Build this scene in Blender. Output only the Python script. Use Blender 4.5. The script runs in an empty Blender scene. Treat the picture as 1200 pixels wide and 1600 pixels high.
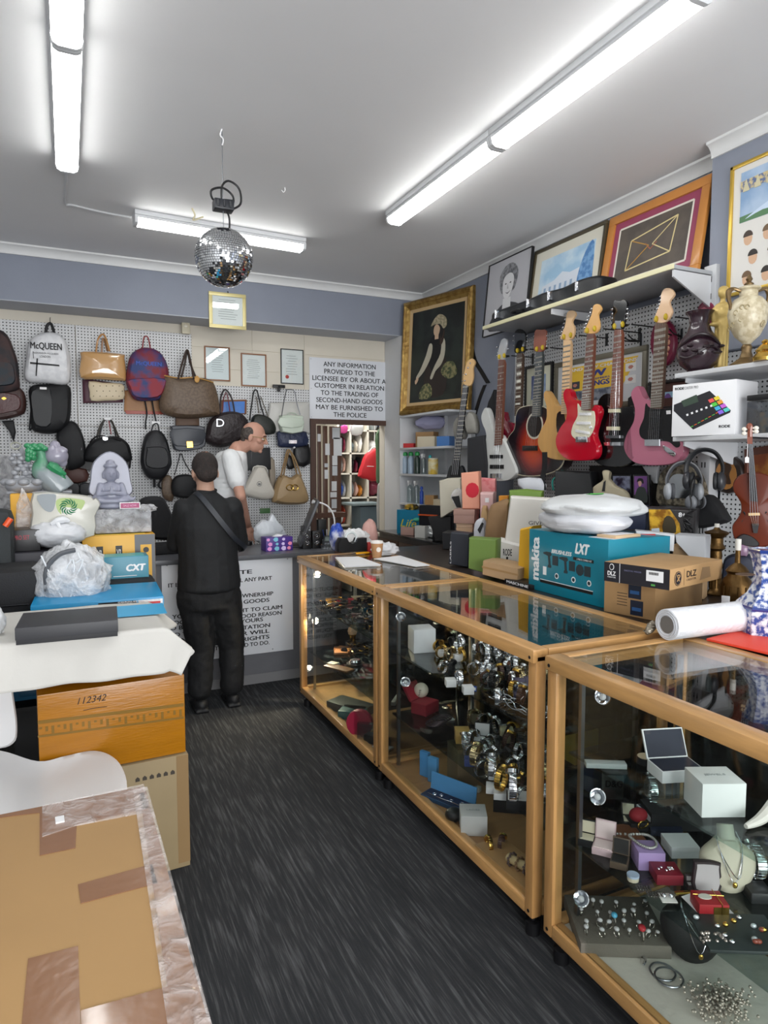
import bpy,bmesh,math,random
from mathutils import Vector,Matrix,Euler,noise
R=math.radians
sc=bpy.context.scene
col=sc.collection
rnd=random.Random(7)
# ------------------------------------------------------------------ camera
FPX=1045.0
CAM=Vector((0,0,1.6))
PITCH=math.atan(75/FPX)
PSI=math.atan(494/FPX*math.cos(PITCH))
FW=Vector((math.sin(PSI)*math.cos(PITCH),math.cos(PSI)*math.cos(PITCH),-math.sin(PITCH)))
RT=Vector((math.cos(PSI),-math.sin(PSI),0))
UP=RT.cross(FW)
cd=bpy.data.cameras.new('camera')
cd.sensor_fit='HORIZONTAL';cd.sensor_width=36;cd.lens=FPX/1200*36
cd.clip_start=.05;cd.clip_end=60
cam=bpy.data.objects.new('camera',cd);col.objects.link(cam)
cam.location=CAM
cam.rotation_euler=Euler((math.pi/2-PITCH,0,-PSI))
sc.camera=cam
sc.view_settings.view_transform='Standard'
sc.view_settings.look='None'
sc.view_settings.gamma=1
sc.view_settings.use_curve_mapping=False
sc.view_settings.exposure=0.62
# ------------------------------------------------------------------ world and large lights
w=bpy.data.worlds.new('world');sc.world=w;w.use_nodes=True
w.node_tree.nodes['Background'].inputs[0].default_value=(.75,.8,.9,1)
w.node_tree.nodes['Background'].inputs[1].default_value=.5
TUBE=10
def area(name,loc,rot,sx,sy,power,color=(1,1,1)):
 l=bpy.data.lights.new(name,'AREA');l.shape='RECTANGLE';l.size=sx;l.size_y=sy
 l.energy=power;l.color=color
 o=bpy.data.objects.new(name,l);col.objects.link(o);o.location=loc;o.rotation_euler=rot
 return o
area('front_fill_light',(.9,-2.9,1.5),(R(90),0,0),4.2,2.2,190,(.98,.99,1))  # added fill light behind the camera, brightens floor and fronts of the goods
area('back_room_lamp',(2.9,7.2,2.7),(0,0,0),1.2,.5,26,(1,.98,.94))
# ------------------------------------------------------------------ materials
def lin(c):
 return c/12.92 if c<=.04045 else((c+.055)/1.055)**2.4
def rgb(h):
 if isinstance(h,str):
  h=h.lstrip('#');h=[int(h[i:i+2],16)/255 for i in(0,2,4)]
 return tuple(lin(c)for c in h)+(1,)
_mc={}
def M(h,rough=.5,metal=0,bump=0,bs=60,var=0,vs=6,coat=0,name=None,sheen=0,stretch=None,spec=.5,c2=None):
 k=(str(h),rough,metal,bump,bs,var,vs,coat,sheen,str(stretch),spec,c2)
 if k in _mc:return _mc[k]
 m=bpy.data.materials.new(name or 'paint_'+str(h).strip('#'));m.use_nodes=True
 nt=m.node_tree;b=nt.nodes['Principled BSDF'];c=rgb(h)
 b.inputs['Base Color'].default_value=c
 b.inputs['Roughness'].default_value=rough;b.inputs['Metallic'].default_value=metal
 b.inputs['Coat Weight'].default_value=coat;b.inputs['Coat Roughness'].default_value=.08
 b.inputs['Sheen Weight'].default_value=sheen
 b.inputs['Specular IOR Level'].default_value=spec
 tc=nt.nodes.new('ShaderNodeTexCoord');vec=tc.outputs['Object']
 if stretch:
  mp=nt.nodes.new('ShaderNodeMapping');mp.inputs['Scale'].default_value=stretch
  nt.links.new(vec,mp.inputs[0]);vec=mp.outputs[0]
 if var or c2:
  n=nt.nodes.new('ShaderNodeTexNoise');n.inputs['Scale'].default_value=vs;n.inputs['Detail'].default_value=5
  nt.links.new(vec,n.inputs['Vector'])
  r=nt.nodes.new('ShaderNodeValToRGB')
  if c2:
   a,d=c,rgb(c2);r.color_ramp.elements[0].position=.42;r.color_ramp.elements[1].position=.58
  else:
   a=tuple(max(0,x*(1-var))for x in c[:3])+(1,);d=tuple(min(1,x*(1+var))for x in c[:3])+(1,)
   r.color_ramp.elements[0].position=.3;r.color_ramp.elements[1].position=.7
  r.color_ramp.elements[0].color=a;r.color_ramp.elements[1].color=d
  nt.links.new(n.outputs['Fac'],r.inputs[0]);nt.links.new(r.outputs[0],b.inputs['Base Color'])
 if bump:
  n=nt.nodes.new('ShaderNodeTexNoise');n.inputs['Scale'].default_value=bs;n.inputs['Detail'].default_value=4
  nt.links.new(vec,n.inputs['Vector'])
  bp=nt.nodes.new('ShaderNodeBump');bp.inputs['Strength'].default_value=min(1,bump);bp.inputs['Distance'].default_value=.01*max(1,bump)
  nt.links.new(n.outputs['Fac'],bp.inputs['Height']);nt.links.new(bp.outputs[0],b.inputs['Normal'])
 _mc[k]=m
 return m
def glass_mat(name,tint=(.97,.985,.978),ior=1.5,rough=0.0,extra=0.0):
 m=bpy.data.materials.new(name);m.use_nodes=True;nt=m.node_tree;nt.nodes.clear()
 o=nt.nodes.new('ShaderNodeOutputMaterial');mx=nt.nodes.new('ShaderNodeMixShader')
 t=nt.nodes.new('ShaderNodeBsdfTransparent');t.inputs[0].default_value=(*tint,1)
 g=nt.nodes.new('ShaderNodeBsdfGlossy');g.inputs['Roughness'].default_value=rough
 F0=((ior-1)/(ior+1))**2
 ge=nt.nodes.new('ShaderNodeNewGeometry');dt=nt.nodes.new('ShaderNodeVectorMath');dt.operation='DOT_PRODUCT'
 nt.links.new(ge.outputs['Normal'],dt.inputs[0]);nt.links.new(ge.outputs['Incoming'],dt.inputs[1])
 def mn(op,x,y=None):
  n=nt.nodes.new('ShaderNodeMath');n.operation=op
  for k_,v_ in enumerate((x,y)):
   if v_ is None:continue
   if isinstance(v_,(int,float)):n.inputs[k_].default_value=v_
   else:nt.links.new(v_,n.inputs[k_])
  return n
 f=mn('MULTIPLY_ADD',mn('POWER',mn('SUBTRACT',1.0,mn('ABSOLUTE',dt.outputs['Value']).outputs[0]).outputs[0],5.0).outputs[0],1-F0);f.inputs[2].default_value=F0
 a=nt.nodes.new('ShaderNodeMath');a.operation='ADD';a.inputs[1].default_value=extra;a.use_clamp=True
 nt.links.new(f.outputs[0],a.inputs[0]);nt.links.new(a.outputs[0],mx.inputs[0])
 nt.links.new(t.outputs[0],mx.inputs[1]);nt.links.new(g.outputs[0],mx.inputs[2]);nt.links.new(mx.outputs[0],o.inputs[0])
 return m
def film_mat(name,color=(.9,.9,.92),cover=.35,scale=18):
 """wrinkled clear plastic film: partly see-through, glossy, bumpy"""
 m=bpy.data.materials.new(name);m.use_nodes=True;nt=m.node_tree;nt.nodes.clear()
 o=nt.nodes.new('ShaderNodeOutputMaterial');mx=nt.nodes.new('ShaderNodeMixShader')
 t=nt.nodes.new('ShaderNodeBsdfTransparent')
 p=nt.nodes.new('ShaderNodeBsdfPrincipled');p.inputs['Base Color'].default_value=(*color,1);p.inputs['Roughness'].default_value=.15
 tc=nt.nodes.new('ShaderNodeTexCoord');n=nt.nodes.new('ShaderNodeTexNoise');n.inputs['Scale'].default_value=scale;n.inputs['Detail'].default_value=5
 n.inputs['Distortion'].default_value=.5
 nt.links.new(tc.outputs['Object'],n.inputs['Vector'])
 bp=nt.nodes.new('ShaderNodeBump');bp.inputs['Strength'].default_value=1;bp.inputs['Distance'].default_value=.04
 nt.links.new(n.outputs['Fac'],bp.inputs['Height']);nt.links.new(bp.outputs[0],p.inputs['Normal'])
 r=nt.nodes.new('ShaderNodeMapRange');r.inputs['From Min'].default_value=.35;r.inputs['From Max'].default_value=.7
 r.inputs['To Min'].default_value=max(0,cover-.15);r.inputs['To Max'].default_value=min(1,cover+.22)
 nt.links.new(n.outputs['Fac'],r.inputs[0]);nt.links.new(r.outputs[0],mx.inputs[0])
 nt.links.new(t.outputs[0],mx.inputs[1]);nt.links.new(p.outputs[0],mx.inputs[2]);nt.links.new(mx.outputs[0],o.inputs[0])
 return m
def emit_mat(name,color,s):
 m=bpy.data.materials.new(name);m.use_nodes=True;b=m.node_tree.nodes['Principled BSDF']
 b.inputs['Emission Color'].default_value=(*color,1);b.inputs['Emission Strength'].default_value=s
 b.inputs['Base Color'].default_value=(.9,.9,.9,1)
 return m
 # ------------------------------------------------------------------ pixel -> place
def ray(x,y):return FW+RT*((x-600)/FPX)-UP*((y-800)/FPX)
def at(x,y,X=None,Y=None,Z=None):
 d=ray(x,y)
 t=(X-CAM.x)/d.x if X is not None else(Y-CAM.y)/d.y if Y is not None else(Z-CAM.z)/d.z
 return CAM+d*t
def hgt(p,py):
 """height above p (a point) of the spot that is seen at row py straight above it"""
 lo,hi=-1.,4.
 for _ in range(40):
  m=(lo+hi)/2;v=Vector((p[0],p[1],p[2]+m))-CAM
  yy=800-FPX*v.dot(UP)/v.dot(FW)
  if yy>py:lo=m
  else:hi=m
 return lo
class Fr:
 """local frame: x right, z up, front faces -y"""
 def __init__(s,o,rz=0,rx=0,ry=0):
  s.o=Vector(o);s.rot=Euler((rx,ry,rz));s.m=Matrix.Translation(s.o)@s.rot.to_matrix().to_4x4();s.i=s.m.inverted()
 def px(s,x,y,off=0):
  c=s.i@CAM;d=s.i.to_3x3()@ray(x,y);t=(-off-c.y)/d.y;p=c+d*t
  return(p.x,p.z)
 def pp(s,pts,off=0):return[s.px(a,b,off)for a,b in pts]
def frB(x,y,off=0.0,rx=0):return Fr(at(x,y,Y=YP-off),0,rx)
def frR(x,y,off=0.0,rx=0):return Fr(at(x,y,X=XP-off),R(-90),rx)
YP,XP=6.36,3.22
# ------------------------------------------------------------------ mesh building
def spl(pts,n=6,closed=True):
 out=[];N=len(pts);rng=range(N)if closed else range(N-1)
 g=(lambda i:Vector(pts[i%N]))if closed else(lambda i:Vector(pts[max(0,min(N-1,i))]))
 for i in rng:
  p0,p1,p2,p3=g(i-1),g(i),g(i+1),g(i+2)
  for k in range(n):
   t=k/n
   out.append(tuple(.5*((2*p1)+(-p0+p2)*t+(2*p0-5*p1+4*p2-p3)*t*t+(-p0+3*p1-3*p2+p3)*t**3)))
 if not closed:out.append(tuple(pts[-1]))
 return out
class MB:
 def __init__(s):s.v=[];s.f=[];s.mi=[];s.cur=0;s.mats=[]
 def mat(s,m):
  if m not in s.mats:s.mats.append(m)
  s.cur=s.mats.index(m);return s
 def add(s,vs,fs,mx=None):
  b=len(s.v)
  s.v+=[tuple(mx@Vector(v))if mx else tuple(v)for v in vs]
  s.f+=[tuple(i+b for i in f)for f in fs];s.mi+=[s.cur]*len(fs);return s
 def box(s,x0,y0,z0,x1,y1,z1,mx=None,b=0):
  x0,x1=sorted((x0,x1));y0,y1=sorted((y0,y1));z0,z1=sorted((z0,z1))
  b=min(b,(x1-x0)*.45,(y1-y0)*.45,(z1-z0)*.45)
  if b<=0:
   vs=[(x,y,z)for z in(z0,z1)for y in(y0,y1)for x in(x0,x1)]
   return s.add(vs,[(0,2,3,1),(4,5,7,6),(0,1,5,4),(2,6,7,3),(0,4,6,2),(1,3,7,5)],mx)
  bm=bmesh.new();bmesh.ops.create_cube(bm,size=1)
  for v in bm.verts:
   v.co=Vector(((x0+x1)/2+v.co.x*(x1-x0),(y0+y1)/2+v.co.y*(y1-y0),(z0+z1)/2+v.co.z*(z1-z0)))
  bmesh.ops.bevel(bm,geom=bm.edges[:],offset=b,segments=2,profile=.6,affect='EDGES')
  bm.verts.index_update();s.add([v.co[:]for v in bm.verts],[[v.index for v in f.verts]for f in bm.faces],mx);bm.free();return s
 def hexa(s,p,mx=None):
  """8 corners: bottom 4 (ccw from above), top 4"""
  return s.add(p,[(3,2,1,0),(4,5,6,7),(0,1,5,4),(1,2,6,5),(2,3,7,6),(3,0,4,7)],mx)
 def lathe(s,prof,n=24,mx=None,sx=1,sy=1):
  vs=[];fs=[];m=len(prof)
  for r,z in prof:
   for k in range(n):
    a=2*math.pi*k/n;vs.append((r*math.cos(a)*sx,r*math.sin(a)*sy,z))
  for i in range(m-1):
   for k in range(n):
    fs.append((i*n+k,i*n+(k+1)%n,(i+1)*n+(k+1)%n,(i+1)*n+k))
  fs.append(tuple(range(n))[::-1]);fs.append(tuple((m-1)*n+k for k in range(n)))
  return s.add(vs,fs,mx)
 def cyl(s,p0,p1,r0,r1=None,n=14):
  r1=r0 if r1 is None else r1;p0=Vector(p0);p1=Vector(p1);d=p1-p0
  q=Vector((0,0,1)).rotation_difference(d.normalized()).to_matrix().to_4x4()
  return s.lathe([(r0,0),(r1,d.length)],n,Matrix.Translation(p0)@q)
 def tube(s,pts,r,n=8,smooth=5,closed=False,flat=None):
  """swept tube; r number or list; flat=(a,b) gives an oblong section"""
  if smooth and len(pts)>2:P3=spl(pts,smooth,closed)
  else:P3=pts
  P3=[Vector(p)for p in P3];N=len(P3);vs=[];fs=[];up=None
  for i,p in enumerate(P3):
   if closed:d=P3[(i+1)%N]-P3[i-1]
   else:d=P3[min(N-1,i+1)]-P3[max(0,i-1)]
   d=d.normalized()if d.length>1e-9 else Vector((0,0,1))
   if up is None:up=d.orthogonal().normalized()
   up=(up-d*up.dot(d));up=up.normalized()if up.length>1e-6 else d.orthogonal().normalized()
   sd=d.cross(up)
   if isinstance(r,(list,tuple)):
    q=i/max(1,N-1)*(len(r)-1);a=int(q);rr=r[a]+(r[min(a+1,len(r)-1)]-r[a])*(q-a)
   else:rr=r
   for k in range(n):
    a=2*math.pi*k/n;ca,sa=math.cos(a),math.sin(a)
    if flat:vs.append(p+up*(ca*flat[0])+sd*(sa*flat[1]))
    else:vs.append(p+(up*ca+sd*sa)*rr)
  L=N if closed else N-1
  for i in range(L):
   for k in range(n):
    j=(i+1)%N;fs.append((i*n+k,i*n+(k+1)%n,j*n+(k+1)%n,j*n+k))
  if not closed:fs+=[tuple(range(n))[::-1],tuple((N-1)*n+k for k in range(n))]
  return s.add(vs,fs)
 def ribbon(s,pts,wv,th=.003,smooth=5):
  """flat strap following pts, wide along vector wv"""
  P3=[Vector(p)for p in(spl(pts,smooth,False)if len(pts)>2 else pts)];wv=Vector(wv)/2;vs=[];fs=[]
  for i,p in enumerate(P3):
   d=(P3[min(len(P3)-1,i+1)]-P3[max(0,i-1)]).normalized();nn=d.cross(wv)
   nn=nn.normalized()*th/2 if nn.length>1e-9 else Vector((0,th/2,0))
   vs+=[p+wv+nn,p-wv+nn,p-wv-nn,p+wv-nn]
  for i in range(len(P3)-1):
   for k in range(4):fs.append((i*4+k,i*4+(k+1)%4,(i+1)*4+(k+1)%4,(i+1)*4+k))
  fs+=[(3,2,1,0),tuple((len(P3)-1)*4+k for k in range(4))]
  return s.add(vs,fs)
 def ball(s,c,r,n=12,mx=None):
  r=(r,r,r)if isinstance(r,(int,float))else r;vs=[];fs=[]
  for i in range(1,n):
   t=math.pi*i/n
   for k in range(2*n):
    a=math.pi*k/n;vs.append((c[0]+r[0]*math.sin(t)*math.cos(a),c[1]+r[1]*math.sin(t)*math.sin(a),c[2]+r[2]*math.cos(t)))
  m=2*n
  for i in range(n-2):
   for k in range(m):fs.append((i*m+k,(i+1)*m+k,(i+1)*m+(k+1)%m,i*m+(k+1)%m))
  t_=len(vs);vs+=[(c[0],c[1],c[2]+r[2]),(c[0],c[1],c[2]-r[2])]
  for k in range(m):
   fs.append((t_,k,(k+1)%m));fs.append((t_+1,(n-2)*m+(k+1)%m,(n-2)*m+k))
  return s.add(vs,fs,mx)
 def puff(s,pts,prof,c=None):
  """outline pts (x,z) swept through rings (scale, y) about its centre; last scale 0 closes in a point"""
  cx=sum(p[0]for p in pts)/len(pts)if c is None else c[0];cz=sum(p[1]for p in pts)/len(pts)if c is None else c[1]
  a=sum(pts[i][0]*pts[(i+1)%len(pts)][1]-pts[(i+1)%len(pts)][0]*pts[i][1]for i in range(len(pts)))
  if a<0:pts=pts[::-1]
  n=len(pts);vs=[];fs=[];ring=[]
  for sc_,y in prof:
   if sc_==0:vs.append((cx,y,cz));ring.append([len(vs)-1])
   else:
    ring.append(list(range(len(vs),len(vs)+n)));vs+=[(cx+(p[0]-cx)*sc_,y,cz+(p[1]-cz)*sc_)for p in pts]
  for A,B in zip(ring,ring[1:]):
   for k in range(n):
    if len(B)==1:fs.append((A[k],A[(k+1)%n],B[0]))
    else:fs.append((A[k],A[(k+1)%n],B[(k+1)%n],B[k]))
  fs.append(tuple(ring[0][::-1]))
  if len(ring[-1])>1:fs.append(tuple(ring[-1]))
  return s.add(vs,fs)
 def slab(s,pts,y0,y1,r=.004):
  d=1 if y1<y0 else-1;L=max(abs(p[0]-pts[0][0])+abs(p[1]-pts[0][1])for p in pts)or 1;k=1-r/L*2
  return s.puff(pts,[(k,y0),(1,y0-d*r),(1,y1+d*r),(k,y1)])
 def flat(s,pts,y,t=.0006):
  """thin printed patch on a face at depth y"""
  return s.puff(pts,[(1,y),(1,y-t)])
 def sheet(s,fn,nu,nv,th=0):
  vs=[fn(i/nu,j/nv)for j in range(nv+1)for i in range(nu+1)]
  fs=[(j*(nu+1)+i,j*(nu+1)+i+1,(j+1)*(nu+1)+i+1,(j+1)*(nu+1)+i)for j in range(nv)for i in range(nu)]
  return s.add(vs,fs)
 def blob(s,c,r,amp=.1,fr=3,seed=0,n=20,flat_z=None,ridge=0):
  b0=len(s.v);s.ball((0,0,0),1,n)
  for i in range(b0,len(s.v)):
   v=Vector(s.v[i]);q=v*fr+Vector((seed*7.1,seed*3.3,seed))
   d=noise.fractal(q,1.0,2.0,4)*amp
   if ridge:d+=abs(noise.noise(q*2.2))*ridge
   v=v*(1+d);x,y,z=c[0]+v.x*r[0],c[1]+v.y*r[1],c[2]+v.z*r[2]
   if flat_z is not None:z=max(z,flat_z)
   s.v[i]=(x,y,z)
  return s
 def build(s,name,m=None,parent=None,smooth=35,mods=None,world=None):
  me=bpy.data.meshes.new(name);me.from_pydata([tuple(v)for v in s.v],[],s.f)
  if not s.mats:s.mats=[m]
  for x in s.mats:me.materials.append(x)
  me.polygons.foreach_set('material_index',s.mi)
  bm=bmesh.new();bm.from_mesh(me);bmesh.ops.remove_doubles(bm,verts=bm.verts,dist=1e-6);bmesh.ops.recalc_face_normals(bm,faces=bm.faces);bm.to_mesh(me);bm.free()
  if smooth:me.shade_smooth();me.set_sharp_from_angle(angle=R(smooth))
  o=bpy.data.objects.new(name,me);col.objects.link(o)
  if parent is not None:o.parent=parent
  if world:place(o,world)
  for k,kw in(mods or[]):
   md=o.modifiers.new(k.lower(),k)
   for a,b in kw.items():setattr(md,a,b)
  return o
def place(o,fr):
 o.location=fr.o;o.rotation_euler=fr.rot
def tag(o,label,cat,group=None,kind=None):
 o['label']=label;o['category']=cat
 if group:o['group']=group
 if kind:o['kind']=kind
 return o
def struct(o,kind='structure'):o['kind']=kind;return o
def thing(name,label,cat,fr=None,group=None):
 o=bpy.data.objects.new(name,None);col.objects.link(o);o.empty_display_size=.05
 if fr:place(o,fr)
 return tag(o,label,cat,group)
def dup(root,label=None,group=None,fr=None,scale=None):
 r_=root.copy();col.objects.link(r_)
 if label:r_['label']=label
 if group:r_['group']=group
 if fr:place(r_,fr)
 if scale:r_.scale=scale
 for ch in list(root.children):
  c=ch.copy();col.objects.link(c);c.parent=r_
  for g in ch.children:
   d=g.copy();col.objects.link(d);d.parent=c
 return r_
_tid=[0]
def text_mesh(txt,spacing=1.0,bold=0.0,align='CENTER',shear=0):
 cu=bpy.data.curves.new('lettering','FONT');cu.body=txt;cu.size=1;cu.align_x=align;cu.space_line=spacing
 cu.extrude=.01;cu.shear=shear;cu.resolution_u=3
 o=bpy.data.objects.new('lettering',cu);col.objects.link(o)
 dg=bpy.context.evaluated_depsgraph_get();me=bpy.data.meshes.new_from_object(o.evaluated_get(dg))
 bpy.data.objects.remove(o);bpy.data.curves.remove(cu)
 if bold:
  v0=[tuple(v.co)for v in me.vertices];f0=[tuple(p.vertices)for p in me.polygons];n=len(v0);sh=[(-1,0),(1,0),(0,1),(0,-1),(0,0)];m2=bpy.data.meshes.new('lettering')
  m2.from_pydata([(x+a*bold*.9,y+b*bold*.5,z if z<0 else z+.03*k)for k,(a,b)in enumerate(sh)for x,y,z in v0],[],[tuple(i+k*n for i in f)for k in range(len(sh))for f in f0]);return m2
 return me
def lettering(txt,fr_box,m,parent,y=0,bold=0.0,spacing=1.0,align='CENTER',name='lettering',mx=None,shear=0,rot=0,stroke=.0008):
 """text fitted to the rectangle fr_box=(x0,z0,x1,z1) in the parent's frame, on the face at depth y"""
 me=text_mesh(txt,spacing,bold,align,shear)
 vs=[Vector(v.co)for v in me.vertices]
 if rot:vs=[Vector((v.x*math.cos(rot)-v.y*math.sin(rot),v.x*math.sin(rot)+v.y*math.cos(rot),v.z))for v in vs]
 x0,x1=min(v.x for v in vs),max(v.x for v in vs);y0,y1=min(v.y for v in vs),max(v.y for v in vs)
 X0,Z0,X1,Z1=fr_box
 for v,q in zip(me.vertices,vs):
  v.co=Vector((X0+(q.x-x0)/(x1-x0)*(X1-X0),y-(.0003 if q.z<0 else stroke+(q.z-.01)*.004),Z0+(q.y-y0)/(y1-y0)*(Z1-Z0)))
  if mx:v.co=mx@v.co
 me.materials.clear();me.materials.append(m)
 o=bpy.data.objects.new(name,me);col.objects.link(o)
 if parent is not None:o.parent=parent
 return o
def bbox(pts):return(min(p[0]for p in pts),min(p[1]for p in pts),max(p[0]for p in pts),max(p[1]for p in pts))
BLACK=M('#101013',.45);WHITE=M('#e9e9ea',.5);CHROME=M('#d8dade',.12,1);BRASS=M('#b08a3c',.3,1);GOLD=M('#d2ab55',.22,1)
STEEL=M('#9a9da2',.3,1);DKMET=M('#2a2b2e',.35,.8)
GLASS=glass_mat('pane_glass');SHELFGLASS=glass_mat('shelf_glass',(.80,.88,.86),1.6)
# ==== ROOM SHELL
def xyz_nodes(nt):
 g=nt.nodes.new('ShaderNodeNewGeometry');s=nt.nodes.new('ShaderNodeSeparateXYZ');nt.links.new(g.outputs['Position'],s.inputs[0]);return g,s
def pegboard_mat(name,a,base='#d6d7d8'):
 m=bpy.data.materials.new(name);m.use_nodes=True;nt=m.node_tree;b=nt.nodes['Principled BSDF'];b.inputs['Roughness'].default_value=.55
 g,s=xyz_nodes(nt)
 def mth(op,i0,i1=None):
  n=nt.nodes.new('ShaderNodeMath');n.operation=op
  for k,v in enumerate((i0,i1)):
   if v is None:continue
   if isinstance(v,(int,float)):n.inputs[k].default_value=v
   else:nt.links.new(v,n.inputs[k])
  return n.outputs[0]
 P=.0254
 def cell(o):return mth('SUBTRACT',mth('FRACT',mth('DIVIDE',o,P)),.5)
 u,v=cell(s.outputs[a]),cell(s.outputs[2])
 d=mth('SQRT',mth('ADD',mth('MULTIPLY',u,u),mth('MULTIPLY',v,v)))
 h=mth('LESS_THAN',d,.2)
 mx=nt.nodes.new('ShaderNodeMix');mx.data_type='RGBA';mx.inputs[6].default_value=rgb(base);mx.inputs[7].default_value=rgb('#17181b')
 nt.links.new(h,mx.inputs[0]);nt.links.new(mx.outputs[2],b.inputs['Base Color'])
 bp=nt.nodes.new('ShaderNodeBump');bp.invert=True;bp.inputs['Distance'].default_value=.003;nt.links.new(h,bp.inputs['Height']);nt.links.new(bp.outputs[0],b.inputs['Normal'])
 return m
def carpet_mat():
 m=bpy.data.materials.new('carpet_charcoal_streaks');m.use_nodes=True;nt=m.node_tree;b=nt.nodes['Principled BSDF']
 b.inputs['Roughness'].default_value=.95;b.inputs['Specular IOR Level'].default_value=.15
 g=nt.nodes.new('ShaderNodeNewGeometry')
 def streak(sx,sy,scale,lo,hi):
  mp=nt.nodes.new('ShaderNodeMapping');mp.inputs['Scale'].default_value=(sx,sy,1);nt.links.new(g.outputs['Position'],mp.inputs[0])
  n=nt.nodes.new('ShaderNodeTexNoise');n.inputs['Scale'].default_value=scale;n.inputs['Detail'].default_value=4;nt.links.new(mp.outputs[0],n.inputs['Vector'])
  r=nt.nodes.new('ShaderNodeMapRange');r.inputs[1].default_value=lo;r.inputs[2].default_value=hi;nt.links.new(n.outputs['Fac'],r.inputs[0]);return r.outputs[0]
 a=streak(24,1.2,3.2,.42,.75);c=streak(55,2.4,4,.45,.75);big=streak(1,.5,2.2,.3,.7)
 ad=nt.nodes.new('ShaderNodeMath');ad.operation='MULTIPLY_ADD';nt.links.new(c,ad.inputs[0]);ad.inputs[1].default_value=.6;nt.links.new(a,ad.inputs[2])
 mu=nt.nodes.new('ShaderNodeMath');mu.operation='MULTIPLY_ADD';nt.links.new(big,mu.inputs[0]);mu.inputs[1].default_value=.35;nt.links.new(ad.outputs[0],mu.inputs[2])
 r=nt.nodes.new('ShaderNodeValToRGB');r.color_ramp.elements[0].color=rgb('#2b2d30');r.color_ramp.elements[1].color=rgb('#606163');r.color_ramp.elements[1].position=1.0
 e=r.color_ramp.elements.new(.35);e.color=rgb('#363739')
 sc2=nt.nodes.new('ShaderNodeMath');sc2.operation='MULTIPLY';sc2.inputs[1].default_value=.6;nt.links.new(mu.outputs[0],sc2.inputs[0])
 nt.links.new(sc2.outputs[0],r.inputs[0]);nt.links.new(r.outputs[0],b.inputs['Base Color'])
 n=nt.nodes.new('ShaderNodeTexNoise');n.inputs['Scale'].default_value=350;nt.links.new(g.outputs['Position'],n.inputs['Vector'])
 bp=nt.nodes.new('ShaderNodeBump');bp.inputs['Strength'].default_value=.5;bp.inputs['Distance'].default_value=.004;nt.links.new(n.outputs['Fac'],bp.inputs['Height']);nt.links.new(bp.outputs[0],b.inputs['Normal'])
 return m
CEIL=3.30
PBLUE=M('#878d9b',.6,var=.05,vs=2.5,bump=.05,bs=90,name='wall_paint_blue_grey')
CREAM=M('#d9d2c3',.55,var=.03,vs=3,name='wall_paint_cream');TRIMW=M('#dcdddd',.5,var=.03,name='trim_white')
CEILM=M('#e6e6e7',.6,var=.025,vs=1.2,bump=.04,bs=30,name='ceiling_paint')
WALLW=M('#d8d9da',.55,var=.03,vs=4,name='wall_paint_white')
def sbox(name,c,m,b=0,kind=True):
 o=MB().box(*c,b=b).build(name,m)
 if kind:struct(o)
 return o
sbox('floor',(-2.2,-3.2,-.1,4.6,9.2,0),carpet_mat())
sbox('ceiling',(-2.2,-3.2,CEIL,3.9,6.5,CEIL+.1),CEILM)
sbox('wall_left',(-2.3,-3.2,0,-2.2,6.5,CEIL),WALLW)
DX0,DX1,DZ=at(488,740,Y=6.4).x,3.02,2.02
wb=MB().mat(CREAM)
wb.box(-2.2,6.40,0,DX0,6.52,CEIL);wb.box(DX0,6.40,DZ,DX1,6.52,CEIL);wb.box(DX1,6.40,0,3.9,6.52,CEIL)
for z0,z1 in((2.30,2.485),(2.49,2.675),(2.68,2.90)):
 for x0,x1 in((1.05,1.62),(1.625,2.14),(2.145,3.02)):
  wb.box(x0,6.392,z0,x1,6.40,z1-.004)
struct(wb.build('wall_back'))
o=MB().box(-2.2,6.05,2.875,3.3,6.392,CEIL).build('trim_1',PBLUE);struct(o)
struct(MB().box(-2.2,6.048,2.868,3.3,6.391,2.8755).build('trim_2',M('#aeb2bb',.5)))
def cornice(name,p0,p1,out):
 """small coved cornice between two points, profile stands out along vector out"""
 p0=Vector(p0);p1=Vector(p1);out=Vector(out);prof=[(0,0),(.055,0),(.052,-.012),(.035,-.02),(.02,-.038),(.012,-.06),(.012,-.075),(0,-.075)]
 mb=MB();vs=[p+out*a+Vector((0,0,b))for p in(p0,p1)for a,b in prof];n=len(prof)
 mb.add(vs,[(k,(k+1)%n,n+(k+1)%n,n+k)for k in range(n)]+[tuple(range(n)),tuple(range(n,2*n))])
 return struct(mb.build(name,TRIMW))
cornice('trim_3',(-2.2,6.05,CEIL),(3.3,6.05,CEIL),(0,-1,0))
cornice('trim_4',(3.30,2.66,CEIL),(3.30,6.05,CEIL),(-1,0,0))
sbox('wall_right',(3.30,-3.2,0,3.42,6.4,CEIL),PBLUE)
PX=at(1128,250,Z=CEIL).x+.005
PX=3.17
o=MB().box(PX,-3.2,2.2,3.30,2.60,CEIL).build('trim_5',PBLUE);struct(o)
cornice('trim_6',(PX,-3.2,CEIL),(PX,2.60,CEIL),(-1,0,0))
o=MB().box(3.022,6.02,0,3.09,6.391,2.867).build('trim_7',WALLW);struct(o)
wf=MB().box(-2.2,-3.3,0,4,-3.2,.45).box(-2.2,-3.3,2.7,4,-3.2,CEIL).box(-2.2,-3.3,.45,-1.4,-3.2,2.7).box(3.2,-3.3,.45,4,-3.2,2.7).build('wall_front',WALLW);struct(wf)
wn=MB().box(-1.4,-3.27,.45,3.2,-3.25,2.7).build('window_1',GLASS);struct(wn)
fm=MB()
for x in(-1.4,.85,3.15):fm.box(x,-3.29,.45,x+.05,-3.22,2.7)
fm.box(-1.4,-3.29,.45,3.2,-3.22,.5).box(-1.4,-3.29,2.65,3.2,-3.22,2.7);fm.build('window_frame',DKMET,wn)
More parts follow.
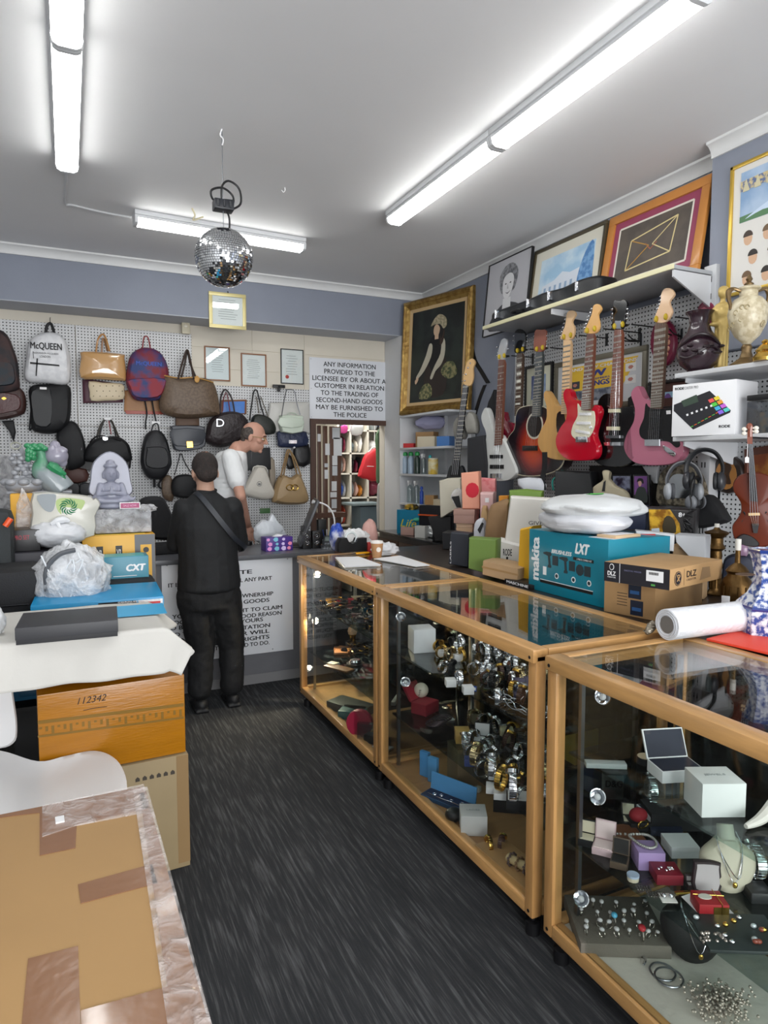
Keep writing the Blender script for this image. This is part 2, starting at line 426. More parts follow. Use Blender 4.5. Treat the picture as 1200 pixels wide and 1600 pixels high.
sbox('wall_far',(1.2,8.6,0,4.6,8.7,2.9),CREAM)
sbox('wall_passage',(4.5,6.52,0,4.6,8.6,2.9),WALLW)
sbox('wall_store',(1.2,6.52,0,1.3,8.6,2.9),WALLW)
sbox('trim_8',(1.2,6.52,2.8,4.6,8.7,2.9),CEILM)
PEGB=pegboard_mat('pegboard_back',0);PEGR=pegboard_mat('pegboard_side',1,'#d0d2d4')
def peg(x0,x1,z0,z1,label):
 o=MB().box(x0+.003,YP,z0,x1-.003,YP+.012,z1).build('pegboard',PEGB);tag(o,label,'pegboard')
 for x in(x0+.01,x1-.03):MB().box(x,YP+.012,z0,x+.02,6.391,z1).build('batten',TRIMW,o)
xs=at(119,560,Y=YP).x
peg(-1.9,xs,1.93,2.78,'left white pegboard panel behind the white lettered backpack')
peg(xs,at(300,560,Y=YP).x,1.93,2.78,'upper middle white pegboard panel behind the tan patent handbag')
peg(-1.9,xs,.25,1.925,'lower left pegboard panel behind the green and grey carvings')
peg(xs,1.09,.25,1.925,'lower pegboard panel behind the small black backpacks')
peg(1.09,DX0-.035,.25,2.33,'pegboard panel on the right, behind the clerk and the beige hobo bag')
def pegr(y0,y1,z0,z1,label):
 o=MB().box(XP,y0,z0,XP+.012,y1,z1).build('pegboard',PEGR);tag(o,label,'pegboard')
 for y in(y0+.01,y1-.03):MB().box(XP+.012,y,z0,3.298,y+.02,z1).build('batten',TRIMW,o)
pegr(2.62,4.40,.3,2.56,'white pegboard panel behind the row of guitars')
pegr(-.5,2.52,.3,2.195,'white pegboard panel behind the violin')
t=MB().mat(M('#bfc1c4',.45,.2)).box(3.14,2.53,.3,3.215,2.605,2.66,b=.003).mat(BLACK)
for k in range(24):t.box(3.1385,2.555,.5+k*.09,3.1402,2.561,.53+k*.09);t.box(3.1385,2.575,.5+k*.09,3.1402,2.581,.53+k*.09)
up_=t.build('shelf_upright');tag(up_,'white slotted steel upright holding the end of the long high shelf','shelf upright')
# ==== CEILING FITTINGS
TUBEM=emit_mat('fluorescent_diffuser',(1,1,.97),TUBE);BODYM=M('#d6d8da',.4)
def batten(x,y0,y1,label,rz=None,c=None,L=None):
 """linear fluorescent fitting along local y, hung flat under the ceiling"""
 L=L or abs(y1-y0)
 fr=Fr((x,(y0+y1)/2,CEIL)if c is None else c,rz or 0)
 t=thing('ceiling_light',label,'fluorescent light',fr,'linear fluorescent ceiling lights')
 b=MB().box(-.062,-L/2,-.03,.062,L/2,0,b=.003);b.build('body',BODYM,t)
 d=MB();prof=[(-.052,-.03),(-.056,-.05),(-.048,-.078),(-.03,-.088),(.03,-.088),(.048,-.078),(.056,-.05),(.052,-.03)]
 vs=[(a,y,z)for y in(-L/2+.02,L/2-.02)for a,z in prof];n=8
 d.add(vs,[(k,(k+1)%n,n+(k+1)%n,n+k)for k in range(n)]+[tuple(range(n)),tuple(range(n,2*n))]);d.mats=[TUBEM,BODYM];d.mi=[1,0,0,0,0,0,1,1,0,0];d.build('diffuser',None,t)
 for s in(-1,1):
  e=MB();vs=[(a*1.06,y,z*1.03)for y in(s*(L/2-.02),s*L/2)for a,z in prof]
  e.add(vs,[(k,(k+1)%n,n+(k+1)%n,n+k)for k in range(n)]+[tuple(range(n)),tuple(range(n,2*n))]);e.build('end_cap',BODYM,t)
 return t
XL=at(105,265,Z=CEIL-.07);XR0=at(612,348,Z=CEIL-.07);XR1=at(782,229,Z=CEIL-.07)
batten(XL.x,XL.y-1.22,XL.y,'far ceiling light of the left row, nearest the hanging cable')
batten(XL.x,XL.y-2.45,XL.y-1.225,'ceiling light of the left row cut off by the top edge of the picture')
xr=(XR0.x+XR1.x)/2
batten(xr,XR1.y,XR0.y,'far ceiling light of the right row, above the guitars')
batten(xr,XR1.y-1.225,XR1.y-.005,'long near ceiling light of the right row, reaching the top edge')
batten(XL.x,XL.y-5.2,XL.y-4.0,'rear ceiling light of the left row, above the shop entrance')
batten(xr,XR1.y-3.9,XR1.y-2.7,'rear ceiling light of the right row, above the shop entrance')
A=at(209,345,Z=CEIL-.06);B_=at(474,388,Z=CEIL-.06);dv=B_-A
batten(0,0,0,'single crosswise ceiling light behind the mirror ball',rz=math.atan2(dv.y,dv.x)-R(90),c=((A.x+B_.x)/2,(A.y+B_.y)/2,CEIL),L=dv.length)
p0=Vector((XL.x,XL.y,CEIL-.006));p1=at(102,318,Z=CEIL-.006);p2=at(205,340,Z=CEIL-.006)
tag(MB().tube([p0,p0.lerp(p1,.6),p1,p1.lerp(p2,.12),p1.lerp(p2,.55)+Vector((0,.015,0)),p2],.007,8).build('ceiling_cable',M('#cfd0d2',.5)),'white surface cable running across the ceiling to the crosswise light','cable')
def mirror_ball():
 c=at(350,403,Y=3.55);top=at(350,330,Y=3.55);ceil_p=Vector((c.x,c.y,CEIL));r=.1475
 t=thing('mirror_ball','silver mirror ball hanging on a wire from the ceiling','mirror ball',Fr(c))
 g=MB();n=38
 facet=M('#eceef0',.05,1);core=M('#3a3c40',.5)
 for i in range(n):
  t0=math.pi*i/n+.004;t1=math.pi*(i+1)/n-.012;tm=(t0+t1)/2;k=max(4,int(2*n*math.sin(tm)))
  for j in range(k):
   a0=2*math.pi*j/k+.006;a1=2*math.pi*(j+1)/k-.006
   jr=1+rnd.uniform(-.004,.004);jt=rnd.uniform(-.006,.006)
   vs=[(r*(jr+jt*s)*math.sin(q)*math.cos(a),r*(jr+jt*s)*math.sin(q)*math.sin(a),r*jr*math.cos(q))for q,a,s in((t0,a0,1),(t0,a1,0),(t1,a1,-1),(t1,a0,0))]
   g.add(vs,[(0,1,2,3)])
 g.build('mirror_tiles',facet,t,smooth=0)
 MB().ball((0,0,0),r*.985,20).build('core',core,t)
 m=MB().box(-.05,-.035,0,.05,.035,.05,b=.006)
 for x in(-.03,0,.03):m.cyl((x,-.037,.01),(x,-.037,.04),.006)
 zt=top.z-c.z
 for i in range(len(m.v)):m.v[i]=(m.v[i][0],m.v[i][1],m.v[i][2]+zt+.0)
 m.build('motor',M('#23252b',.4),t)
 MB().cyl((0,0,r*.98),(0,0,zt),.0025).cyl((0,0,zt+.05),(0,0,CEIL-c.z),.0022).build('wire',STEEL,t)
 MB().tube([(0,0,CEIL-c.z),(-.008,0,CEIL-c.z-.03),(.006,0,CEIL-c.z-.05),(0,0,CEIL-c.z-.08)],.004).build('hook',WHITE,t)
 c_=MB();k=zt+.05
 c_.tube([(.035,0,zt+.01),(.09,0,zt+.05),(.085,.01,zt+.13),(.03,0,zt+.155),(-.005,0,zt+.12),(-.005,.01,k)],.0055)
 c_.tube([(.05,0,zt+.03),(.055,.02,zt+.09),(0,0,zt+.115),(-.06,-.01,zt+.09),(-.05,0,zt+.05),(0,.01,zt+.06),(.06,0,zt+.06)],.0055)
 c_.tube([(.02,0,zt),(.033,.01,zt-.03),(.03,0,zt-.09),(.028,0,r*.97)],.005)
 c_.build('power_cord',BLACK,t)
mirror_ball()
hk=at(445,293,Z=CEIL)
tag(MB().tube([hk,hk-Vector((.0,0,.02)),hk-Vector((.012,0,.03)),hk-Vector((.02,0,.018))],.003).build('ceiling_hook',WHITE),'small white hook in the ceiling right of the mirror ball','hook')
hk=at(300,325,Z=CEIL)
tag(MB().tube([hk,hk+Vector((.02,.01,-.04)),hk+Vector((.01,.02,-.07)),hk+Vector((.08,.05,-.03))],.006).build('ceiling_hook',M('#d8cfae',.5)),'cream plastic hook on the ceiling left of the mirror ball','hook')
sn=frB(289,523,0.02);t=MB();bb=bbox(sn.pp([(283,502),(296,523)]));t.box(bb[0],-.04,bb[1],bb[2],0,bb[3],b=.006)
tt=t.build('wall_sensor',M('#cfc7ae',.5),world=sn);tag(tt,'cream alarm sensor box on the wall under the blue beam','sensor')
cxs=(bb[0]+bb[2])/2;MB().ball((cxs,-.038,(bb[1]+bb[3])/2+.01),(.02,.01,.018)).build('lens',M('#e5dfcc',.3),tt)
# ==== BACK WALL GOODS
def zc(ox,oy,s):return lambda pts:[(ox+a/s,oy+b/s)for a,b in pts]
A1=zc(0,450,4);A2=zc(280,450,1200/340);A3=zc(0,650,1200/280);A4=zc(470,640,1133/170)
SOFT=lambda d:[(.88,0),(.97,-.25*d),(1,-.5*d),(.96,-.72*d),(.82,-.9*d),(.5,-.98*d),(0,-d)]
FIRM=lambda d:[(.98,0),(1,-.08*d),(1,-.82*d),(.97,-.95*d),(.93,-d)]
LEA=M('#141416',.38,bump=.25,bs=120,name='black_leather');LEAT=M('#1b1c20',.5,bump=.25,bs=200,name='black_grained_leather')
NYL=M('#0f1014',.6,bump=.2,bs=300,name='black_nylon');TAGM=M('#e9e9ea',.5)
def price(fr,x,y,off,parent,w_=.05,h_=.018):
 u,v=fr.px(x,y,off);MB().box(u-w_/2,-off-.003,v-h_/2,u+w_/2,-off-.001,v+h_/2).build('price_tag',TAGM,parent)
def pts3(fr,pts,off):
 """pixel points with depth offset -> local 3d; a point may carry its own offset as third number"""
 out=[]
 for p in pts:
  o_=p[2]if len(p)>2 else off;u,v=fr.px(p[0],p[1],o_);out.append((u,-o_,v))
 return out
def cv(f,pts):return[tuple(f([p[:2]])[0])+tuple(p[2:])for p in pts]
def bag(name,label,cat,f,outline,m,off=.03,d=.1,prof=SOFT,handles=(),extras=(),tags=(),smooth=4,group=None,body='body',fr=None,lines=()):
 o=f(outline);xs_=[p[0]for p in o];ys_=[p[1]for p in o]
 fr=fr or frB(sum(xs_)/len(xs_),max(ys_),off)
 t=thing(name,label,cat,fr,group)
 loc=fr.pp(o,d*.6);loc=spl(loc,smooth)if smooth else loc
 MB().puff(loc,prof(d)).build(body,m,t)
 for hp in handles:
  nm,hm,r_,pts=hp[:4]
  MB().tube(pts3(fr,cv(f,pts),hp[4]if len(hp)>4 else d*.5),r_,7).build(nm,hm,t)
 for e in extras:
  nm,em,pts,o0,th=e[:5];q=fr.pp(f(pts),o0+th);sm=e[5]if len(e)>5 else 3
  q=spl(q,sm)if sm else q
  x=MB().puff(q,[(1,-o0),(1,-o0-th*.6),(.93,-o0-th)]).build(nm,em,t)
  if len(e)>6:x['label']=e[6]
 for(a,b)in tags:u=f([(a,b)])[0];price(fr,u[0],u[1],d+.005,t)
 return t,fr
def cords(t,fr,f,m,sets,name='strap',off=.05,r=.004):
 for pts in sets:MB().tube(pts3(fr,cv(f,pts),off),r,7).build(name,m,t)
 # --- left block
t,fr=bag('backpack','dark plaid backpack hanging at the left edge of the pegboard','backpack',A1,[(-120,360),(-60,270),(0,260),(50,300),(85,380),(110,460),(120,560),(105,640),(-100,640)],M('#2b2a2e',.7,c2='#43302f',vs=9),d=.16,off=.05,extras=[('pocket',M('#33292b',.6,c2='#1f2a33',vs=12),[(-80,470),(60,465),(90,520),(80,600),(-80,600)],.13,.03)])
t,fr=bag('satchel','maroon leather satchel with round gold clasp under the dark plaid backpack','bag',A1,[(-110,640),(60,600),(150,650),(162,760),(120,800),(0,825),(-110,830)],M('#3c2522',.45,bump=.2,name='brown_leather'),d=.1,off=.04,extras=[('flap',M('#4e2b2b',.4,bump=.2,name='maroon_leather'),[(-110,660),(100,665),(128,745),(60,775),(-110,790)],.085,.02),('clasp',GOLD,[(8,690),(24,680),(42,690),(24,700)],.105,.006)])
MB().puff(fr.pp(A1([(10,830),(85,825),(100,900),(85,965),(60,900)]),.02),SOFT(.03)).build('strap',NYL,t)
t,fr=bag('backpack','black slouchy nylon backpack under the white lettered backpack','backpack',A1,[(185,620),(300,600),(430,610),(445,720),(435,830),(400,880),(330,910),(240,905),(195,870),(188,740)],NYL,d=.14,off=.03,handles=[('strap',NYL,.006,[(215,640),(195,760),(185,885),(200,870)])],tags=[(270,627)],extras=[('flap',M('#191b1e',.5),[(200,640),(315,630),(320,850),(225,860),(200,760)],.12,.02)])
t,fr=bag('backpack','white backpack with black hand lettering and splashes','backpack',A1,[(165,420),(185,330),(245,285),(330,275),(395,310),(435,410),(440,560),(405,605),(300,595),(160,575)],M('#d9dadd',.55,c2='#e6e7e9',vs=20,bump=.1),d=.15,off=.05,handles=[('loop',NYL,.012,[(285,285),(295,235),(320,225),(340,285)]),('hook',DKMET,.003,[(313,185,.0),(313,210,.06),(318,235,.07)])])
wp=M('#17171a',.6)
u=bbox(fr.pp(A1([(188,335),(388,398)]),.15));lettering('McQUEEN',u,wp,t,y=-.152,bold=.03)
u=bbox(fr.pp(A1([(205,398),(365,420)]),.15));lettering('ALEXANDER MCQUEEN',u,wp,t,y=-.152)
u=bbox(fr.pp(A1([(248,420),(315,438)]),.15));lettering('LONDON',u,wp,t,y=-.152)
mk=MB()
for q in([(188,462),(370,480),(372,490),(188,474)],[(228,440),(238,440),(230,550),(222,550)],[(205,395),(208,395),(212,440),(208,440)]):mk.flat(fr.pp(A1(q),.15),-.1505)
mk.build('brush_marks',wp,t)
mk=MB()
for i in range(60):
 a,b=rnd.uniform(400,438),rnd.uniform(430,590);u=fr.px(*A1([(a,b)])[0],.1);r_=rnd.uniform(.003,.009);mk.ball((u[0]-.004,-.12+(a-400)/38*.05,u[1]),(r_,.003,r_),4)
mk.build('splashes',wp,t)
t,fr=bag('handbag','patent leather handbag in tan with a gathered top handle','handbag',A1,[(505,430),(520,395),(760,410),(780,440),(790,570),(760,580),(620,570),(500,560)],M('#c79a63',.12,coat=1,spec=.7,name='tan_patent'),d=.12,off=.05,smooth=3,handles=[('handle',M('#b8864f',.25,coat=.6),.008,[(600,400,.1),(610,330,.09),(630,295,.07),(655,300,.07),(685,395,.1)]),('handle',M('#8d6339',.3),.008,[(635,400,.05),(640,330,.06),(650,320,.06),(672,395,.05)])])
t,fr=bag('pouch','maroon flat zip pouch behind the cream studded pouch','pouch',A1,[(515,575),(560,570),(765,600),(770,715),(520,720)],M('#4c2433',.5),d=.03,off=.02,smooth=0)
t,fr=bag('pouch','cream pouch with small studs under the tan patent handbag','pouch',A1,[(555,582),(640,590),(765,598),(778,640),(772,695),(660,705),(570,705),(560,650)],M('#d3c3a5',.5),d=.05,off=.05,smooth=2)
sd=MB()
for i in range(5):
 for j in range(3):u=fr.px(*A1([(585+i*40+(j%2)*20,612+j*32)])[0],.05);sd.ball((u[0],-.05,u[1]),.004,5)
sd.build('studs',M('#453a2e',.3,.5),t)
t,fr=bag('document_pouch','tan flat leather document pouch behind the plaid backpack','pouch',A1,[(780,640),(1030,640),(1028,790),(800,785),(775,770)],M('#a9794e',.5,bump=.1),d=.02,off=.015,smooth=0,extras=[('edge_piping',M('#a4402a',.4),[(780,765),(1028,772),(1028,790),(790,787)],.018,.006,0)])
t,fr=bag('backpack','red and blue blotched plaid backpack with two dangling straps','backpack',A1,[(795,500),(820,415),(880,375),(950,375),(1010,410),(1050,490),(1055,600),(1010,690),(930,705),(840,695),(790,600)],M('#7a2733',.65,c2='#2f3f73',vs=7),d=.15,off=.05,handles=[('loop',M('#8a2c30',.5),.006,[(890,380),(900,310),(925,310),(940,380)]),('strap',NYL,.007,[(905,700,.02),(918,780,.02),(910,840,.03),(910,885,.03)]),('strap',NYL,.007,[(950,700,.02),(960,760,.02),(975,830,.03),(978,840,.03)])],extras=[('pocket',M('#2f3f73',.65,c2='#8a2836',vs=8),[(810,570),(1025,565),(1030,620),(990,680),(850,682),(812,620)],.13,.03)])
u=bbox(fr.pp(A1([(850,455),(1010,495)]),.15));lettering('McQUEEN',u,M('#2b4fae',.5),t,y=-.152,bold=.03)
MONO=M('#5c4b3c',.5,c2='#6a5847',vs=55,bump=.1,name='brown_monogram_canvas')
t,fr=bag('tote_bag','large brown coated canvas tote with tan trim and dark handles','tote bag',A2,[(-85,480),(0,497),(90,492),(190,520),(228,680),(200,705),(60,720),(-60,705),(-110,660),(-100,560)],MONO,d=.17,off=.06,handles=[('handle',M('#3a2c24',.5),.009,[(-5,500,.2),(15,420,.14),(40,345,.09),(55,370,.12),(80,500,.2)]),('handle',M('#3a2c24',.5),.009,[(10,500,.06),(30,420,.08),(45,350,.07),(62,420,.08),(95,500,.06)]),('trim',M('#b78a4b',.5),.006,[(-88,482,.12),(0,497,.18),(90,494,.19),(188,520,.13)])])
for(a,b)in((98,503),):u=fr.px(*A2([(a,b)])[0],.19);MB().ball((u[0],-.19,u[1]),(.022,.004,.03)).build('name_tag',M('#c08f45',.5),t)
t,fr=bag('handbag','black bowling bag with buckled belt and striped handles on the lower pegboard','handbag',A1,[(535,1010),(575,955),(640,930),(740,930),(800,970),(822,1030),(815,1085),(700,1080),(540,1085)],NYL,d=.14,off=.04,handles=[('handle',M('#33302a',.5),.009,[(605,935,.12),(625,870,.08),(655,825,.05),(690,825,.05),(715,870,.08),(740,930,.12)]),('handle',M('#8d2a2e',.5),.004,[(680,830,.07),(695,915,.12)]),('handle',LEA,.007,[(620,935,.04),(650,830,.04),(700,835,.04),(725,935,.04)]),('belt',LEA,.006,[(560,965,.1),(610,925,.15),(690,935,.17),(780,965,.1)])],tags=[(672,818)],extras=[('buckle',CHROME,[(645,925),(672,925),(672,950),(645,950)],.16,.008)])
t,fr=bag('crossbody_bag','black nylon bag with dangling zip pulls left of the bowling bag','bag',A1,[(350,940),(380,870),(440,830),(490,860),(530,960),(535,1060),(520,1110),(430,1140),(410,1060)],NYL,d=.12,off=.03,handles=[('zip_pull',CHROME,.003,[(500,960,.1),(510,1000,.11),(495,1045,.11)]),('zip_pull',CHROME,.003,[(420,955,.1),(430,962,.11)])])
t,fr=bag('mini_backpack','small smooth black backpack with a front pocket, white tag above','backpack',A1,[(880,1050),(900,940),(940,895),(1000,892),(1045,950),(1075,1080),(1060,1135),(1020,1190),(930,1190),(885,1120)],LEAT,d=.13,off=.04,handles=[('loop',LEAT,.006,[(945,895),(960,855),(985,850),(995,895)]),('strap',NYL,.009,[(1020,1180,.03),(990,1230,.03),(1010,1255,.03)]),('strap',NYL,.012,[(965,1180,.03),(965,1245,.03)])],extras=[('pocket',LEAT,[(920,1010),(925,995),(1035,1000),(1055,1100),(1000,1130),(915,1110)],.11,.03)])
price(fr,*A1([(975,842)])[0],.05,t,.07,.024)
t,fr=bag('flap_bag','grey flap handbag with a gold clasp above the black mini shoulder bag','handbag',A2,[(-42,780),(-35,760),(120,762),(138,785),(145,850),(120,885),(0,900),(-35,870)],M('#484b52',.45),d=.09,off=.05,prof=FIRM,smooth=2,extras=[('flap',M('#3d4047',.42),[(-40,778),(135,780),(138,840),(110,868),(-15,872),(-40,840)],.088,.015,2),('clasp',GOLD,[(40,845),(75,845),(78,880),(42,882)],.105,.01,0)])
t,fr=bag('handbag','brown fabric bag behind the grey flap handbag','handbag',A2,[(-20,715),(110,710),(112,760),(-20,762)],M('#6b5444',.6),d=.05,off=.03,smooth=0)
t,fr=bag('shoulder_bag','round black shoulder bag hanging on a long strap beside the customer','handbag',A1,[(1070,1230),(1100,1175),(1180,1165),(1240,1200),(1240,1290),(1180,1315),(1090,1300)],NYL,d=.1,off=.05,handles=[('strap',NYL,.005,[(1090,1170,.04),(1110,1100,.03),(1130,1035,.02),(1155,1090,.03),(1200,1165,.04)])])
t,fr=bag('handbag','brown canvas bag half hidden behind the round black shoulder bag','handbag',A1,[(1010,1270),(1015,1190),(1060,1170),(1090,1240),(1080,1330),(1030,1320)],MONO,d=.06,off=.02,handles=[('strap',LEA,.006,[(1030,1190),(1025,1130),(1040,1090)])])
t,fr=bag('handbag','small red-brown handbag below the black nylon bag','handbag',A1,[(405,1130),(540,1130),(545,1210),(420,1215)],M('#4a2a24',.5),d=.07,off=.03,smooth=2)
for a,lb in((430,'small charcoal pouch nearest the green carving'),(500,'small charcoal pouch beside its twin, nearest the lilac statue')):
 bag('pouch',lb,'pouch',A1,[(a,1225),(a+62,1220),(a+66,1290),(a+2,1295)],M('#2b2c30',.55),d=.05,off=.04,smooth=2)
t,fr=bag('handbag','black leather handbag in the shadow behind the lilac statue','handbag',A1,[(410,1050),(560,1060),(820,1080),(815,1125),(560,1140),(410,1135)],LEA,d=.06,off=.015,smooth=0,prof=FIRM)
# --- right block
t,fr=bag('handbag','dark brown embossed slouchy handbag with a large silver letter','handbag',A2,[(150,800),(165,735),(215,695),(290,680),(350,695),(385,745),(375,800),(330,850),(230,880),(150,850)],M('#2b2325',.45,bump=.9,bs=35,name='embossed_leather'),d=.16,off=.05,handles=[('handle',M('#2b2325',.45),.008,[(225,690,.1),(230,600,.06),(255,560,.04),(290,610,.06),(305,685,.1)]),('handle',M('#6f2a35',.5),.005,[(240,680,.05),(245,610,.04),(262,580,.04),(280,680,.05)])])
u=bbox(fr.pp(A2([(205,722),(248,765)]),.165));lettering('D',u,CHROME,t,y=-.165,stroke=.004)
t,fr=bag('framed_picture','small brown-framed blue picture behind the embossed handbag','picture frame',A2,[(228,618),(372,615),(370,695),(228,700)],M('#7a4f33',.5),d=.02,off=.0,prof=FIRM,smooth=0,body='frame',extras=[('picture',M('#3a78c9',.3,var=.2,vs=8),[(240,628),(362,625),(360,690),(240,692)],.02,.001,0)])
t,fr=bag('shoulder_bag','black bag with green lining hanging on long straps above the clerk','handbag',A2,[(395,760),(405,710),(440,695),(500,715),(532,760),(528,800),(480,810),(400,800)],M('#20241f',.5),d=.1,off=.04,handles=[('strap',LEA,.007,[(388,730,.08),(400,640,.05),(412,570,.03),(430,570,.03),(450,650,.05),(470,710,.08)]),('strap',M('#5d5648',.5),.005,[(425,600,.04),(440,690,.08)]),('strap',M('#5d5648',.5),.005,[(450,600,.04),(490,710,.07)])])
t,fr=bag('handbag','white leather handbag with chain handles behind the pale mint bag','handbag',A2,[(500,650),(520,632),(700,628),(720,650),(718,790),(700,800),(500,790)],M('#c9c8c3',.5),d=.08,off=.02,smooth=2)
t,fr=bag('box_handbag','pale mint structured handbag with a chain strap and rolled handle','handbag',A2,[(558,715),(570,702),(672,705),(680,720),(675,795),(565,795)],M('#c4cfc0',.45),d=.09,off=.1,prof=FIRM,smooth=2,handles=[('chain',STEEL,.005,[(565,705,.1),(575,640,.08),(590,570,.04),(605,560,.03),(635,570,.03),(650,640,.08),(668,700,.1)]),('handle',M('#b5c0b2',.45),.006,[(595,705,.06),(605,690,.06),(640,692,.06),(650,706,.06)])],extras=[('flap',M('#c9d4c5',.42),[(558,715),(680,718),(676,765),(562,765)],.09,.012,2)])
t,fr=bag('quilted_bag','navy quilted flap handbag with silver plate below the mint bag','handbag',A2,[(540,800),(570,785),(690,790),(705,805),(708,870),(560,880),(545,850)],M('#262f4b',.45,bump=.9,bs=30),d=.08,off=.05,smooth=2,extras=[('clasp',CHROME,[(605,838),(650,838),(650,858),(605,858)],.085,.005,0)])
t,fr=bag('handbag','black leather bag in the dark corner beside the brown slatted door','handbag',A2,[(630,870),(715,860),(722,970),(650,980)],LEA,d=.06,off=.02,smooth=2)
t,fr=bag('document_case','black zip document case hanging behind the clerk','bag',A2,[(360,885),(500,880),(505,1000),(365,1005)],LEAT,d=.05,off=.03,prof=FIRM,smooth=0,handles=[('zip',CHROME,.002,[(400,900,.055),(398,975,.055)])])
t,fr=bag('handbag','taupe canvas bag edge behind the cream drawstring bag','handbag',A2,[(500,940),(525,950),(530,1080),(505,1100),(495,1010)],M('#8f8577',.6),d=.05,off=.02,smooth=2)
CRM=M('#cfcac0',.6,bump=.3,bs=25,name='cream_cloth')
t,fr=bag('drawstring_bag','cream drawstring dust bag with a small printed emblem','dust bag',A2,[(350,1130),(380,1060),(420,985),(445,978),(475,990),(505,1070),(532,1145),(480,1168),(400,1155)],CRM,d=.12,off=.06,handles=[('drawstring',M('#e5e2da',.6),.004,[(405,1010,.1),(415,985,.11),(470,985,.11),(488,1010,.1)])])
u=fr.px(*A2([(442,1080)])[0],.12);em=M('#6e6e70',.5)
MB().tube([(u[0]+.022*math.cos(k*.785),-.121,u[1]+.022*math.sin(k*.785))for k in range(8)],.002,6,closed=True).box(u[0]-.012,-.123,u[1]-.012,u[0]+.012,-.12,u[1]+.006).build('emblem',em,t)
t,fr=bag('hobo_bag','beige hobo handbag with two interlocked gold rings on its front','handbag',A2,[(515,1170),(535,1080),(565,1030),(620,1045),(660,1025),(690,1080),(715,1160),(690,1190),(600,1195),(530,1185)],M('#a98e68',.5,bump=.4,bs=22,name='beige_leather'),d=.16,off=.06,handles=[('handle',M('#8f7450',.5),.009,[(560,1040,.14),(580,960,.08),(598,895,.04),(620,910,.04),(645,960,.08),(672,1040,.14)]),('handle',M('#8f7450',.5),.008,[(575,1040,.06),(590,960,.05),(610,900,.04),(635,970,.05),(650,1035,.06)])])
for dx in(-13,13):
 u=fr.px(*A2([(624+dx,1100)])[0],.17)
 MB().tube([(u[0]+.034*math.cos(k*.785),-.168,u[1]+.026*math.sin(k*.785))for k in range(8)],.0045,8,closed=True).build('gold_ring',GOLD,t)
t,fr=bag('handbag_strap','dark strap bag hanging below the white knob','handbag',A2,[(590,930),(620,925),(640,985),(600,1000)],LEA,d=.04,off=.02,smooth=2)
kn=frB(*A2([(617,888)])[0],.0);tag(MB().tube([(0,0,0),(0,-.06,0),(0,-.09,.012)],.006).ball((0,-.095,.015),(.014,.02,.014)).build('hanger_knob',WHITE,world=kn),'white pegboard hook above the beige hobo bag','hook')
tag(MB().box(-.06,-.03,-.015,.06,0,.015,b=.004).ball((0,-.032,0),.01,6).box(-.012,-.02,-.05,.012,0,-.01).build('webcam',BLACK,world=frB(435,604,.03)),'black camera bar mounted on top of the pegboard','camera')
def certificate(pxs,off,fm_,border,label,lines,seal=None,glare=None,header=None,mat2='#e9ebec',wall=6.392,extra_lines=True):
 fr=Fr(at((pxs[0][0]+pxs[2][0])/2,max(p[1]for p in pxs),Y=wall-off))
 t=thing('framed_certificate',label,'framed certificate',fr)
 q=fr.pp(pxs,.012);x0,z0,x1,z1=bbox(q)
 m=MB()
 for c in((x0,z0,x1,z0+border),(x0,z1-border,x1,z1),(x0,z0+border,x0+border,z1-border),(x1-border,z0+border,x1,z1-border)):m.box(c[0],-.018,c[1],c[2],0,c[3],b=.002)
 m.build('frame',fm_,t)
 MB().box(x0+border*.8,-.008,z0+border*.8,x1-border*.8,-.004,z1-border*.8).build('paper',M(mat2,.6),t)
 ln=MB();W_,H_=x1-x0,z1-z0;r2=random.Random(len(label))
 for k in range(lines):
  z=z1-H_*(.2+.6*k/lines);a=r2.uniform(.22,.32);b=r2.uniform(.22,.36);ln.box(x0+W_*a,-.0088,z,x1-W_*b,-.008,z+.0035)
 ln.build('printed_lines',M('#8d9196',.6),t)
 if seal:MB().cyl((x0+W_*seal[0],-.008,z0+H_*seal[1]),(x0+W_*seal[0],-.0095,z0+H_*seal[1]),.018,n=20).build('red_seal',M('#c23a35',.5),t)
 MB().box(x0+border*.8,-.0125,z0+border*.8,x1-border*.8,-.0105,z1-border*.8).build('glass',GLASS,t)
 return t,fr
WDF=M('#8f5f3f',.45);
certificate([(320,543),(359,543),(359,594),(320,594)],.0,WDF,.012,'left wood-framed certificate on the cream boards, glare across its glass',9,mat2='#dfe6ea')
certificate([(377,554),(416,554),(416,603),(377,603)],.0,WDF,.012,'middle wood-framed certificate hanging slightly lower, left of the black-framed one',10)
certificate([(439,547),(474,547),(474,599),(439,599)],.0,BLACK,.008,'black-framed certificate with a red seal',8,seal=(.28,.2))
fr_b=certificate([(327,461),(384,461),(384,511),(327,511)],.0,M('#d6c98e',.35,.2),.03,'gold-framed certificate hanging on the blue-grey beam under the mirror ball',9,wall=6.045)[0]
hk=at(356,459,Y=6.04);tag(MB().tube([hk+Vector((0,.008,.02)),hk+Vector((0,-.006,.015)),hk+Vector((0,-.008,-.01))],.004).build('picture_hook',DKMET),'dark hook on the beam holding the gold-framed certificate','hook')
SY=6.385
fr=Fr(at(545,658,Y=SY),0);t=thing('warning_sign','white sign board with black capitals about information for the police, over the doorway','sign',fr)
q=fr.pp([(484,557),(607,567),(605,660),(484,654)],.006);x0,z0,x1,z1=q[3][0],(q[2][1]+q[3][1])/2,q[1][0],(q[0][1]+q[1][1])/2
MB().box(x0,-.006,z0,x1,0,z1,b=.001).build('board',M('#dfe2e8',.35),t)
rows=['ANY INFORMATION','PROVIDED TO THE','LICENSEE BY OR ABOUT A','CUSTOMER IN RELATION','TO THE TRADING OF','SECOND-HAND GOODS','MAY BE FURNISHED TO','THE POLICE']
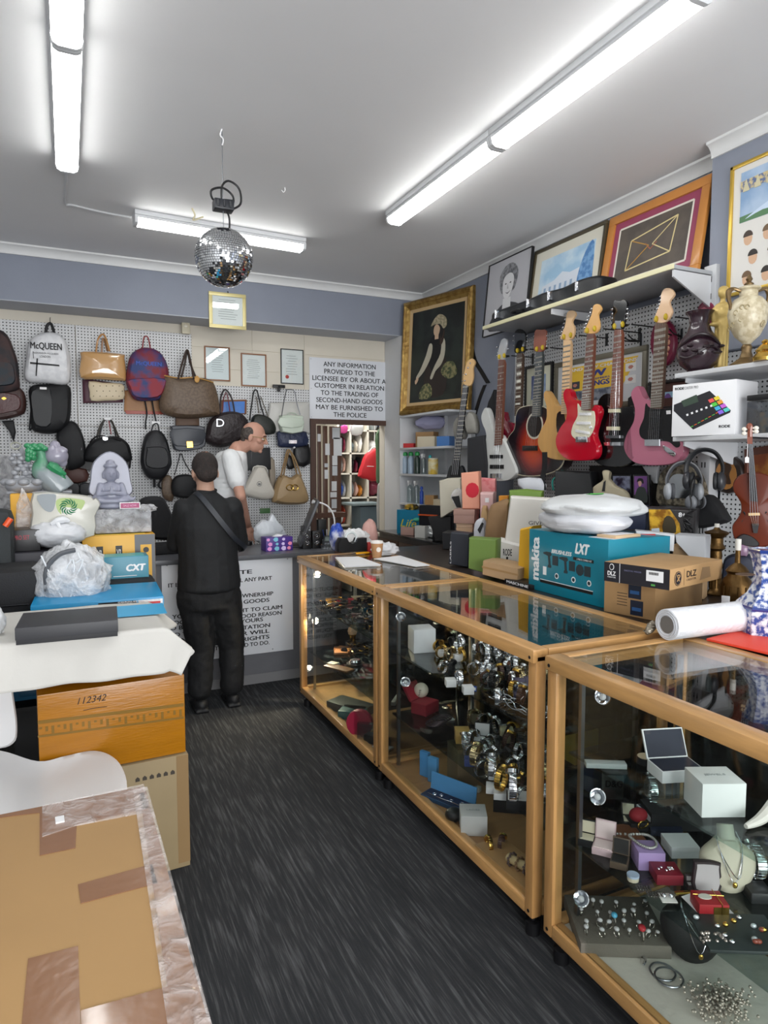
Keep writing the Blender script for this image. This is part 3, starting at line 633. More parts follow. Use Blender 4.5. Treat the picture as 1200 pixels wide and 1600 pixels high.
wd=[.66,.64,.93,.88,.73,.84,.85,.42];H_=(z1-z0)*.93/8;cx=(x0+x1)/2;INK=M('#1b1c20',.6)
for k,(s_,v)in enumerate(zip(rows,wd)):
 zt_=z1-(z1-z0)*.04-k*H_;hw=(x1-x0)*v/2;lettering(s_,(cx-hw,zt_-H_*.80,cx+hw,zt_-H_*.14),INK,t,y=-.0062,bold=.016)
for(a,b)in((.02,.97),(.5,.985),(.98,.96),(.02,.04),(.5,.02),(.98,.05),(.98,.5),(.02,.5)):
 MB().ball((x0+(x1-x0)*a,-.007,z0+(z1-z0)*b),(.004,.002,.004),5).build('screw',STEEL,t)
 # ==== DOORWAY AND BACK ROOM
BRN=M('#4f362b',.5,var=.1,vs=8,stretch=(6,6,1),name='dark_brown_wood')
fm=MB().box(DX0-.03,6.36,0,DX0+.03,6.40,DZ+.03);dr=fm.build('door_1',BRN);struct(dr)
MB().box(DX0+.03,6.36,DZ-.02,DX1+.02,6.40,DZ+.03).build('door_head',BRN,dr)
MB().box(DX0+.0,6.399,0,DX0+.03,6.53,DZ).build('door_jamb',BRN,dr)
def yx(px,Y):return at(px,740,Y=Y).x
SL=M('#5a3c2d',.45,var=.12,vs=6,stretch=(8,8,1),name='slat_wood')
dd=thing('folding_door','dark brown folding slatted door standing open in the doorway','door',Fr((DX0+.03,6.42,0)))
for i,(pa,pb,Y)in enumerate(((489,494,6.42),(497,502,6.46),(506,512,6.5),(516,523,6.55),(524,533,6.6))):
 x0,x1=yx(pa,Y),yx(pb,Y);MB().box(x0-DX0-.03,Y-6.42,.02,x1-DX0-.03,Y-6.42+.03,1.99,b=.002).build('slat',SL,dd)
MB().box(yx(489,6.47)-DX0-.03,.0,1.05,yx(531,6.6)-DX0-.03,.19,1.1).build('rail',SL,dd)
pp_=[(519,668,12,18),(521,684,13,28),(519,712,8,15),(519,728,8,15),(518,752,8,15),(516,769,10,8),(518,780,8,14),(513,797,12,12),(508,693,7,18),(507,724,6,6),(507,734,6,14),(496,678,5,12)]
for i,(a,b,w_,h_)in enumerate(pp_):
 Y=6.535 if a>510 else 6.50 if a>500 else 6.45
 p=at(a,b,Y=Y);q=at(a+w_,b+h_,Y=Y)
 o=MB().box(p.x,Y-.003,q.z,q.x,Y,p.z).build('paper_note',M('#d9dadb' if i%3 else '#c6c9cc',.6));tag(o,'white paper note fixed to the edge of the brown folding door','paper','paper notes on the brown door')
YS=7.7
p0,p1=at(528,660,Y=YS),at(597,660,Y=YS);top,bot=at(560,655,Y=YS).z+.25,0
sh=thing('shelving_unit','white pigeonhole shelving full of bagged goods in the back room','shelving',Fr((p0.x,YS,0)))
Wd=p1.x-p0.x+.25;SHM=M('#c8c3b6',.5)
cols_=[0,yx(548,YS)-p0.x,yx(575,YS)-p0.x,Wd]
for i,c in enumerate(cols_):MB().box(c-.012,0,0,c+.012,.4,top).build('divider',SHM,sh)
rows_=[at(540,y,Y=YS).z for y in(855,821,778,740,708,672)]
for z in rows_+[top]:MB().box(0,0,z-.012,Wd,.4,z+.006).build('shelf',SHM,sh)
MB().box(0,.39,.05,Wd,.4,top).build('back_panel',M('#b8b3a8',.5),sh)
pal=['#e4e4e4','#c9cbcf','#8f969c','#3c3c42','#d8cfc0','#c9543f','#3d5fae','#d08a3a','#7c2f45','#5d6a70','#dfe3e6','#a9b4bb','#e2b7a9','#2b2b30','#f0f0f0']
FILM=film_mat('clear_bag_film');nm_={'#3d5fae':'blue','#c9543f':'red','#3c3c42':'charcoal','#2b2b30':'black'}
k=0
for ri in range(1,len(rows_)):
 for ci in range(3):
  zz=rows_[ri];x0=cols_[ci]+.03;x1=cols_[ci+1]-.03;hh=.27
  n_=3 if ci<2 else 2
  for j in range(n_):
   c=pal[(k*7+j*3)%len(pal)];cxx=x0+(x1-x0)*(j+.5)/n_;rr=(x1-x0)/n_*.46;hz=rnd.uniform(.07,.12)
   m=MB().blob((0,.0,hz),(rr,.12,hz),.16,2.2,seed=k*5+j,n=12,flat_z=.0)
   o=m.build('bagged_goods',M(c,.35,bump=.6,bs=14),world=Fr((p0.x+cxx,YS+.18,zz+.008)))
   tag(o,'bundle of bagged goods stuffed in the pigeonhole shelving of the back room','bundle','bagged goods in the back room shelving');k+=1
bag('tote_bag','bright red cloth shopping bag hanging in the back room doorway','shopping bag',A4,[(600,695),(640,560),(680,460),(795,400),(800,560),(785,745),(690,725)],M('#c8222e',.6,bump=.3,bs=10),d=.1,smooth=2,prof=SOFT,fr=Fr(at(575,752,Y=7.16)),handles=[('handle',M('#e7e7e7',.5),.008,[(690,460,.05),(720,430,.05),(750,395,.05),(780,400,.05),(785,450,.05)]),('hanging_loop',M('#e7e7e7',.5),.004,[(765,400,.03),(768,280,.01),(770,110,.01)]),('print',WHITE,.003,[(690,590,.105),(760,592,.105)])])
bag('garment','green quilted garment hanging at the right edge of the doorway','garment',A4,[(790,250),(840,180),(870,180),(875,690),(865,770),(800,770),(800,600),(795,400)],M('#4d6a4b',.8,bump=.5,bs=20),d=.08,smooth=2,prof=SOFT,fr=Fr(at(594,755,Y=6.68)))
bag('garment','dark green cloth hanging over the quilted garment','garment',A4,[(820,170),(860,170),(855,400),(840,460),(820,440)],M('#1f3228',.8),d=.03,smooth=2,fr=Fr(at(595,709,Y=6.6)))
bag('shopping_bag','crumpled black and white bag hanging from the brown door rail','shopping bag',A4,[(525,165),(650,165),(630,260),(530,265)],M('#c9ccd0',.5,bump=.6,bs=12),d=.05,smooth=2,handles=[('loop',BLACK,.004,[(580,175,.01),(580,110,.01)])],fr=Fr(at(560,680,Y=7.16)))
bag('shopping_bag','small pink bag hanging at the top of the doorway','shopping bag',A4,[(420,170),(485,165),(480,240),(415,245)],M('#d5469a',.5),d=.05,smooth=2,handles=[('loop',BLACK,.004,[(450,175,.01),(450,110,.01)])],fr=Fr(at(537,677,Y=7.16)))
bag('wall_curtain','grey white cloth hanging below the green garment beside the doorway','cloth',A4,[(805,780),(865,775),(875,1000),(860,1240),(800,1240)],M('#b9b8b4',.7,bump=.4,bs=15),d=.05,smooth=2,fr=Fr(at(595,826,Y=6.62)))
tag(MB().box(-.16,0,0,.13,.28,.30,b=.01).build('storage_crate',M('#4c5d68',.5),world=Fr(at(582,830,Y=7.35))),'blue-grey plastic storage crate low in the back room','crate')
zb=at(582,830,Y=7.35).z;tb=thing('storage_bench','white bench under the blue-grey crate in the back room','bench',Fr((at(582,830,Y=7.35).x,7.1,0)))
MB().box(-.35,0,zb-.03,.35,.58,zb-.001).build('bench_top',SHM,tb)
for x in(-.34,.31):
 for y in(.01,.54):MB().box(x,y,0,x+.03,y+.03,zb-.03).build('leg',SHM,tb)
rl=at(540,655,Y=7.15);tag(MB().cyl((1.31,7.15,rl.z+.02),(4.49,7.15,rl.z+.02),.012).build('hanging_rail',STEEL),'steel rail across the top of the back room from which bags hang','rail')
tag(MB().box(-.2,0,0,.2,.35,.03,b=.005).build('flat_board',M('#77868a',.5),world=Fr(at(575,790,Y=7.3))),'grey-green flat panel lying over the crate in the back room','panel')
# ==== SERVICE COUNTER AND WHAT STANDS ON IT
CY=4.73;CZ=.95
LAM=M('#5a5c61',.35,var=.05,vs=30,name='grey_laminate');CFR=M('#636469',.5,var=.05,vs=8,name='grey_counter_front')
t=thing('service_counter','grey service counter across the back of the shop with a lettered board on its front','counter',Fr((.5,CY,0)))
MB().box(-1.9,-.04,CZ-.035,1.3,.60,CZ,b=.004).build('worktop',LAM,t)
MB().box(-1.9,0,0,1.3,.02,CZ-.035).build('front_panel',CFR,t)
for x in(-1.9,-.6,.6,1.28):MB().box(x,.02,0,x+.02,.58,CZ-.035).build('side_panel',CFR,t)
MB().box(-1.9,-.006,0,1.3,0,.07).build('kick_strip',M('#7a7a7c',.5),t)
fr=Fr(at(380,1018,Y=CY-.004));t=thing('notice_board','white notice board with bold black capitals on the counter front, partly behind the customer','sign',fr)
q=fr.pp([(252,880),(458,869),(457,1015),(305,1033)],.006);x0,x1=q[0][0],(q[1][0]+q[2][0])/2;z1=(q[0][1]+q[1][1])/2;z0=(q[2][1]+q[3][1])/2
MB().box(x0,-.006,z0,x1,0,z1,b=.001).build('board',M('#dcdfe4',.4),t)
def row(s_,x_,y_,w_,align='R'):
 a=fr.px(x_,y_,.006);h_=.029
 lettering(s_,(a[0]-w_,a[1],a[0],a[1]+h_),INK,t,y=-.0062,bold=.03)
xr_=lambda px,py:(px,py)
pxpm=1045/4.75
for s_,ex,ey,wpx in(('CERTIFICATE',394,896,106),('IT IS AN OFFENCE TO SELL ANY PART',425,906,160),('WARNING ABOUT OWNERSHIP',427,930,150),('AND SALE OF GOODS',421,940,118),('YOU HAVE THE RIGHT TO CLAIM',441,951,172),('GOODS IF YOU HAVE GOOD REASON',440,960,176),('TO BELIEVE THEY ARE YOURS',411,970.5,150),('GO TO THE POLICE STATION',422,979.5,158),('AND AN OFFICER WILL',421,988.5,148),('EXPLAIN YOUR RIGHTS',421,997.5,138),('AND WHAT YOU NEED TO DO.',421,1006.5,132)):
 row(s_,ex,ey,wpx/pxpm)
for(a,b)in((.04,.98),(.5,.98),(.96,.97),(.83,.03)):MB().ball((x0+(x1-x0)*a,-.007,z0+(z1-z0)*b),(.005,.002,.005),5).build('screw',STEEL,t)
def onz(x,y,z,rz=0):return Fr(at(x,y,Z=z),rz)
fr=onz(437,861,CZ,R(4));t=thing('tissue_box','purple tissue box with pink and blue floral print on the grey counter','tissue box',fr)
MB().box(-.105,0,0,.105,.12,.105,b=.003).build('box',M('#4a2f86',.4),t)
pr=[];r2=random.Random(5)
for i in range(11):
 cx_,cz_=-.08+(i%4)*.054+r2.uniform(-.008,.008),.02+(i//4)*.034;rr=r2.uniform(.012,.022)
 MB().flat([(cx_+rr*math.cos(k*.628)*(1 if k%2 else .8),cz_+rr*.8*math.sin(k*.628))for k in range(10)],-.0003,.001).build('printed_flower',M(('#e79ad6','#7fc3d8','#d9c7f0','#f08fb0')[i%4],.5),t)
MB().puff([(-.04,.0),(.0,.02),(.05,.01),(.03,-.005)],[(1,.06),(.8,.04)]).build('tissue',WHITE,t,world=None).location=(0,0,.105)
fr=onz(425,850,CZ);t=MB()
t.blob((0,.12,.085),(.12,.07,.10),.12,2,seed=3,flat_z=0,ridge=.15)
t.puff(spl(fr.pp([(404,840),(416,818),(424,802),(432,812),(447,840)],-.12),4),[(.9,.14),(1,.12),(.9,.09),(0,.08)])
tag(t.build('plastic_bag',M('#cdd2d8',.3,bump=.8,bs=12,name='white_plastic_film'),world=fr),'crumpled white plastic bag behind the purple tissue box','plastic bag')
for i,(a,b,lb)in enumerate(((480,858,'black earring display stand with round silver hoops, nearest the tissue box'),(495,857,'black earring display stand with round silver hoops, nearest the card terminal'))):
 fr=onz(a,b,CZ,R(-6));t=thing('jewellery_stand',lb,'display stand',fr);MB().box(-.032,0,0,.032,.05,.135,b=.003).build('stand',BLACK,t)
 for zz,rr in((.10,.022),(.045,.016)):MB().tube([(rr*math.cos(k*.785),-.004,zz+rr*math.sin(k*.785))for k in range(8)],.0025,6,closed=True).tube([(.008*math.cos(k*.785),-.004,zz+.008*math.sin(k*.785))for k in range(8)],.002,5,closed=True).build('hoop_earrings',CHROME,t)
fr=Fr(at(466,853,Z=CZ),R(74));t=thing('computer_monitor','black computer monitor seen from the back edge on the counter','monitor',fr)
mx=Matrix.Rotation(R(22),4,'X')
MB().box(-.22,-.012,.02,.22,.012,.40,mx=mx,b=.006).build('screen',M('#2c2d33',.4),t)
MB().box(-.03,-.06,0,.03,-.02,.16,b=.004).build('stand_neck',BLACK,t);MB().box(-.11,-.04,0,.11,.12,.012,b=.004).build('stand_base',BLACK,t)
fr=onz(523,853,CZ);t=thing('desk_lamp','white gooseneck desk lamp arching beside the monitor','desk lamp',fr)
MB().cyl((0,0,0),(0,0,.015),.045).build('base',WHITE,t)
pl=[fr.px(*p_)for p_ in((522,850),(523,825),(521,805),(513,792),(502,786),(493,785))]
MB().tube([(a,0,b)for a,b in pl],.0065,8).build('neck',WHITE,t)
a,b=pl[-1];MB().tube([(a+.03,0,b),(a,0,b),(a-.025,0,b+.008)],[.008,.012,.017],10).build('lamp_head',WHITE,t)
fr=onz(511,853,CZ);t=thing('pen_holder','white tray of pens standing beside the card terminal','pen holder',fr)
MB().lathe([(.035,0),(.04,.05),(.037,.05),(.032,.005)],16).build('cup',M('#c9cdd2',.4),t)
for i,c in enumerate(('#c9303a','#e8e8e8','#27408b','#1a1a1a','#3c9a5b')):MB().cyl((.012*math.cos(i*1.3),.012*math.sin(i*1.3),.01),(.035*math.cos(i*1.3),.03*math.sin(i*1.3),.13),.0035).build('pen',M(c,.4),t)
fr=onz(505,850,CZ);tag(MB().box(-.04,0,0,.03,.05,.2,b=.006).build('pen_box',M('#1c1f1e',.5),world=fr),'dark upright box behind the pens','box')
fr=Fr(at(512,858,Z=CZ),R(-30));t=thing('card_terminal','dark card payment terminal with keypad on the counter','payment terminal',fr);mx=Matrix.Translation((0,.05,.03))@Matrix.Rotation(R(35),4,'X')
MB().box(-.05,-.09,-.02,.05,.09,.015,mx=mx,b=.008).build('terminal_body',M('#34383c',.45),t)
MB().box(-.035,.02,.015,.035,.07,.017,mx=mx).build('display',M('#6f7b78',.2),t)
kp=MB()
for i in range(3):
 for j in range(4):kp.box(-.03+i*.022,-.075+j*.02,.015,-.014+i*.022,-.062+j*.02,.019,mx=mx)
kp.build('keypad',M('#7c8288',.5),t)
MB().box(-.055,.0,0,.055,.12,.03,b=.005).build('terminal_base',M('#22252a',.5),t)
fr=onz(388,852,CZ);tag(MB().lathe([(.028,0),(.032,.01),(.03,.03),(.02,.036)],18).build('puck',BLACK,world=fr),'black round puck by the hand of the clerk','container')
fr=onz(377,851,CZ,R(10));tag(MB().box(-.035,0,0,.035,.03,.018,b=.004).build('red_case',M('#b3242c',.4),world=fr),'small red case on the counter beside the black puck','case')
fr=onz(372,845,CZ,R(10));tag(MB().box(-.04,0,0,.04,.05,.04,b=.004).build('ring_box',M('#26262a',.4),world=fr),'small dark box on the counter in front of the clerk','box')
fr=onz(262,858,CZ,R(3));t=thing('counter_mat','cream card lying in a black tray on the left of the grey counter','tray',fr);MB().box(-.14,-.02,0,.15,.2,.012,b=.003).build('tray',BLACK,t);MB().box(-.05,0,.012,.13,.16,.015).build('card',M('#b9b79c',.5),t)
fr=frB(414,802,.0);tag(MB().box(-.05,-.012,0,.05,0,.05,b=.002).build('green_packet',M('#4d7a48',.5),world=fr),'small green packet hanging low on the pegboard behind the clerk','packet')
SEAT=M('#17181c',.75,bump=.2,bs=200,name='black_seat_fabric')
fr=Fr((at(250,845,Y=5.2).x,5.2,CZ+.001),R(5));t=thing('car_seat_pad','black padded seat shell standing behind the shrink-wrapped box','seat',fr)
o=spl(fr.pp([(222,838),(217,800),(222,779),(250,776),(262,790),(275,820),(290,842),(240,843)],.05),4);o=[(a,max(.004,b))for a,b in o];MB().puff(o,[(.85,.02),(1,-.02),(1,-.06),(.85,-.085),(0,-.09)]).build('backrest',SEAT,t)
MB().box(-.14,-.22,0.0,.16,.0,.07,b=.02).build('seat',SEAT,t)
# ==== THINGS AT THE FAR END OF THE FIRST CASE (top z = 1.0)
TZ=1.0005
fr=Fr(at(556,866,Z=TZ),R(5));t=thing('tape_dispenser','black tape dispenser holding a clear roll on the far end of the glass case','tape dispenser',fr)
fp=lambda P_:[fr.px(*A4([p])[0])for p in P_]
body=fp([(395,1485),(395,1400),(425,1340),(480,1335),(500,1375),(540,1400),(585,1375),(600,1340),(690,1335),(690,1480)])
MB().slab(body,.06,0,.003).build('body',M('#131417',.35),t)
u=fr.px(*A4([(545,1345)])[0]);MB().tube([(u[0]+.04*math.cos(k*.628),.03,u[1]+.04*math.sin(k*.628))for k in range(10)],.008,8,closed=True).build('tape_roll',M('#cfd6d6',.2),t)
fr=onz(589,871,TZ);t=thing('coffee_cup','brown paper coffee cup with white lid and round logo on the glass case','coffee cup',fr)
MB().lathe([(.029,0),(.041,.095),(.038,.095),(.026,.004)],24).build('cup',M('#b5875c',.55),t);MB().lathe([(.042,.093),(.043,.1),(.038,.108),(.034,.108),(.032,.102)],24).build('lid',M('#e4e0da',.4),t)
MB().cyl((-.005,-.0345,.055),(-.005,-.0375,.055),.016).build('logo',M('#e8dfd4',.5),t)
fr=onz(580,864,TZ);tag(MB().box(-.025,0,0,.02,.05,.07,b=.002).build('red_packet',M('#b2332f',.5),world=fr),'small red packet beside the coffee cup','packet')
fr=Fr(at(564,865,Z=TZ),R(5));t=thing('box_cutter','yellow box cutter lying in front of the tape dispenser','knife',fr);MB().box(-.05,-.03,0,.05,-.01,.013,b=.005).build('handle',M('#f0a818',.4),t);MB().box(-.08,-.026,.004,-.05,-.014,.007).build('blade',STEEL,t)
def papers(name,label,pts,z,n=3):
 P_=[at(a,b,Z=z)for a,b in pts];c=sum(P_,Vector())/len(P_);m=MB();r3=random.Random(len(label))
 for k in range(n):
  rot=Matrix.Rotation(r3.uniform(-.04,.04),3,'Z');dd_=Vector((r3.uniform(-.006,.006),r3.uniform(-.006,.006),0));q_=[rot@(p-c)+dd_ for p in P_]
  base=k*.002
  m.add([(p.x,p.y,base+.0)for p in q_]+[(p.x,p.y,base+.0012)for p in q_],[(0,1,2,3),(4,5,6,7),(0,1,5,4),(1,2,6,5),(2,3,7,6),(3,0,4,7)])
 return tag(m.build(name,M('#f0f1f3',.5),world=Fr((c.x,c.y,z)),smooth=0),label,'papers')
papers('paper_stack','stack of white papers on the glass case nearest the tape dispenser',[(524,872),(560,871),(596,884),(540,887)],TZ,4)
papers('paper_stack','spread white papers on the glass case right of the coffee cup',[(584,874),(625,869),(672,884),(650,886)],TZ,3)
fr=onz(607,868,TZ);t=MB();t.blob((0,.05,.03),(.085,.06,.045),.2,2.5,seed=9,flat_z=0,ridge=.3);tag(t.build('plastic_bag',M('#d5d7da',.3,bump=.8,bs=14),world=fr),'crumpled white bag behind the coffee cup','plastic bag')
fr=onz(560,860,TZ);t=MB();t.blob((0,.1,.06),(.12,.05,.075),.2,2.5,seed=12,flat_z=0,ridge=.35);tag(t.build('plastic_bag',M('#dfe0e0',.3,bump=.9,bs=14),world=fr),'white rumpled packing bag behind the black tape dispenser','plastic bag')
fr=onz(533,862,TZ);t=MB();t.blob((0,.08,.09),(.05,.05,.1),.15,2.5,seed=14,flat_z=0);tag(t.build('tissue_pack',M('#2a49a8',.35,c2='#dfe3ee',vs=9),world=fr),'blue and white plastic pack left of the tape dispenser','packet')
fr=onz(590,858,TZ);t=MB();t.blob((.0,.14,.09),(.06,.05,.11),.1,2,seed=15,flat_z=0);tag(t.build('paper_bag',M('#c79c93',.6,bump=.5,bs=16),world=fr),'pinkish crumpled bag behind the white plastic on the far case end','bag')
fr=onz(575,858,TZ);tag(MB().box(-.07,.16,0,.02,.24,.1,b=.01).build('red_pouch',M('#a8262f',.5),world=fr),'dark red pouch behind the rumpled packing bag','pouch')
# ==== PEOPLE
SKIN=M('#b08a76',.55,var=.06,vs=12,name='skin_tan');SKIN2=M('#c0917d',.55,var=.08,vs=12,name='skin_flushed')
def capsule(m,a,b,ra,rb,n=14,flat=None):
 a=Vector(a);b=Vector(b);m.ball(a,ra,8);m.ball(b,rb,8);m.cyl(a,b,ra,rb,n)
def skinned(parent,name,m,mat_,vox=.009,sm=4,disp=None):
 o=m.build(name,mat_,parent,smooth=0)
 r_=o.modifiers.new('remesh','REMESH');r_.mode='VOXEL';r_.voxel_size=vox;r_.use_smooth_shade=True
 s_=o.modifiers.new('smooth','SMOOTH');s_.iterations=sm;s_.factor=.5
 if disp:
  tx=bpy.data.textures.new('folds','CLOUDS');tx.noise_scale=disp[1];d_=o.modifiers.new('displace','DISPLACE');d_.texture=tx;d_.strength=disp[0];d_.mid_level=.5
 return o
def hand(m,wrist,d,palm_n,s=1.0,curl=.5,spread=.25,thumb=1):
 """palm with four fingers and a thumb; d: direction of fingers, palm_n: direction the palm faces"""
 d=Vector(d).normalized();pn=Vector(palm_n).normalized();sd=d.cross(pn).normalized();w_=Vector(wrist)
 k=w_+d*.05*s
 for i,f_ in enumerate((-1.5,-.5,.5,1.5)):
  b0=w_+d*.085*s+sd*f_*.019*s;m.cyl(w_+sd*f_*.008*s,b0,.015*s,.0115*s,10);m.ball(b0,.0115*s,6)
  L_=(.066,.078,.074,.058)[i]*s;dr=(d+sd*f_*spread*.22).normalized();p=b0
  for j in range(3):
   dr=(dr+pn*curl*.45).normalized();q_=p+dr*L_*(.45,.32,.25)[j];rr=(.0092,.0085,.0075)[j]*s;m.cyl(p,q_,rr,rr*.9,8);m.ball(q_,rr*.9,6);p=q_
 m.ball(w_+d*.045*s,(.028*s,.028*s,.028*s),8)
 t0=w_+d*.03*s-sd*thumb*.028*s;dr=(d*.75-sd*thumb*.6+pn*.25).normalized()
 m.cyl(w_+d*.01*s,t0,.016*s,.013*s,8);q_=t0+dr*.04*s;m.cyl(t0,q_,.012*s,.0105*s,8);m.ball(q_,.0105*s,6)
 dr=(dr+d*.5).normalized();q2=q_+dr*.03*s;m.cyl(q_,q2,.0105*s,.009*s,8);m.ball(q2,.009*s,6)
def head(m,c,mx,s=1.0):
 """head about centre c; local: y- is the face; mx orients it"""
 T_=Matrix.Translation(c)@mx.to_4x4()
 m.ball((0,.008*s,.02*s),(.076*s,.095*s,.098*s),14,T_)
 m.ball((0,-.03*s,-.045*s),(.056*s,.062*s,.07*s),12,T_)
 m.ball((0,-.078*s,-.096*s),(.02*s,.016*s,.016*s),8,T_)
 m.ball((0,-.085*s,.03*s),(.05*s,.014*s,.014*s),8,T_)
 m.ball((0,-.107*s,-.022*s),(.014*s,.02*s,.014*s),8,T_)
 m.cyl(T_@Vector((0,-.088*s,.02*s)),T_@Vector((0,-.112*s,-.02*s)),.008*s,.013*s,8)
 m.ball((0,-.087*s,-.058*s),(.025*s,.01*s,.007*s),8,T_)
 m.ball((0,-.085*s,-.069*s),(.021*s,.01*s,.006*s),8,T_)
 for k in(-1,1):
  m.ball((k*.078*s,.01*s,-.012*s),(.009*s,.018*s,.032*s),8,T_)
  m.ball((k*.045*s,-.058*s,-.02*s),(.022*s,.02*s,.02*s),8,T_)
  # ---- customer, seen from behind
f0=(at(316,1100,Z=0)+at(364,1090,Z=0))/2
px_c=at(330,1100,Y=4.40).x
cust=thing('person','person in black shirt and trousers with crossbody strap, seen from behind at the counter','person',Fr((f0.x,4.36,0),R(-8)))
frc=Fr((f0.x,4.36,0),0)
def cp(x,y,dy=0):u=frc.px(x,y,-dy);return(u[0],dy,u[1])
bm_=MB();hc=Vector(cp(320,738,.03));HM=Matrix.Rotation(R(180),3,'Z')@Matrix.Rotation(R(22),3,'X')
TRB=M('#0b0c0f',.8,bump=.2,bs=180,name='black_cotton_trousers');POLO=M('#0e1013',.75,bump=.15,bs=260,name='black_pique_shirt')
cust.rotation_euler=(0,0,0)
head(bm_,hc,HM,1.0)
neck=Vector(cp(321,766,.01));capsule(bm_,hc+Vector((0,-.01,-.05)),neck,.052,.058)
chest=Vector(cp(323,820,0));waist=Vector(cp(325,880,0));hip=Vector(cp(327,925,0))
capsule(bm_,neck,chest,.055,.085);capsule(bm_,chest,waist,.09,.09);capsule(bm_,waist,hip,.09,.09)
LS,RS=Vector(cp(287,795,.0)),Vector(cp(363,792,.0))
LE,RE=Vector(cp(274,850,.10)),Vector(cp(374,848,.08));LW,RW=Vector(cp(283,846,.30)),Vector(cp(366,848,.28))
for a,b,c in((LS,LE,LW),(RS,RE,RW)):capsule(bm_,a,b,.05,.042);capsule(bm_,b,c,.04,.028)
hand(bm_,LW,(.25,1,-.15),(0,0,-1),.95,.5);hand(bm_,RW,(-.25,1,-.15),(0,0,-1),.95,.5,thumb=-1)
Lk,Rk=Vector(cp(314,1010,.04)),Vector(cp(362,1008,.04));La,Ra=Vector(cp(313,1082,.0)),Vector(cp(363,1076,.02));Lh,Rh=Vector(cp(305,935,0)),Vector(cp(348,935,0))
for a,b,c in((Lh,Lk,La),(Rh,Rk,Ra)):capsule(bm_,a,b,.075,.055);capsule(bm_,b,c,.052,.038);capsule(bm_,c,c+Vector((0,.12,-.035)),.035,.03)
skinned(cust,'body',bm_,SKIN,.006,3)
hr=MB();T_=Matrix.Translation(hc)@HM.to_4x4();hr.ball((0,.022,.034),(.083,.094,.096),14,T_);hr.ball((0,.062,-.03),(.07,.05,.06),12,T_)
skinned(cust,'hair',hr,M('#1d1715',.7,c2='#2c211d',vs=60,bump=.8,bs=220,stretch=(1,1,.3)),.007,2)
cr=MB();tp=T_@Vector((0.006,.052,.118));cr.ball((0,.052,.104),(.032,.036,.016),10,T_);cr.build('thinning_crown',M('#8a6350',.6,c2='#33261f',vs=90),cust)
sh_=MB()
def tors(m,pts,rx_,ry_):
 for(a,r1,r2_),(b,r3_,r4_)in zip(pts,pts[1:]):
  n_=7
  for k in range(n_+1):
   q_=a.lerp(b,k/n_);m.ball(q_,(r1+(r3_-r1)*k/n_,r2_+(r4_-r2_)*k/n_,.055),9)
V=Vector
tors(sh_,[(V(cp(321,776,.0)),.085,.07),(V(cp(322,792,0)),.175,.10),(V(cp(324,825,0)),.2,.13),(V(cp(326,870,0)),.192,.135),(V(cp(327,905,0)),.205,.145),(V(cp(327,917,0)),.205,.15)],0,0)
for a,b,c in((LS,LE,LW),(RS,RE,RW)):capsule(sh_,a,b.lerp(a,.0),.068,.058);capsule(sh_,b,b.lerp(c,.35),.058,.052)
skinned(cust,'polo_shirt',sh_,POLO,.009,5,(.012,.12))
cl=MB();nk=V(cp(321,768,.005));cl.tube([nk+V((.062*math.cos(k*.785),.058*math.sin(k*.785)+.005,.012*math.sin(k*.785)))for k in range(8)],.014,8,closed=True,flat=(.018,.009));cl.build('collar',POLO,cust)
tr=MB()
tors(tr,[(V(cp(327,900,0)),.182,.125),(V(cp(327,945,0)),.19,.135)],0,0)
for a,b,c in((Lh,Lk,La),(Rh,Rk,Ra)):capsule(tr,a+V((0,0,.02)),b,.12,.09);capsule(tr,b,c+V((0,0,.03)),.088,.078);tr.ball(c+V((0,0,.0)),(.07,.075,.035),8)
skinned(cust,'trousers',tr,TRB,.009,4,(.022,.1))
for a in(La,Ra):
 x_,y_=a.x,a.y;s_=MB();s_.box(x_-.045,y_-.075,.001,x_+.045,y_+.19,.025,b=.01)
 s_.ball((x_,y_-.01,.045),(.046,.068,.045),10);s_.ball((x_,y_+.1,.035),(.048,.095,.035),10)
 skinned(cust,'shoe',s_,M('#141518',.6),.006,2)
st=MB();sp=[V(cp(308,778,-.06)),V(cp(302,772,.02)),V(cp(300,785,.1))]
st.ribbon([cp(303,771,.07),cp(305,769,-.02),cp(314,776,-.095),cp(330,795,-.135),cp(348,818,-.145),cp(368,842,-.12),cp(384,856,-.02),cp(375,860,.12)],(.022,0,.022),.004);st.build('crossbody_strap',M('#20242c',.5),cust)
pk=MB();pk.ball(cp(293,905,.0),(.012,.05,.05));pk.build('belt_pouch',TRB,cust)
# ---- clerk behind the counter, bending forward to the right
CLY=5.62
clerk=thing('person','person in white t-shirt and glasses bending over the counter, one hand on it','person',Fr((at(370,850,Y=CLY).x,CLY,0)))
sbox_=MB().box(-1.9,5.36,0,DX0,6.30,.16).build('floor_platform',M('#3a3a3d',.8));struct(sbox_)
frk=Fr((at(370,850,Y=CLY).x,CLY,0),0)
def kp_(x,y,dy=0):u=frk.px(x,y,-dy);return Vector((u[0],dy,u[1]))
b2=MB();hk=kp_(396,683,-.10);HK=Matrix.Rotation(R(68),3,'Z')@Matrix.Rotation(R(14),3,'X')
head(b2,hk,HK,1.05)
nb=kp_(372,702,-.04);capsule(b2,hk+V((-.02,.0,-.04)),nb,.055,.062)
cs=kp_(360,730,.0);ws=kp_(350,800,.05);hp_=kp_(350,850,.05)
capsule(b2,nb,cs,.07,.11);capsule(b2,cs,ws,.12,.12);capsule(b2,ws,hp_,.12,.13)
sR=kp_(361,716,-.16);eR=kp_(376,778,-.24);wR=kp_(387,822,-.50);wR=at(388,822,Z=1.06)-Vector(frk.o)
eR=kp_(376,775,-.30)
capsule(b2,sR,eR,.052,.042);capsule(b2,eR,wR,.041,.028)
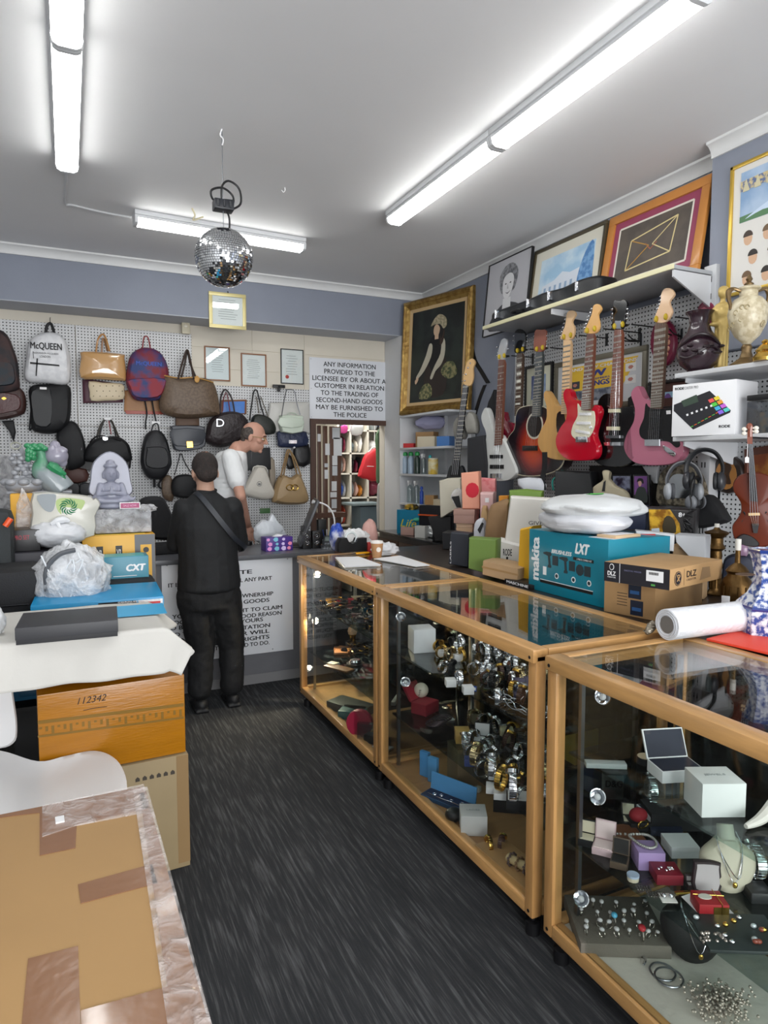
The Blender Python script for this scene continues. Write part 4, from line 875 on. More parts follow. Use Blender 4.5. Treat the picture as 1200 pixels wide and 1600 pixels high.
hand(b2,wR,(.16,-.35,-.8),(-.3,.9,-.2),1.0,.25,.5,thumb=-1)
sL=kp_(350,718,.16);eL=kp_(345,780,.1);wL=kp_(352,830,-.1);capsule(b2,sL,eL,.052,.042);capsule(b2,eL,wL,.041,.03);hand(b2,wL,(.2,-.8,-.4),(0,0,-1),1.0,.4)
for s_ in(-1,1):
 h0=hp_+V((s_*.09,0,0));k0=V((h0.x,h0.y-.02,.62));a0=V((h0.x,h0.y+.02,.24));capsule(b2,h0,k0,.09,.06);capsule(b2,k0,a0,.055,.042);capsule(b2,a0,a0+V((0,-.12,-.04)),.035,.03)
skinned(clerk,'body',b2,SKIN2,.006,2)
ts=MB()
tors(ts,[(kp_(371,706,-.03),.075,.075),(kp_(362,720,-.0),.125,.185),(kp_(358,745,.0),.15,.18),(kp_(350,790,.04),.16,.175),(kp_(347,850,.05),.165,.17)],0,0)
for a,b in((sR,eR),(sL,eL)):capsule(ts,a,a.lerp(b,.62),.078,.074)
skinned(clerk,'t_shirt',ts,M('#e3e5e6',.7,bump=.15,bs=12),.009,5,(.018,.12))
tq=MB()
for s_ in(-1,1):
 h0=hp_+V((s_*.09,0,0));k0=V((h0.x,h0.y-.02,.62));a0=V((h0.x,h0.y+.02,.26));capsule(tq,h0,k0,.115,.08);capsule(tq,k0,a0,.078,.065)
skinned(clerk,'trousers',tq,M('#2b2e38',.8),.01,3)
for s_ in(-1,1):
 h0=hp_+V((s_*.09,0,0));m_=MB();m_.box(h0.x-.045,h0.y-.2,.161,h0.x+.045,h0.y+.07,.19,b=.01);m_.ball((h0.x,h0.y-.05,.21),(.046,.12,.045),10);m_.build('shoe',BLACK,clerk)
hh=MB();T_=Matrix.Translation(hk)@HK.to_4x4();s_=1.05
for k in(-1,1):hh.ball((k*.062,.035,.02),(.024,.055,.055),10,T_)
hh.ball((0,.075,.01),(.066,.036,.065),12,T_);hh.ball((0,.06,-.04),(.055,.04,.03),10,T_)
skinned(clerk,'hair',hh,M('#3b332f',.7,c2='#57504a',vs=60,bump=.6,bs=200),.006,2)
gl=MB()
for k in(-1,1):
 gl.tube([T_@V((k*.034+.022*math.cos(j*.785),-.098-.0*abs(math.cos(j*.785)),.004+.017*math.sin(j*.785)))for j in range(8)],.0022,6,closed=True)
 gl.tube([T_@V((k*.058,-.095,.008)),T_@V((k*.083,-.05,.008)),T_@V((k*.084,.02,.0))],.0025,6)
gl.tube([T_@V((-.012,-.1,.008)),T_@V((0,-.112,.01)),T_@V((.012,-.1,.008))],.002,6);gl.build('glasses',M('#c9b27e',.25,.6),clerk)
for k in(-1,1):
 e_=MB();e_.ball((k*.032,-.084,.002),(.013,.01,.008),8,T_);e_.build('eye',M('#e8e2dc',.3),clerk)
 e_=MB();e_.ball((k*.033,-.093,.000),(.005,.003,.005),6,T_);e_.build('iris',M('#2a1c14',.3),clerk)
 e_=MB();e_.tube([T_@V((k*.016,-.098,.026)),T_@V((k*.034,-.1,.032)),T_@V((k*.055,-.088,.026))],.004,6);e_.build('eyebrow',M('#3b302a',.7),clerk)
 # ==== GLASS SHOWCASES
OAK=M('#c0935c',.35,var=.16,vs=5,stretch=(9,1.2,9),coat=.3,bump=.05,name='oak_frame');OAKV=M('#bb8d57',.35,var=.16,vs=5,stretch=(9,9,1.2),coat=.3,name='oak_frame_upright');OAKX=M('#c0935c',.35,var=.16,vs=5,stretch=(1.2,9,9),coat=.3,name='oak_frame_cross')
OAKF=M('#a77c50',.5,var=.12,vs=4,stretch=(1.5,8,8),name='case_floor_wood')
DARKP=M('#1a1b1d',.35,name='case_dark_panel');CLOSED_BACK=glass_mat('sliding_back_glass',(.45,.5,.48),1.6,0,.05)
CX0,CX1,CZ0,CZ1=1.352,1.955,.085,1.0
cases=[]
def showcase(y0,y1,label,shelves,x0=CX0,x1=CX1,sd=.42):
 t=thing('glass_showcase',label,'display case',Fr((x0,y0,0)),'oak-framed glass showcases');L=y1-y0;W_=x1-x0;r=.042
 def part(n_,m_,*bx):
  g=MB()
  for b in bx:g.box(*b,b=.006)
  return g.build(n_,m_,t)
 for x in(0,W_-r):
  for y in(0,L-r):part('post',OAKV,(x,y,CZ0,x+r,y+r,CZ1-.02))
  part('bottom_rail',OAK,(x,r,CZ0,x+r,L-r,CZ0+.045))
 part('top_rail',OAK,(-.012,-.0,CZ1-.045,r+.008,L,CZ1));part('top_rail',OAK,(W_-r-.008,0,CZ1-.045,W_+.004,L,CZ1))
 for y in(0,L-r):
  part('top_rail',OAKX,(r+.008,y,CZ1-.045,W_-r-.008,y+r,CZ1));part('bottom_rail',OAKX,(r,y,CZ0,W_-r,y+r,CZ0+.045))
 part('floor_board',OAKF,(.01,.01,CZ0+.004,W_-.01,L-.01,CZ0+.03))
 MB().box(r+.01,r,CZ1-.011,W_-r-.01,L-r,CZ1-.003).build('top_glass',GLASS,t)
 MB().box(.012,r,CZ0+.045,.018,L-r,CZ1-.045).build('front_glass',GLASS,t)
 for y in(.015,L-.021):MB().box(r,y,CZ0+.045,W_-r,y+.006,CZ1-.045).build('side_glass',GLASS,t)
 MB().box(W_-.03,r,CZ0+.045,W_-.024,L-r,CZ1-.045).build('back_sliding_door',CLOSED_BACK,t)
 for z,x_a,x_b in shelves:MB().box(x_a,.03,z-.008,x_b,L-.03,z,b=.001).build('glass_shelf',SHELFGLASS,t)
 for y in(.06,L-.075):
  for x in(.075,):MB().box(x,y,CZ0+.03,x+.014,y+.014,CZ1-.046).build('shelf_upright',STEEL,t)
 for y in(.06,L-.075):MB().box(W_-.1,y,CZ0+.03,W_-.086,y+.014,CZ1-.046).build('shelf_upright',STEEL,t)
 for x in(.02,W_-.06):
  for y in(.03,L-.06):MB().lathe([(.012,CZ0+.002),(.012,.05),(.026,.045),(.026,0.001)],12,Matrix.Translation((x+.02,y+.015,0))).build('caster',BLACK,t)
 for y in(.02,L-.02):
  for z in(CZ0+.02,CZ1-.028):MB().ball((-.001 if z<.5 else-.012,y,z),(.002,.006,.006),6).build('screw',DKMET,t)
 cases.append((x0,y0,x1,y1));return t
S1=(.685,.36);S2=(.685,.37);S3=(.685,.395)
YA0,YA1,YB0,YB1,YC0,YC1=2.955,4.185,1.712,2.942,.42,1.655
showcase(YA0,YA1,'far glass showcase with sunglasses and wallets, next to the grey counter',[(S1[0],.066,.56),(S1[1],.066,.56)])
showcase(YB0,YB1,'middle glass showcase crowded with watches',[(S2[0],.066,.56),(S2[1],.066,.56)])
showcase(YC0,YC1,'nearest glass showcase with jewellery boxes and a white necklace bust',[(S3[0],.066,.56),(S3[1],.066,.56)])
def spot(x,y,z,label,rz=0):
 fr=Fr((x,y,z),rz);t=thing('spotlight',label,'lamp',fr,'small clip-on halogen spotlights inside the showcases')
 mx=Matrix.Rotation(R(-60),4,'X')
 MB().lathe([(.006,0),(.010,.012),(.022,.032),(.024,.036),(.021,.035),(.008,.014)],16,mx).build('reflector',CHROME,t)
 MB().ball((0,.028,.016),(.010,.010,.010),8).build('bulb',BULB,t);MB().cyl((0,0,0),(0,-.025,-.01),.006).build('clip',BLACK,t);return t
BULB=emit_mat('halogen_bulb',(1,.86,.62),14)
BULB_OFF=M('#cfd2d4',.1)
for(px_,py_,X_,lit,lb)in((497,900,1.47,1,'lit halogen spotlight at the top of the far showcase'),(494,972,1.47,1,'lit halogen spotlight half way down the far showcase'),(484,1046,1.45,1,'dim small spotlight low in the far showcase'),(627,967,1.45,0,'unlit spotlight at the top of the middle showcase'),(634,1068,1.45,0,'unlit spotlight beside the baseball in the middle showcase'),(938,1092,1.42,0,'unlit spotlight at the top of the nearest showcase'),(930,1246,1.42,0,'unlit spotlight half way down the nearest showcase'),(905,1403,1.42,0,'unlit spotlight above the ring tray in the nearest showcase')):
 p=at(px_,py_,X=X_);BL=BULB;
 if not lit:BULB=BULB_OFF
 tl_=spot(p.x,p.y,p.z,lb,R(150));BULB=BL
 if lit and py_<1000:
  l=bpy.data.lights.new('halogen','SPOT');l.energy=13;l.color=(1,.84,.6);l.spot_size=R(140);l.shadow_soft_size=.012;lo=bpy.data.objects.new('halogen',l);col.objects.link(lo);lo.parent=tl_;lo.location=(0,.045,.03);lo.rotation_euler=(R(55),0,0)
  # ---- small goods
def cz_(x,y,z,rz=0,mg=.06,w_=0,d_=0):
 hx=abs(w_/2*math.cos(rz))+abs(d_/2*math.sin(rz));hy=abs(w_/2*math.sin(rz))+abs(d_/2*math.cos(rz));mg=max(mg,hx+.024)
 p=at(x,y,Z=z);c=cases[0]if p.y>YB1 else cases[1]if p.y>YC1+.03 else cases[2]
 p.x=min(max(p.x,c[0]+mg),c[2]-.036-hx);p.y=min(max(p.y,c[1]+.025+hy),c[3]-.025-hy);return Fr(p,rz)
def sbx(name,lb,cat,x,y,z,w_,d_,h_,c,rz=0,group=None,rough=.45,b=.0015,tex=None,lid=None):
 t=thing(name,lb,cat,cz_(x,y,z+.0005,R(rz),.04,w_,d_),group)
 MB().box(-w_/2,-d_/2,0,w_/2,d_/2,h_,b=b).build('box',M(c,rough),t)
 if lid:MB().box(-w_/2-.001,-d_/2-.001,h_*.62,w_/2+.001,d_/2+.001,h_+.001,b=b).build('lid',M(lid,rough),t)
 if tex:lettering(tex[0],(-w_*.25,-.006,w_*.25,.006),M(tex[1],.5),t,y=0,mx=Matrix.Translation((0,0,h_+.0005))@Matrix.Rotation(R(-90),4,'X'))
 return t
def openbox(name,lb,x,y,z,w_,d_,h_,outer,inner,rz=0,ang=100,lh=None,group=None):
 """small hinged box standing open; opening side faces local -y"""
 lh=lh or h_;t=thing(name,lb,'jewellery box',cz_(x,y,z+.0005,R(rz),.04,w_,d_),group)
 MB().box(-w_/2,-d_/2,0,w_/2,d_/2,h_,b=.001).build('base',M(outer,.45),t)
 MB().box(-w_/2+.004,-d_/2+.004,h_-.002,w_/2-.004,d_/2-.004,h_+.0015).build('lining',M(inner,.6),t)
 mx=Matrix.Translation((0,d_/2,h_))@Matrix.Rotation(R(-(180-ang))if False else R(ang-180+180-ang),4,'X')
 mx=Matrix.Translation((0,d_/2,h_))@Matrix.Rotation(R(-(ang-90)),4,'X')
 MB().box(-w_/2,0,0,w_/2,.35*lh,d_,mx=mx,b=.001).build('lid',M(outer,.45),t)
 MB().box(-w_/2+.004,-.0012,.004,w_/2-.004,0,d_-.004,mx=mx).build('lid_lining',M(inner,.6),t)
 return t
WM={'steel':(CHROME,'#e8e8ea'),'gold':(GOLD,'#e8dcb8'),'black':(BLACK,'#18181c'),'brown':(M('#4a2e22',.5),'#d8d4c8'),'two':(M('#bfae86',.2,1),'#2a3350'),'red':(M('#c9ccd0',.15,1),'#a03848')}
def make_watch(kind):
 band,dial=WM[kind];t=thing('wristwatch','wristwatch','watch',Fr((0,0,0)))
 m=MB();n=22
 for k in range(n):
  a=2*math.pi*(k+.5)/n
  mx=Matrix.Rotation(a,4,'X')@Matrix.Translation((0,0,.029));m.box(-.0085,-.0037,-.002,.0085,.0037,.002,mx=mx,b=.0008)
 m.build('band',band,t)
 MB().cyl((0,0,.029),(0,0,.038),.0175,n=20).build('watch_case',band if kind!='brown' else GOLD,t)
 MB().cyl((0,0,.0381),(0,0,.0386),.0145,n=20).build('dial',M(dial,.25),t)
 return t
def rotz3(o,loc,rx,rz,s=1):o.location=loc;o.rotation_euler=(rx,0,rz);o.scale=(s,s,s)
protos={k:make_watch(k)for k in WM};first={k:True for k in WM}
def watch(kind,x,y,z,rx=R(-55),rz=R(-50),lb=None,group=None,s=1,lift=.032,ry=0):
 o=protos[kind]if first[kind]else dup(protos[kind]);first[kind]=False
 p=at(x,y,Z=z);o.location=(p.x,p.y,z+lift*s);o.rotation_euler=(rx,ry,rz);o.scale=(s,s,s);o['label']=lb or 'wristwatch';
 if group:o['group']=group
 elif 'group' in o:del o['group']
 return o
def inside(x,y,z,case,mg=.05):
 p=at(x,y,Z=z);c=cases[case];return c[0]+.085<p.x<c[2]-mg and c[1]+mg<p.y<c[3]-mg
KN=['steel','gold','steel','black','steel','two','brown','steel','red','steel']
def jumble(case,z,region,n,lb,group,seed,minpx=10,kinds=KN,s=(.85,1.05)):
 r4=random.Random(seed);got=[];tries=0
 while len(got)<n and tries<4000:
  tries+=1;x=r4.uniform(region[0],region[2]);y=r4.uniform(region[1],region[3])
  if not inside(x,y,z,case):continue
  if any(abs(x-a)+abs(y-b)*1.3<minpx for a,b in got):continue
  got.append((x,y));k=kinds[len(got)%len(kinds)]
  watch(k,x,y,z,R(r4.choice((-50,-65,-35,-80))),R(r4.uniform(-100,0)),lb.replace('wristwatch',{'steel':'steel wristwatch','gold':'gold wristwatch','black':'black wristwatch','brown':'brown-strapped wristwatch','two':'two-tone wristwatch','red':'steel wristwatch with a dark red dial'}[k]),group+', '+k,r4.uniform(*s))
  # ============ middle case, upper shelf z=.78
z=S2[0]
sbx('gift_box','large white square box on the upper shelf of the middle showcase','box',652,1012,z,.11,.11,.115,'#dfe1e4',-12,rough=.5)
sbx('watch_stand','blue and white watch stand on top of the large white box','stand',656,962,z+.116,.05,.05,.03,'#3c4a78',-12)
jumble(1,z,(680,985,858,1075),44,'wristwatch on the middle showcase upper shelf','watches on the upper shelf of the middle showcase',3,9)
for i,(a,b,lb)in enumerate(((701,1072,'small white ring box nearest the front edge of the upper shelf, the left one'),(731,1083,'small white ring box on the upper shelf edge, beside the blue price tag'),(688,1026,'small white box under a black pen stand on the upper shelf'),(716,1032,'white watch cushion box behind the ring boxes on the upper shelf'),(777,1056,'white box beside an orange box on the upper shelf'))):
 sbx('ring_box',lb,'box',a,b,z,.042,.042,.03,'#dedfe0',-20)
sbx('ring_box','small orange box among the watches on the upper shelf of the middle showcase','box',786,1052,z,.05,.035,.028,'#b0683c',-20)
t=sbx('price_card','small white card with blue border on the upper shelf edge of the middle showcase','price tag',739,1080,z,.03,.004,.022,'#2f4f9a',-50)
MB().box(-.012,-.0028,.005,.012,-.0021,.017).build('card_face',WHITE,t)
def acrylic(lb,x0,y0,x1,y1,z,w_,h_):
 a=at(x0,y0,Z=z);b=at(x1,y1,Z=z);L=(a-b).length;t=thing('acrylic_tray',lb,'tray',Fr(b,math.atan2((a-b).y,(a-b).x)))
 AC=glass_mat('clear_acrylic',(.86,.88,.9),1.5,.05,.06)
 for bx in((0,0,0,L,-w_,.003),(0,0,0,L,-.003,h_),(0,-w_+.003,0,L,-w_,h_),(0,0,0,.003,-w_,h_),(L-.003,0,0,L,-w_,h_)):MB().box(*bx).build('tray_side',AC,t)
 return t,L
t,L=acrylic('clear acrylic tray of chains and charms on the front edge of the upper shelf',752,1095,845,1140,z,.13,.035)
ch=MB();r5=random.Random(4)
for k in range(34):
 a=r5.uniform(.02,L-.03);b=-r5.uniform(.02,.11);m_=[];an=r5.uniform(0,6.28)
 for j in range(4):m_.append((a,b,.008+.012*r5.random()+.004*j));a=min(L-.01,max(.01,a+.02*math.cos(an)));b=min(-.01,max(-.12,b+.02*math.sin(an)));an+=r5.uniform(-.9,.9)
 ch.tube(m_,.0022,5,smooth=3)
o=ch.build('chain_jewellery',CHROME,t);o['kind']='stuff'
jumble(1,z+.006,(760,1060,850,1112),7,'wristwatch lying by the clear acrylic tray','watches at the acrylic tray',11,12)
for(a,b,lb)in((812,1092,'dark purple hinged box standing open behind the acrylic tray, left of its twin'),(828,1090,'dark purple hinged box standing open behind the acrylic tray, at the oak post')):openbox('ring_box',lb,a,b,z+.001,.05,.05,.025,'#2d2a44','#4a4660',-35,110)
z=S2[1]
openbox('ball_box','dark red open presentation box holding a baseball in the middle showcase',664,1112,z,.11,.09,.055,'#7d1526','#9a1c30',25,125,.03)
p=at(658,1106,Z=z);t=thing('baseball','white signed baseball in a dark red box in the middle showcase','baseball',Fr((p.x,p.y,z+.092)))
MB().ball((0,0,0),.0365,16).build('ball',M('#dcd4c2',.5),t)
sg=MB();r6=random.Random(8)
for k in range(3):sg.tube([(-.0365*math.cos(.5*j-.8)*.8+.0,-.0368*math.cos(.35*(j-2))+(.004*k),.012-k*.012+.004*r6.uniform(-1,1))for j in range(5)],.0008,4)
sg.build('signature',M('#2b2b30',.6),t)
sbx('white_stick_box','long narrow white box lying at the left end of the middle shelf','box',630,1104,z+.002,.13,.022,.02,'#cfd3d4',50)
t=thing('bracelet','tangle of dark bracelets in front of the baseball box','bracelet',cz_(680,1132,z));m=MB()
for k in range(5):m.tube([(.045*math.cos(j*.785)+.01*k,.035*math.sin(j*.785),.008+k*.004+.003*math.sin(j))for j in range(8)],.004,6,closed=True)
m.build('chain',M('#3a2f33',.3,.6),t)
sbx('gold_box','square gold cardboard box on the middle shelf of the middle showcase','box',722,1158,z,.062,.062,.055,'#a88742',-25,lid='#b39250')
t=thing('watch_bangle','wide olive leather cuff standing behind the square gold box','bracelet',cz_(741,1128,z));MB().lathe([(.032,0),(.033,.05),(.03,.05),(.029,.0)],22).build('cuff',M('#6b6550',.5),t)
openbox('watch_box','white-lined hinged watch box standing open in the middle showcase',752,1162,z,.07,.06,.022,'#16171a','#d4d4d6',-40,98,.02)
sbx('white_plate','round silvery dish behind the square gold box','dish',700,1124,z,.05,.05,.006,'#b9bcbc',0)
t=thing('watch_cushion','beige watch cushion lying open with a watch strap, behind the jumble','watch cushion',cz_(792,1158,z,R(-30)));MB().box(-.03,-.035,0,.03,.035,.06,b=.012).build('cushion',M('#a5a184',.6),t);MB().tube([(-.025,-.04,.01),(-.02,-.05,.04),(0,-.02,.068),(.015,.02,.066)],.006,6,flat=(.009,.002)).build('watch_strap',M('#4a3330',.5),t)
sbx('ladder_block','dark blue box under the jumble of watches on the middle shelf','box',735,1195,z,.05,.04,.03,'#2b3a6e',-30)
jumble(1,z,(722,1130,855,1262),34,'wristwatch heaped on the middle showcase lower shelf','watches on the middle shelf of the middle showcase',5,12,s=(.95,1.2))
watch('black',826,1180,z+.02,R(-20),R(-60),'large black wristwatch standing on edge near the oak post',s=1.35);watch('black',812,1172,z,R(-30),R(-30),'large black wristwatch leaning behind the standing black one',s=1.3)
t=sbx('watch_box','black watch box with white lining carrying a large steel watch, end of the middle shelf','box',806,1262,z,.12,.08,.035,'#141518',-35);MB().box(-.055,-.035,.0355,.055,.035,.038).build('lining',M('#dcdcdc',.6),t)
watch('red',801,1250,z+.05,R(-35),R(-35),'large steel wristwatch with a dark red dial on the open black box',s=1.5)
watch('gold',783,1235,z+.03,R(-55),R(-60),'large gold wristwatch left of the big steel one',s=1.3);watch('steel',769,1218,z+.03,R(-45),R(-40),'large steel wristwatch on a white block, left of the large gold one',s=1.35)
watch('two',742,1196,z+.025,R(-60),R(-50),'large two-tone wristwatch at the front edge of the middle shelf',s=1.3)
for(a,b,lb)in((757,1240,'white block under the large steel watch in the middle showcase'),(775,1248,'white block under the large gold watch in the middle showcase')):sbx('white_block',lb,'box',a,b,z,.06,.05,.025,'#d9dadb',-35)
sbx('green_tag','bright green tag on the white blocks of the middle showcase','price tag',777,1226,z+.026,.02,.014,.012,'#3fc07a',-30)
z=CZ0+.031
t=openbox('jewellery_case','light blue long jewellery case standing open on the floor of the middle showcase',672,1262,z,.24,.075,.018,'#2c4f74','#18264a',-66,96,.02)
for ch_ in t.children:
 if ch_.name.startswith('lid'):ch_.data.materials[0]=M('#5b9fd8',.4)
m=MB()
for k,(a,b)in enumerate(((-.07,0),(-.04,.01),(.02,0),(.07,.01),(.09,-.01))):m.tube([(a+.008*math.cos(j*1.2),b+.008*math.sin(j*1.2),.02)for j in range(6)],.0015,5,closed=True)
m.tube([(-.1,-.01,.02),(-.03,-.015,.021),(.04,-.01,.02),(.1,-.02,.021)],.0014,5);m.build('silver_jewellery',CHROME,t)
t=sbx('blue_lid_box','tall light blue double lid standing behind the long blue jewellery case','box',664,1212,z,.05,.02,.12,'#4f97d4',-66);t=sbx('blue_lid_box','second light blue lid standing right of the tall one','box',677,1222,z,.05,.02,.12,'#5ba2dc',-66)
sbx('white_gift_box','large plain white box on the floor of the middle showcase','box',739,1296,z,.105,.10,.082,'#d6d7d7',-28,rough=.55,tex=('LADIES','#9aa6a6'))
sbx('brown_box','tall olive-brown box on the floor of the middle showcase under the shelf','box',722,1228,z,.10,.12,.2,'#6d5c43',-8)
sbx('flat_wood_riser','flat light wood riser under the bead bracelets on the floor of the middle showcase','riser',800,1372,z,.36,.13,.02,'#b08a5c',-88)
sbx('black_box','black flat box stacked on the floor of the middle showcase near the back','box',800,1262,z,.16,.1,.12,'#17181b',-35)
t=thing('bracelet_roll','bead bracelets threaded on a beige roll on the wood riser','bracelet stand',cz_(818,1362,z+.021,R(-75)));MB().cyl((-.07,0,.022),(.07,0,.022),.016).build('roll',M('#c5b083',.6),t)
for k in range(4):
 m=MB();xx=-.055+k*.035
 for j in range(14):m.ball((xx+(j%2)*.003,.022*math.cos(j*.449),.022+.022*math.sin(j*.449)),.005,5)
 m.build('bead_bracelet',M('#5d4a48',.3)if k%2==0 else M('#8a6a4a',.4),t)
watch('gold',765,1330,z,R(-80),R(-20),'gold wristwatch lying on the wood riser at the left',s=.9);watch('brown',783,1328,z,R(-70),R(-50),'round-dial wristwatch lying on the wood riser left of the bracelet roll',s=.9)
for i,(a,b)in enumerate(((695,1222),(712,1244),(745,1236),(735,1250))):sbx('small_display','small clear plastic ring display on the floor of the middle showcase','ring display',a,b,z,.035,.025,.022,'#b8b8ac',-30*i,group='ring displays on the middle case floor')
t=thing('black_purse','small black round pouch beside the long blue jewellery case','pouch',cz_(703,1284,z));MB().ball((0,0,.028),(.04,.035,.028),10).build('pouch',LEA,t);MB().ball((.0,-.03,.03),(.008,.004,.008),6).build('clasp',GOLD,t)
# ============ far case: sunglasses on upper shelf
def make_glasses():
 t=thing('sunglasses','sunglasses','sunglasses',Fr((0,0,0)))
 for k in(-1,1):
  MB().puff([(k*.034+.026*math.cos(j*.628),.019+.019*math.sin(j*.628))for j in range(10)],[(.9,.001),(1,0),(.9,-.002)]).build('lens',M('#15161b',.05,coat=1),t)
  MB().tube([(k*.06,0,.03),(k*.062,.05,.03),(k*.055,.1,.02)],.003,6).build('temple',BLACK,t)
 MB().tube([(-.012,0,.026),(0,-.002,.03),(.012,0,.026)],.0025,6).build('bridge',GOLD,t)
 return t
def pile(proto,case,z,region,n,lb,group,seed,minpx,rxs,s=(1,1),cats=None,lift=0.002):
 r4=random.Random(seed);got=[];tries=0
 while len(got)<n and tries<4000:
  tries+=1;x=r4.uniform(region[0],region[2]);y=r4.uniform(region[1],region[3])
  if not inside(x,y,z,case)or any(abs(x-a)+abs(y-b)*1.3<minpx for a,b in got):continue
  got.append((x,y));o=proto if len(got)==1 else dup(proto);p=at(x,y,Z=z);k=r4.uniform(*s)
  o.location=(p.x,p.y,z+lift);o.rotation_euler=(R(r4.choice(rxs)),0,R(r4.uniform(-120,-20)));o.scale=(k,k,k);o['label']=lb;o['group']=group
z=S1[0]
pile(make_glasses(),0,z,(495,935,596,1000),26,'dark sunglasses in the row on the upper shelf of the far showcase','sunglasses on the upper shelf',4,8,(0,-10,12))
pile(make_glasses(),0,S1[1],(540,990,590,1030),9,'dark sunglasses in the cluster on the lower shelf of the far showcase','sunglasses on the lower shelf',6,8,(0,-10,12))
for i,(a,b,c,lb)in enumerate(((520,938,'#c9952f','yellow packet lying on the upper shelf of the far showcase'),(536,941,'#b01f35','red packet lying among the sunglasses of the far showcase'),(552,931,'#cbbd9a','pale packet at the back of the upper shelf of the far showcase'))):sbx('packet',lb,'packet',a,b,z,.14,.07,.022,c,-20)
z=S1[1]
sbx('wallet','brown leather wallet lying open on the lower shelf of the far showcase, nearest the end','wallet',522,1010,z,.16,.09,.012,'#7d5434',70);sbx('wallet','brown leather wallet at the front edge of the lower shelf of the far showcase','wallet',528,1045,z,.19,.07,.01,'#6b4a2e',-64);sbx('white_card','white card on the brown wallet of the far showcase','card',520,1036,z+.012,.06,.05,.002,'#d8d4c4',-60)
sbx('wallet','tan leather wallet under the gold hand ornament of the far showcase','wallet',536,1014,z,.12,.09,.014,'#946440',-50)
t=thing('silver_tin','round silver tin on a black dish on the lower shelf of the far showcase','tin',cz_(555,1038,z));MB().lathe([(.036,.008),(.038,.02),(.03,.03),(.0,.032)][:3],24).build('tin',CHROME,t);MB().lathe([(.05,0),(.055,.008)],24).build('dish',BLACK,t)
t=thing('figurine','gold tapered ornament with a pale top on the lower shelf of the far showcase','ornament',cz_(545,1005,z));MB().lathe([(.016,0),(.022,.07),(.026,.08)],16).build('stem',GOLD,t);MB().blob((0,0,.105),(.034,.026,.035),.2,3,seed=2,n=10).build('top',M('#cbb093',.5),t)
z=CZ0+.031
sbx('black_case','long dark grey case on the floor of the far showcase','case',503,1118,z,.27,.14,.05,'#333331',-64);sbx('teal_bag','folded teal cloth on the floor of the far showcase','cloth',550,1120,z,.16,.12,.05,'#2f6468',-40,b=.012)
t=thing('red_fan','dark red round box on the floor of the far showcase behind a clear case','box',cz_(553,1150,z,R(-40)));MB().puff([(.075*math.cos(k*.3927),.075+.075*math.sin(k*.3927))for k in range(16)],[(.96,0),(1,-.01),(1,-.03),(.96,-.04)]).build('red_box',M('#8c1433',.5),t)
t=thing('clear_case','clear plastic case with a square label on the floor of the far showcase','case',cz_(566,1163,z,R(-38)));MB().box(-.07,0,0,.07,.03,.1).build('case',glass_mat('clear_case_plastic',(.75,.78,.8),1.5,.1,.15),t);MB().box(.02,-.002,.06,.055,0,.09).build('label',WHITE,t)
sbx('glasses_case','black spectacle case nearest the middle post of the far showcase','case',578,1165,z,.15,.06,.05,'#17181a',-60,b=.02)
sbx('paper_pad','white pad of paper in the near corner of the far showcase floor','paper',588,1172,z,.1,.08,.01,'#c9ccce',-60)
# ============ near case
z=S3[0]
openbox('watch_box','white hinged box with dark lining standing open on the upper shelf of the nearest showcase',1055,1212,z,.13,.085,.035,'#dfe4e4','#1b2233',-18,115,.02)
sbx('white_box','white square box on the upper shelf of the nearest showcase','box',1115,1262,z,.115,.10,.09,'#d9dfdc',-24,tex=('JEWELS','#9aa3a3'))
t=thing('round_tin','round black tin with cream lid at the back of the upper shelf','tin',cz_(1008,1192,z));MB().lathe([(.026,0),(.026,.02)],24).build('tin',BLACK,t);MB().lathe([(.023,.0201),(.023,.022)],24).build('lid',M('#cdbfa0',.5),t)
watch('steel',1017,1252,S3[1]+.05,R(-60),R(-30),'steel wristwatch in a white tray above the red cushion',s=1.35)
sbx('clear_stand','clear acrylic wedge on the upper shelf corner of the nearest showcase','stand',946,1198,z,.03,.12,.015,'#8f9a98',60)
t=thing('necklace_hand','small white curved necklace stand at the right end of the upper shelf','stand',cz_(1190,1290,z));MB().tube([(-.06,0,.012),(0,0,.02),(.06,0,.055)],[.006,.014,.018],8).build('stand',M('#d8d5cc',.5),t)
z=S3[1]
t=sbx('white_tray','white tray of steel watch behind the red cushion','tray',1012,1275,z,.11,.09,.045,'#d3d6d8',-15);MB().box(-.05,-.04,.0455,.05,.04,.047).build('lining',M('#20242e',.6),t)
openbox('ring_box','small black ring box with cream lining at the front edge of the nearest showcase',917,1318,z,.05,.045,.022,'#191a1c','#d8d0b8',-50,92,.01)
openbox('ring_box','small black ring box with cream lining beside the red heart cushion',968,1280,z,.045,.045,.022,'#1b1b1c','#ddd6bc',-40,140,.01)
openbox('ring_box','pale pink hinged ring box standing open at the front edge of the nearest showcase',943,1330,z,.062,.06,.022,'#cfb4b8','#e3cfce',-52,98,.018)
openbox('ring_box','bronze hinged ring box standing open right of the pale pink one',968,1352,z,.05,.05,.02,'#57483a','#1e1c1b',-52,98,.016)
sbx('wood_block','flat brown wooden plank under the pearl necklace end','plank',958,1300,z,.13,.1,.014,'#7a4a30',-20)
t=sbx('lilac_box','lilac square box under the pearl necklace','box',1012,1350,z,.078,.07,.055,'#a48bbd',-28)
m=MB();pr_=[(-.04,.05,.062),(-.035,.02,.062),(-.02,-.008,.062),(.0,-.02,.062),(.02,-.008,.062),(.028,.02,.062),(.02,.045,.062),(0,.055,.062),(-.06,.075,.05),(-.075,.10,.035)]
t2=thing('pearl_necklace','grey pearl bead necklace lying over the lilac box','necklace',cz_(1012,1350,z,R(-28)))
sp_=spl(pr_[:8],5,True)+spl(pr_[7:],4,False)
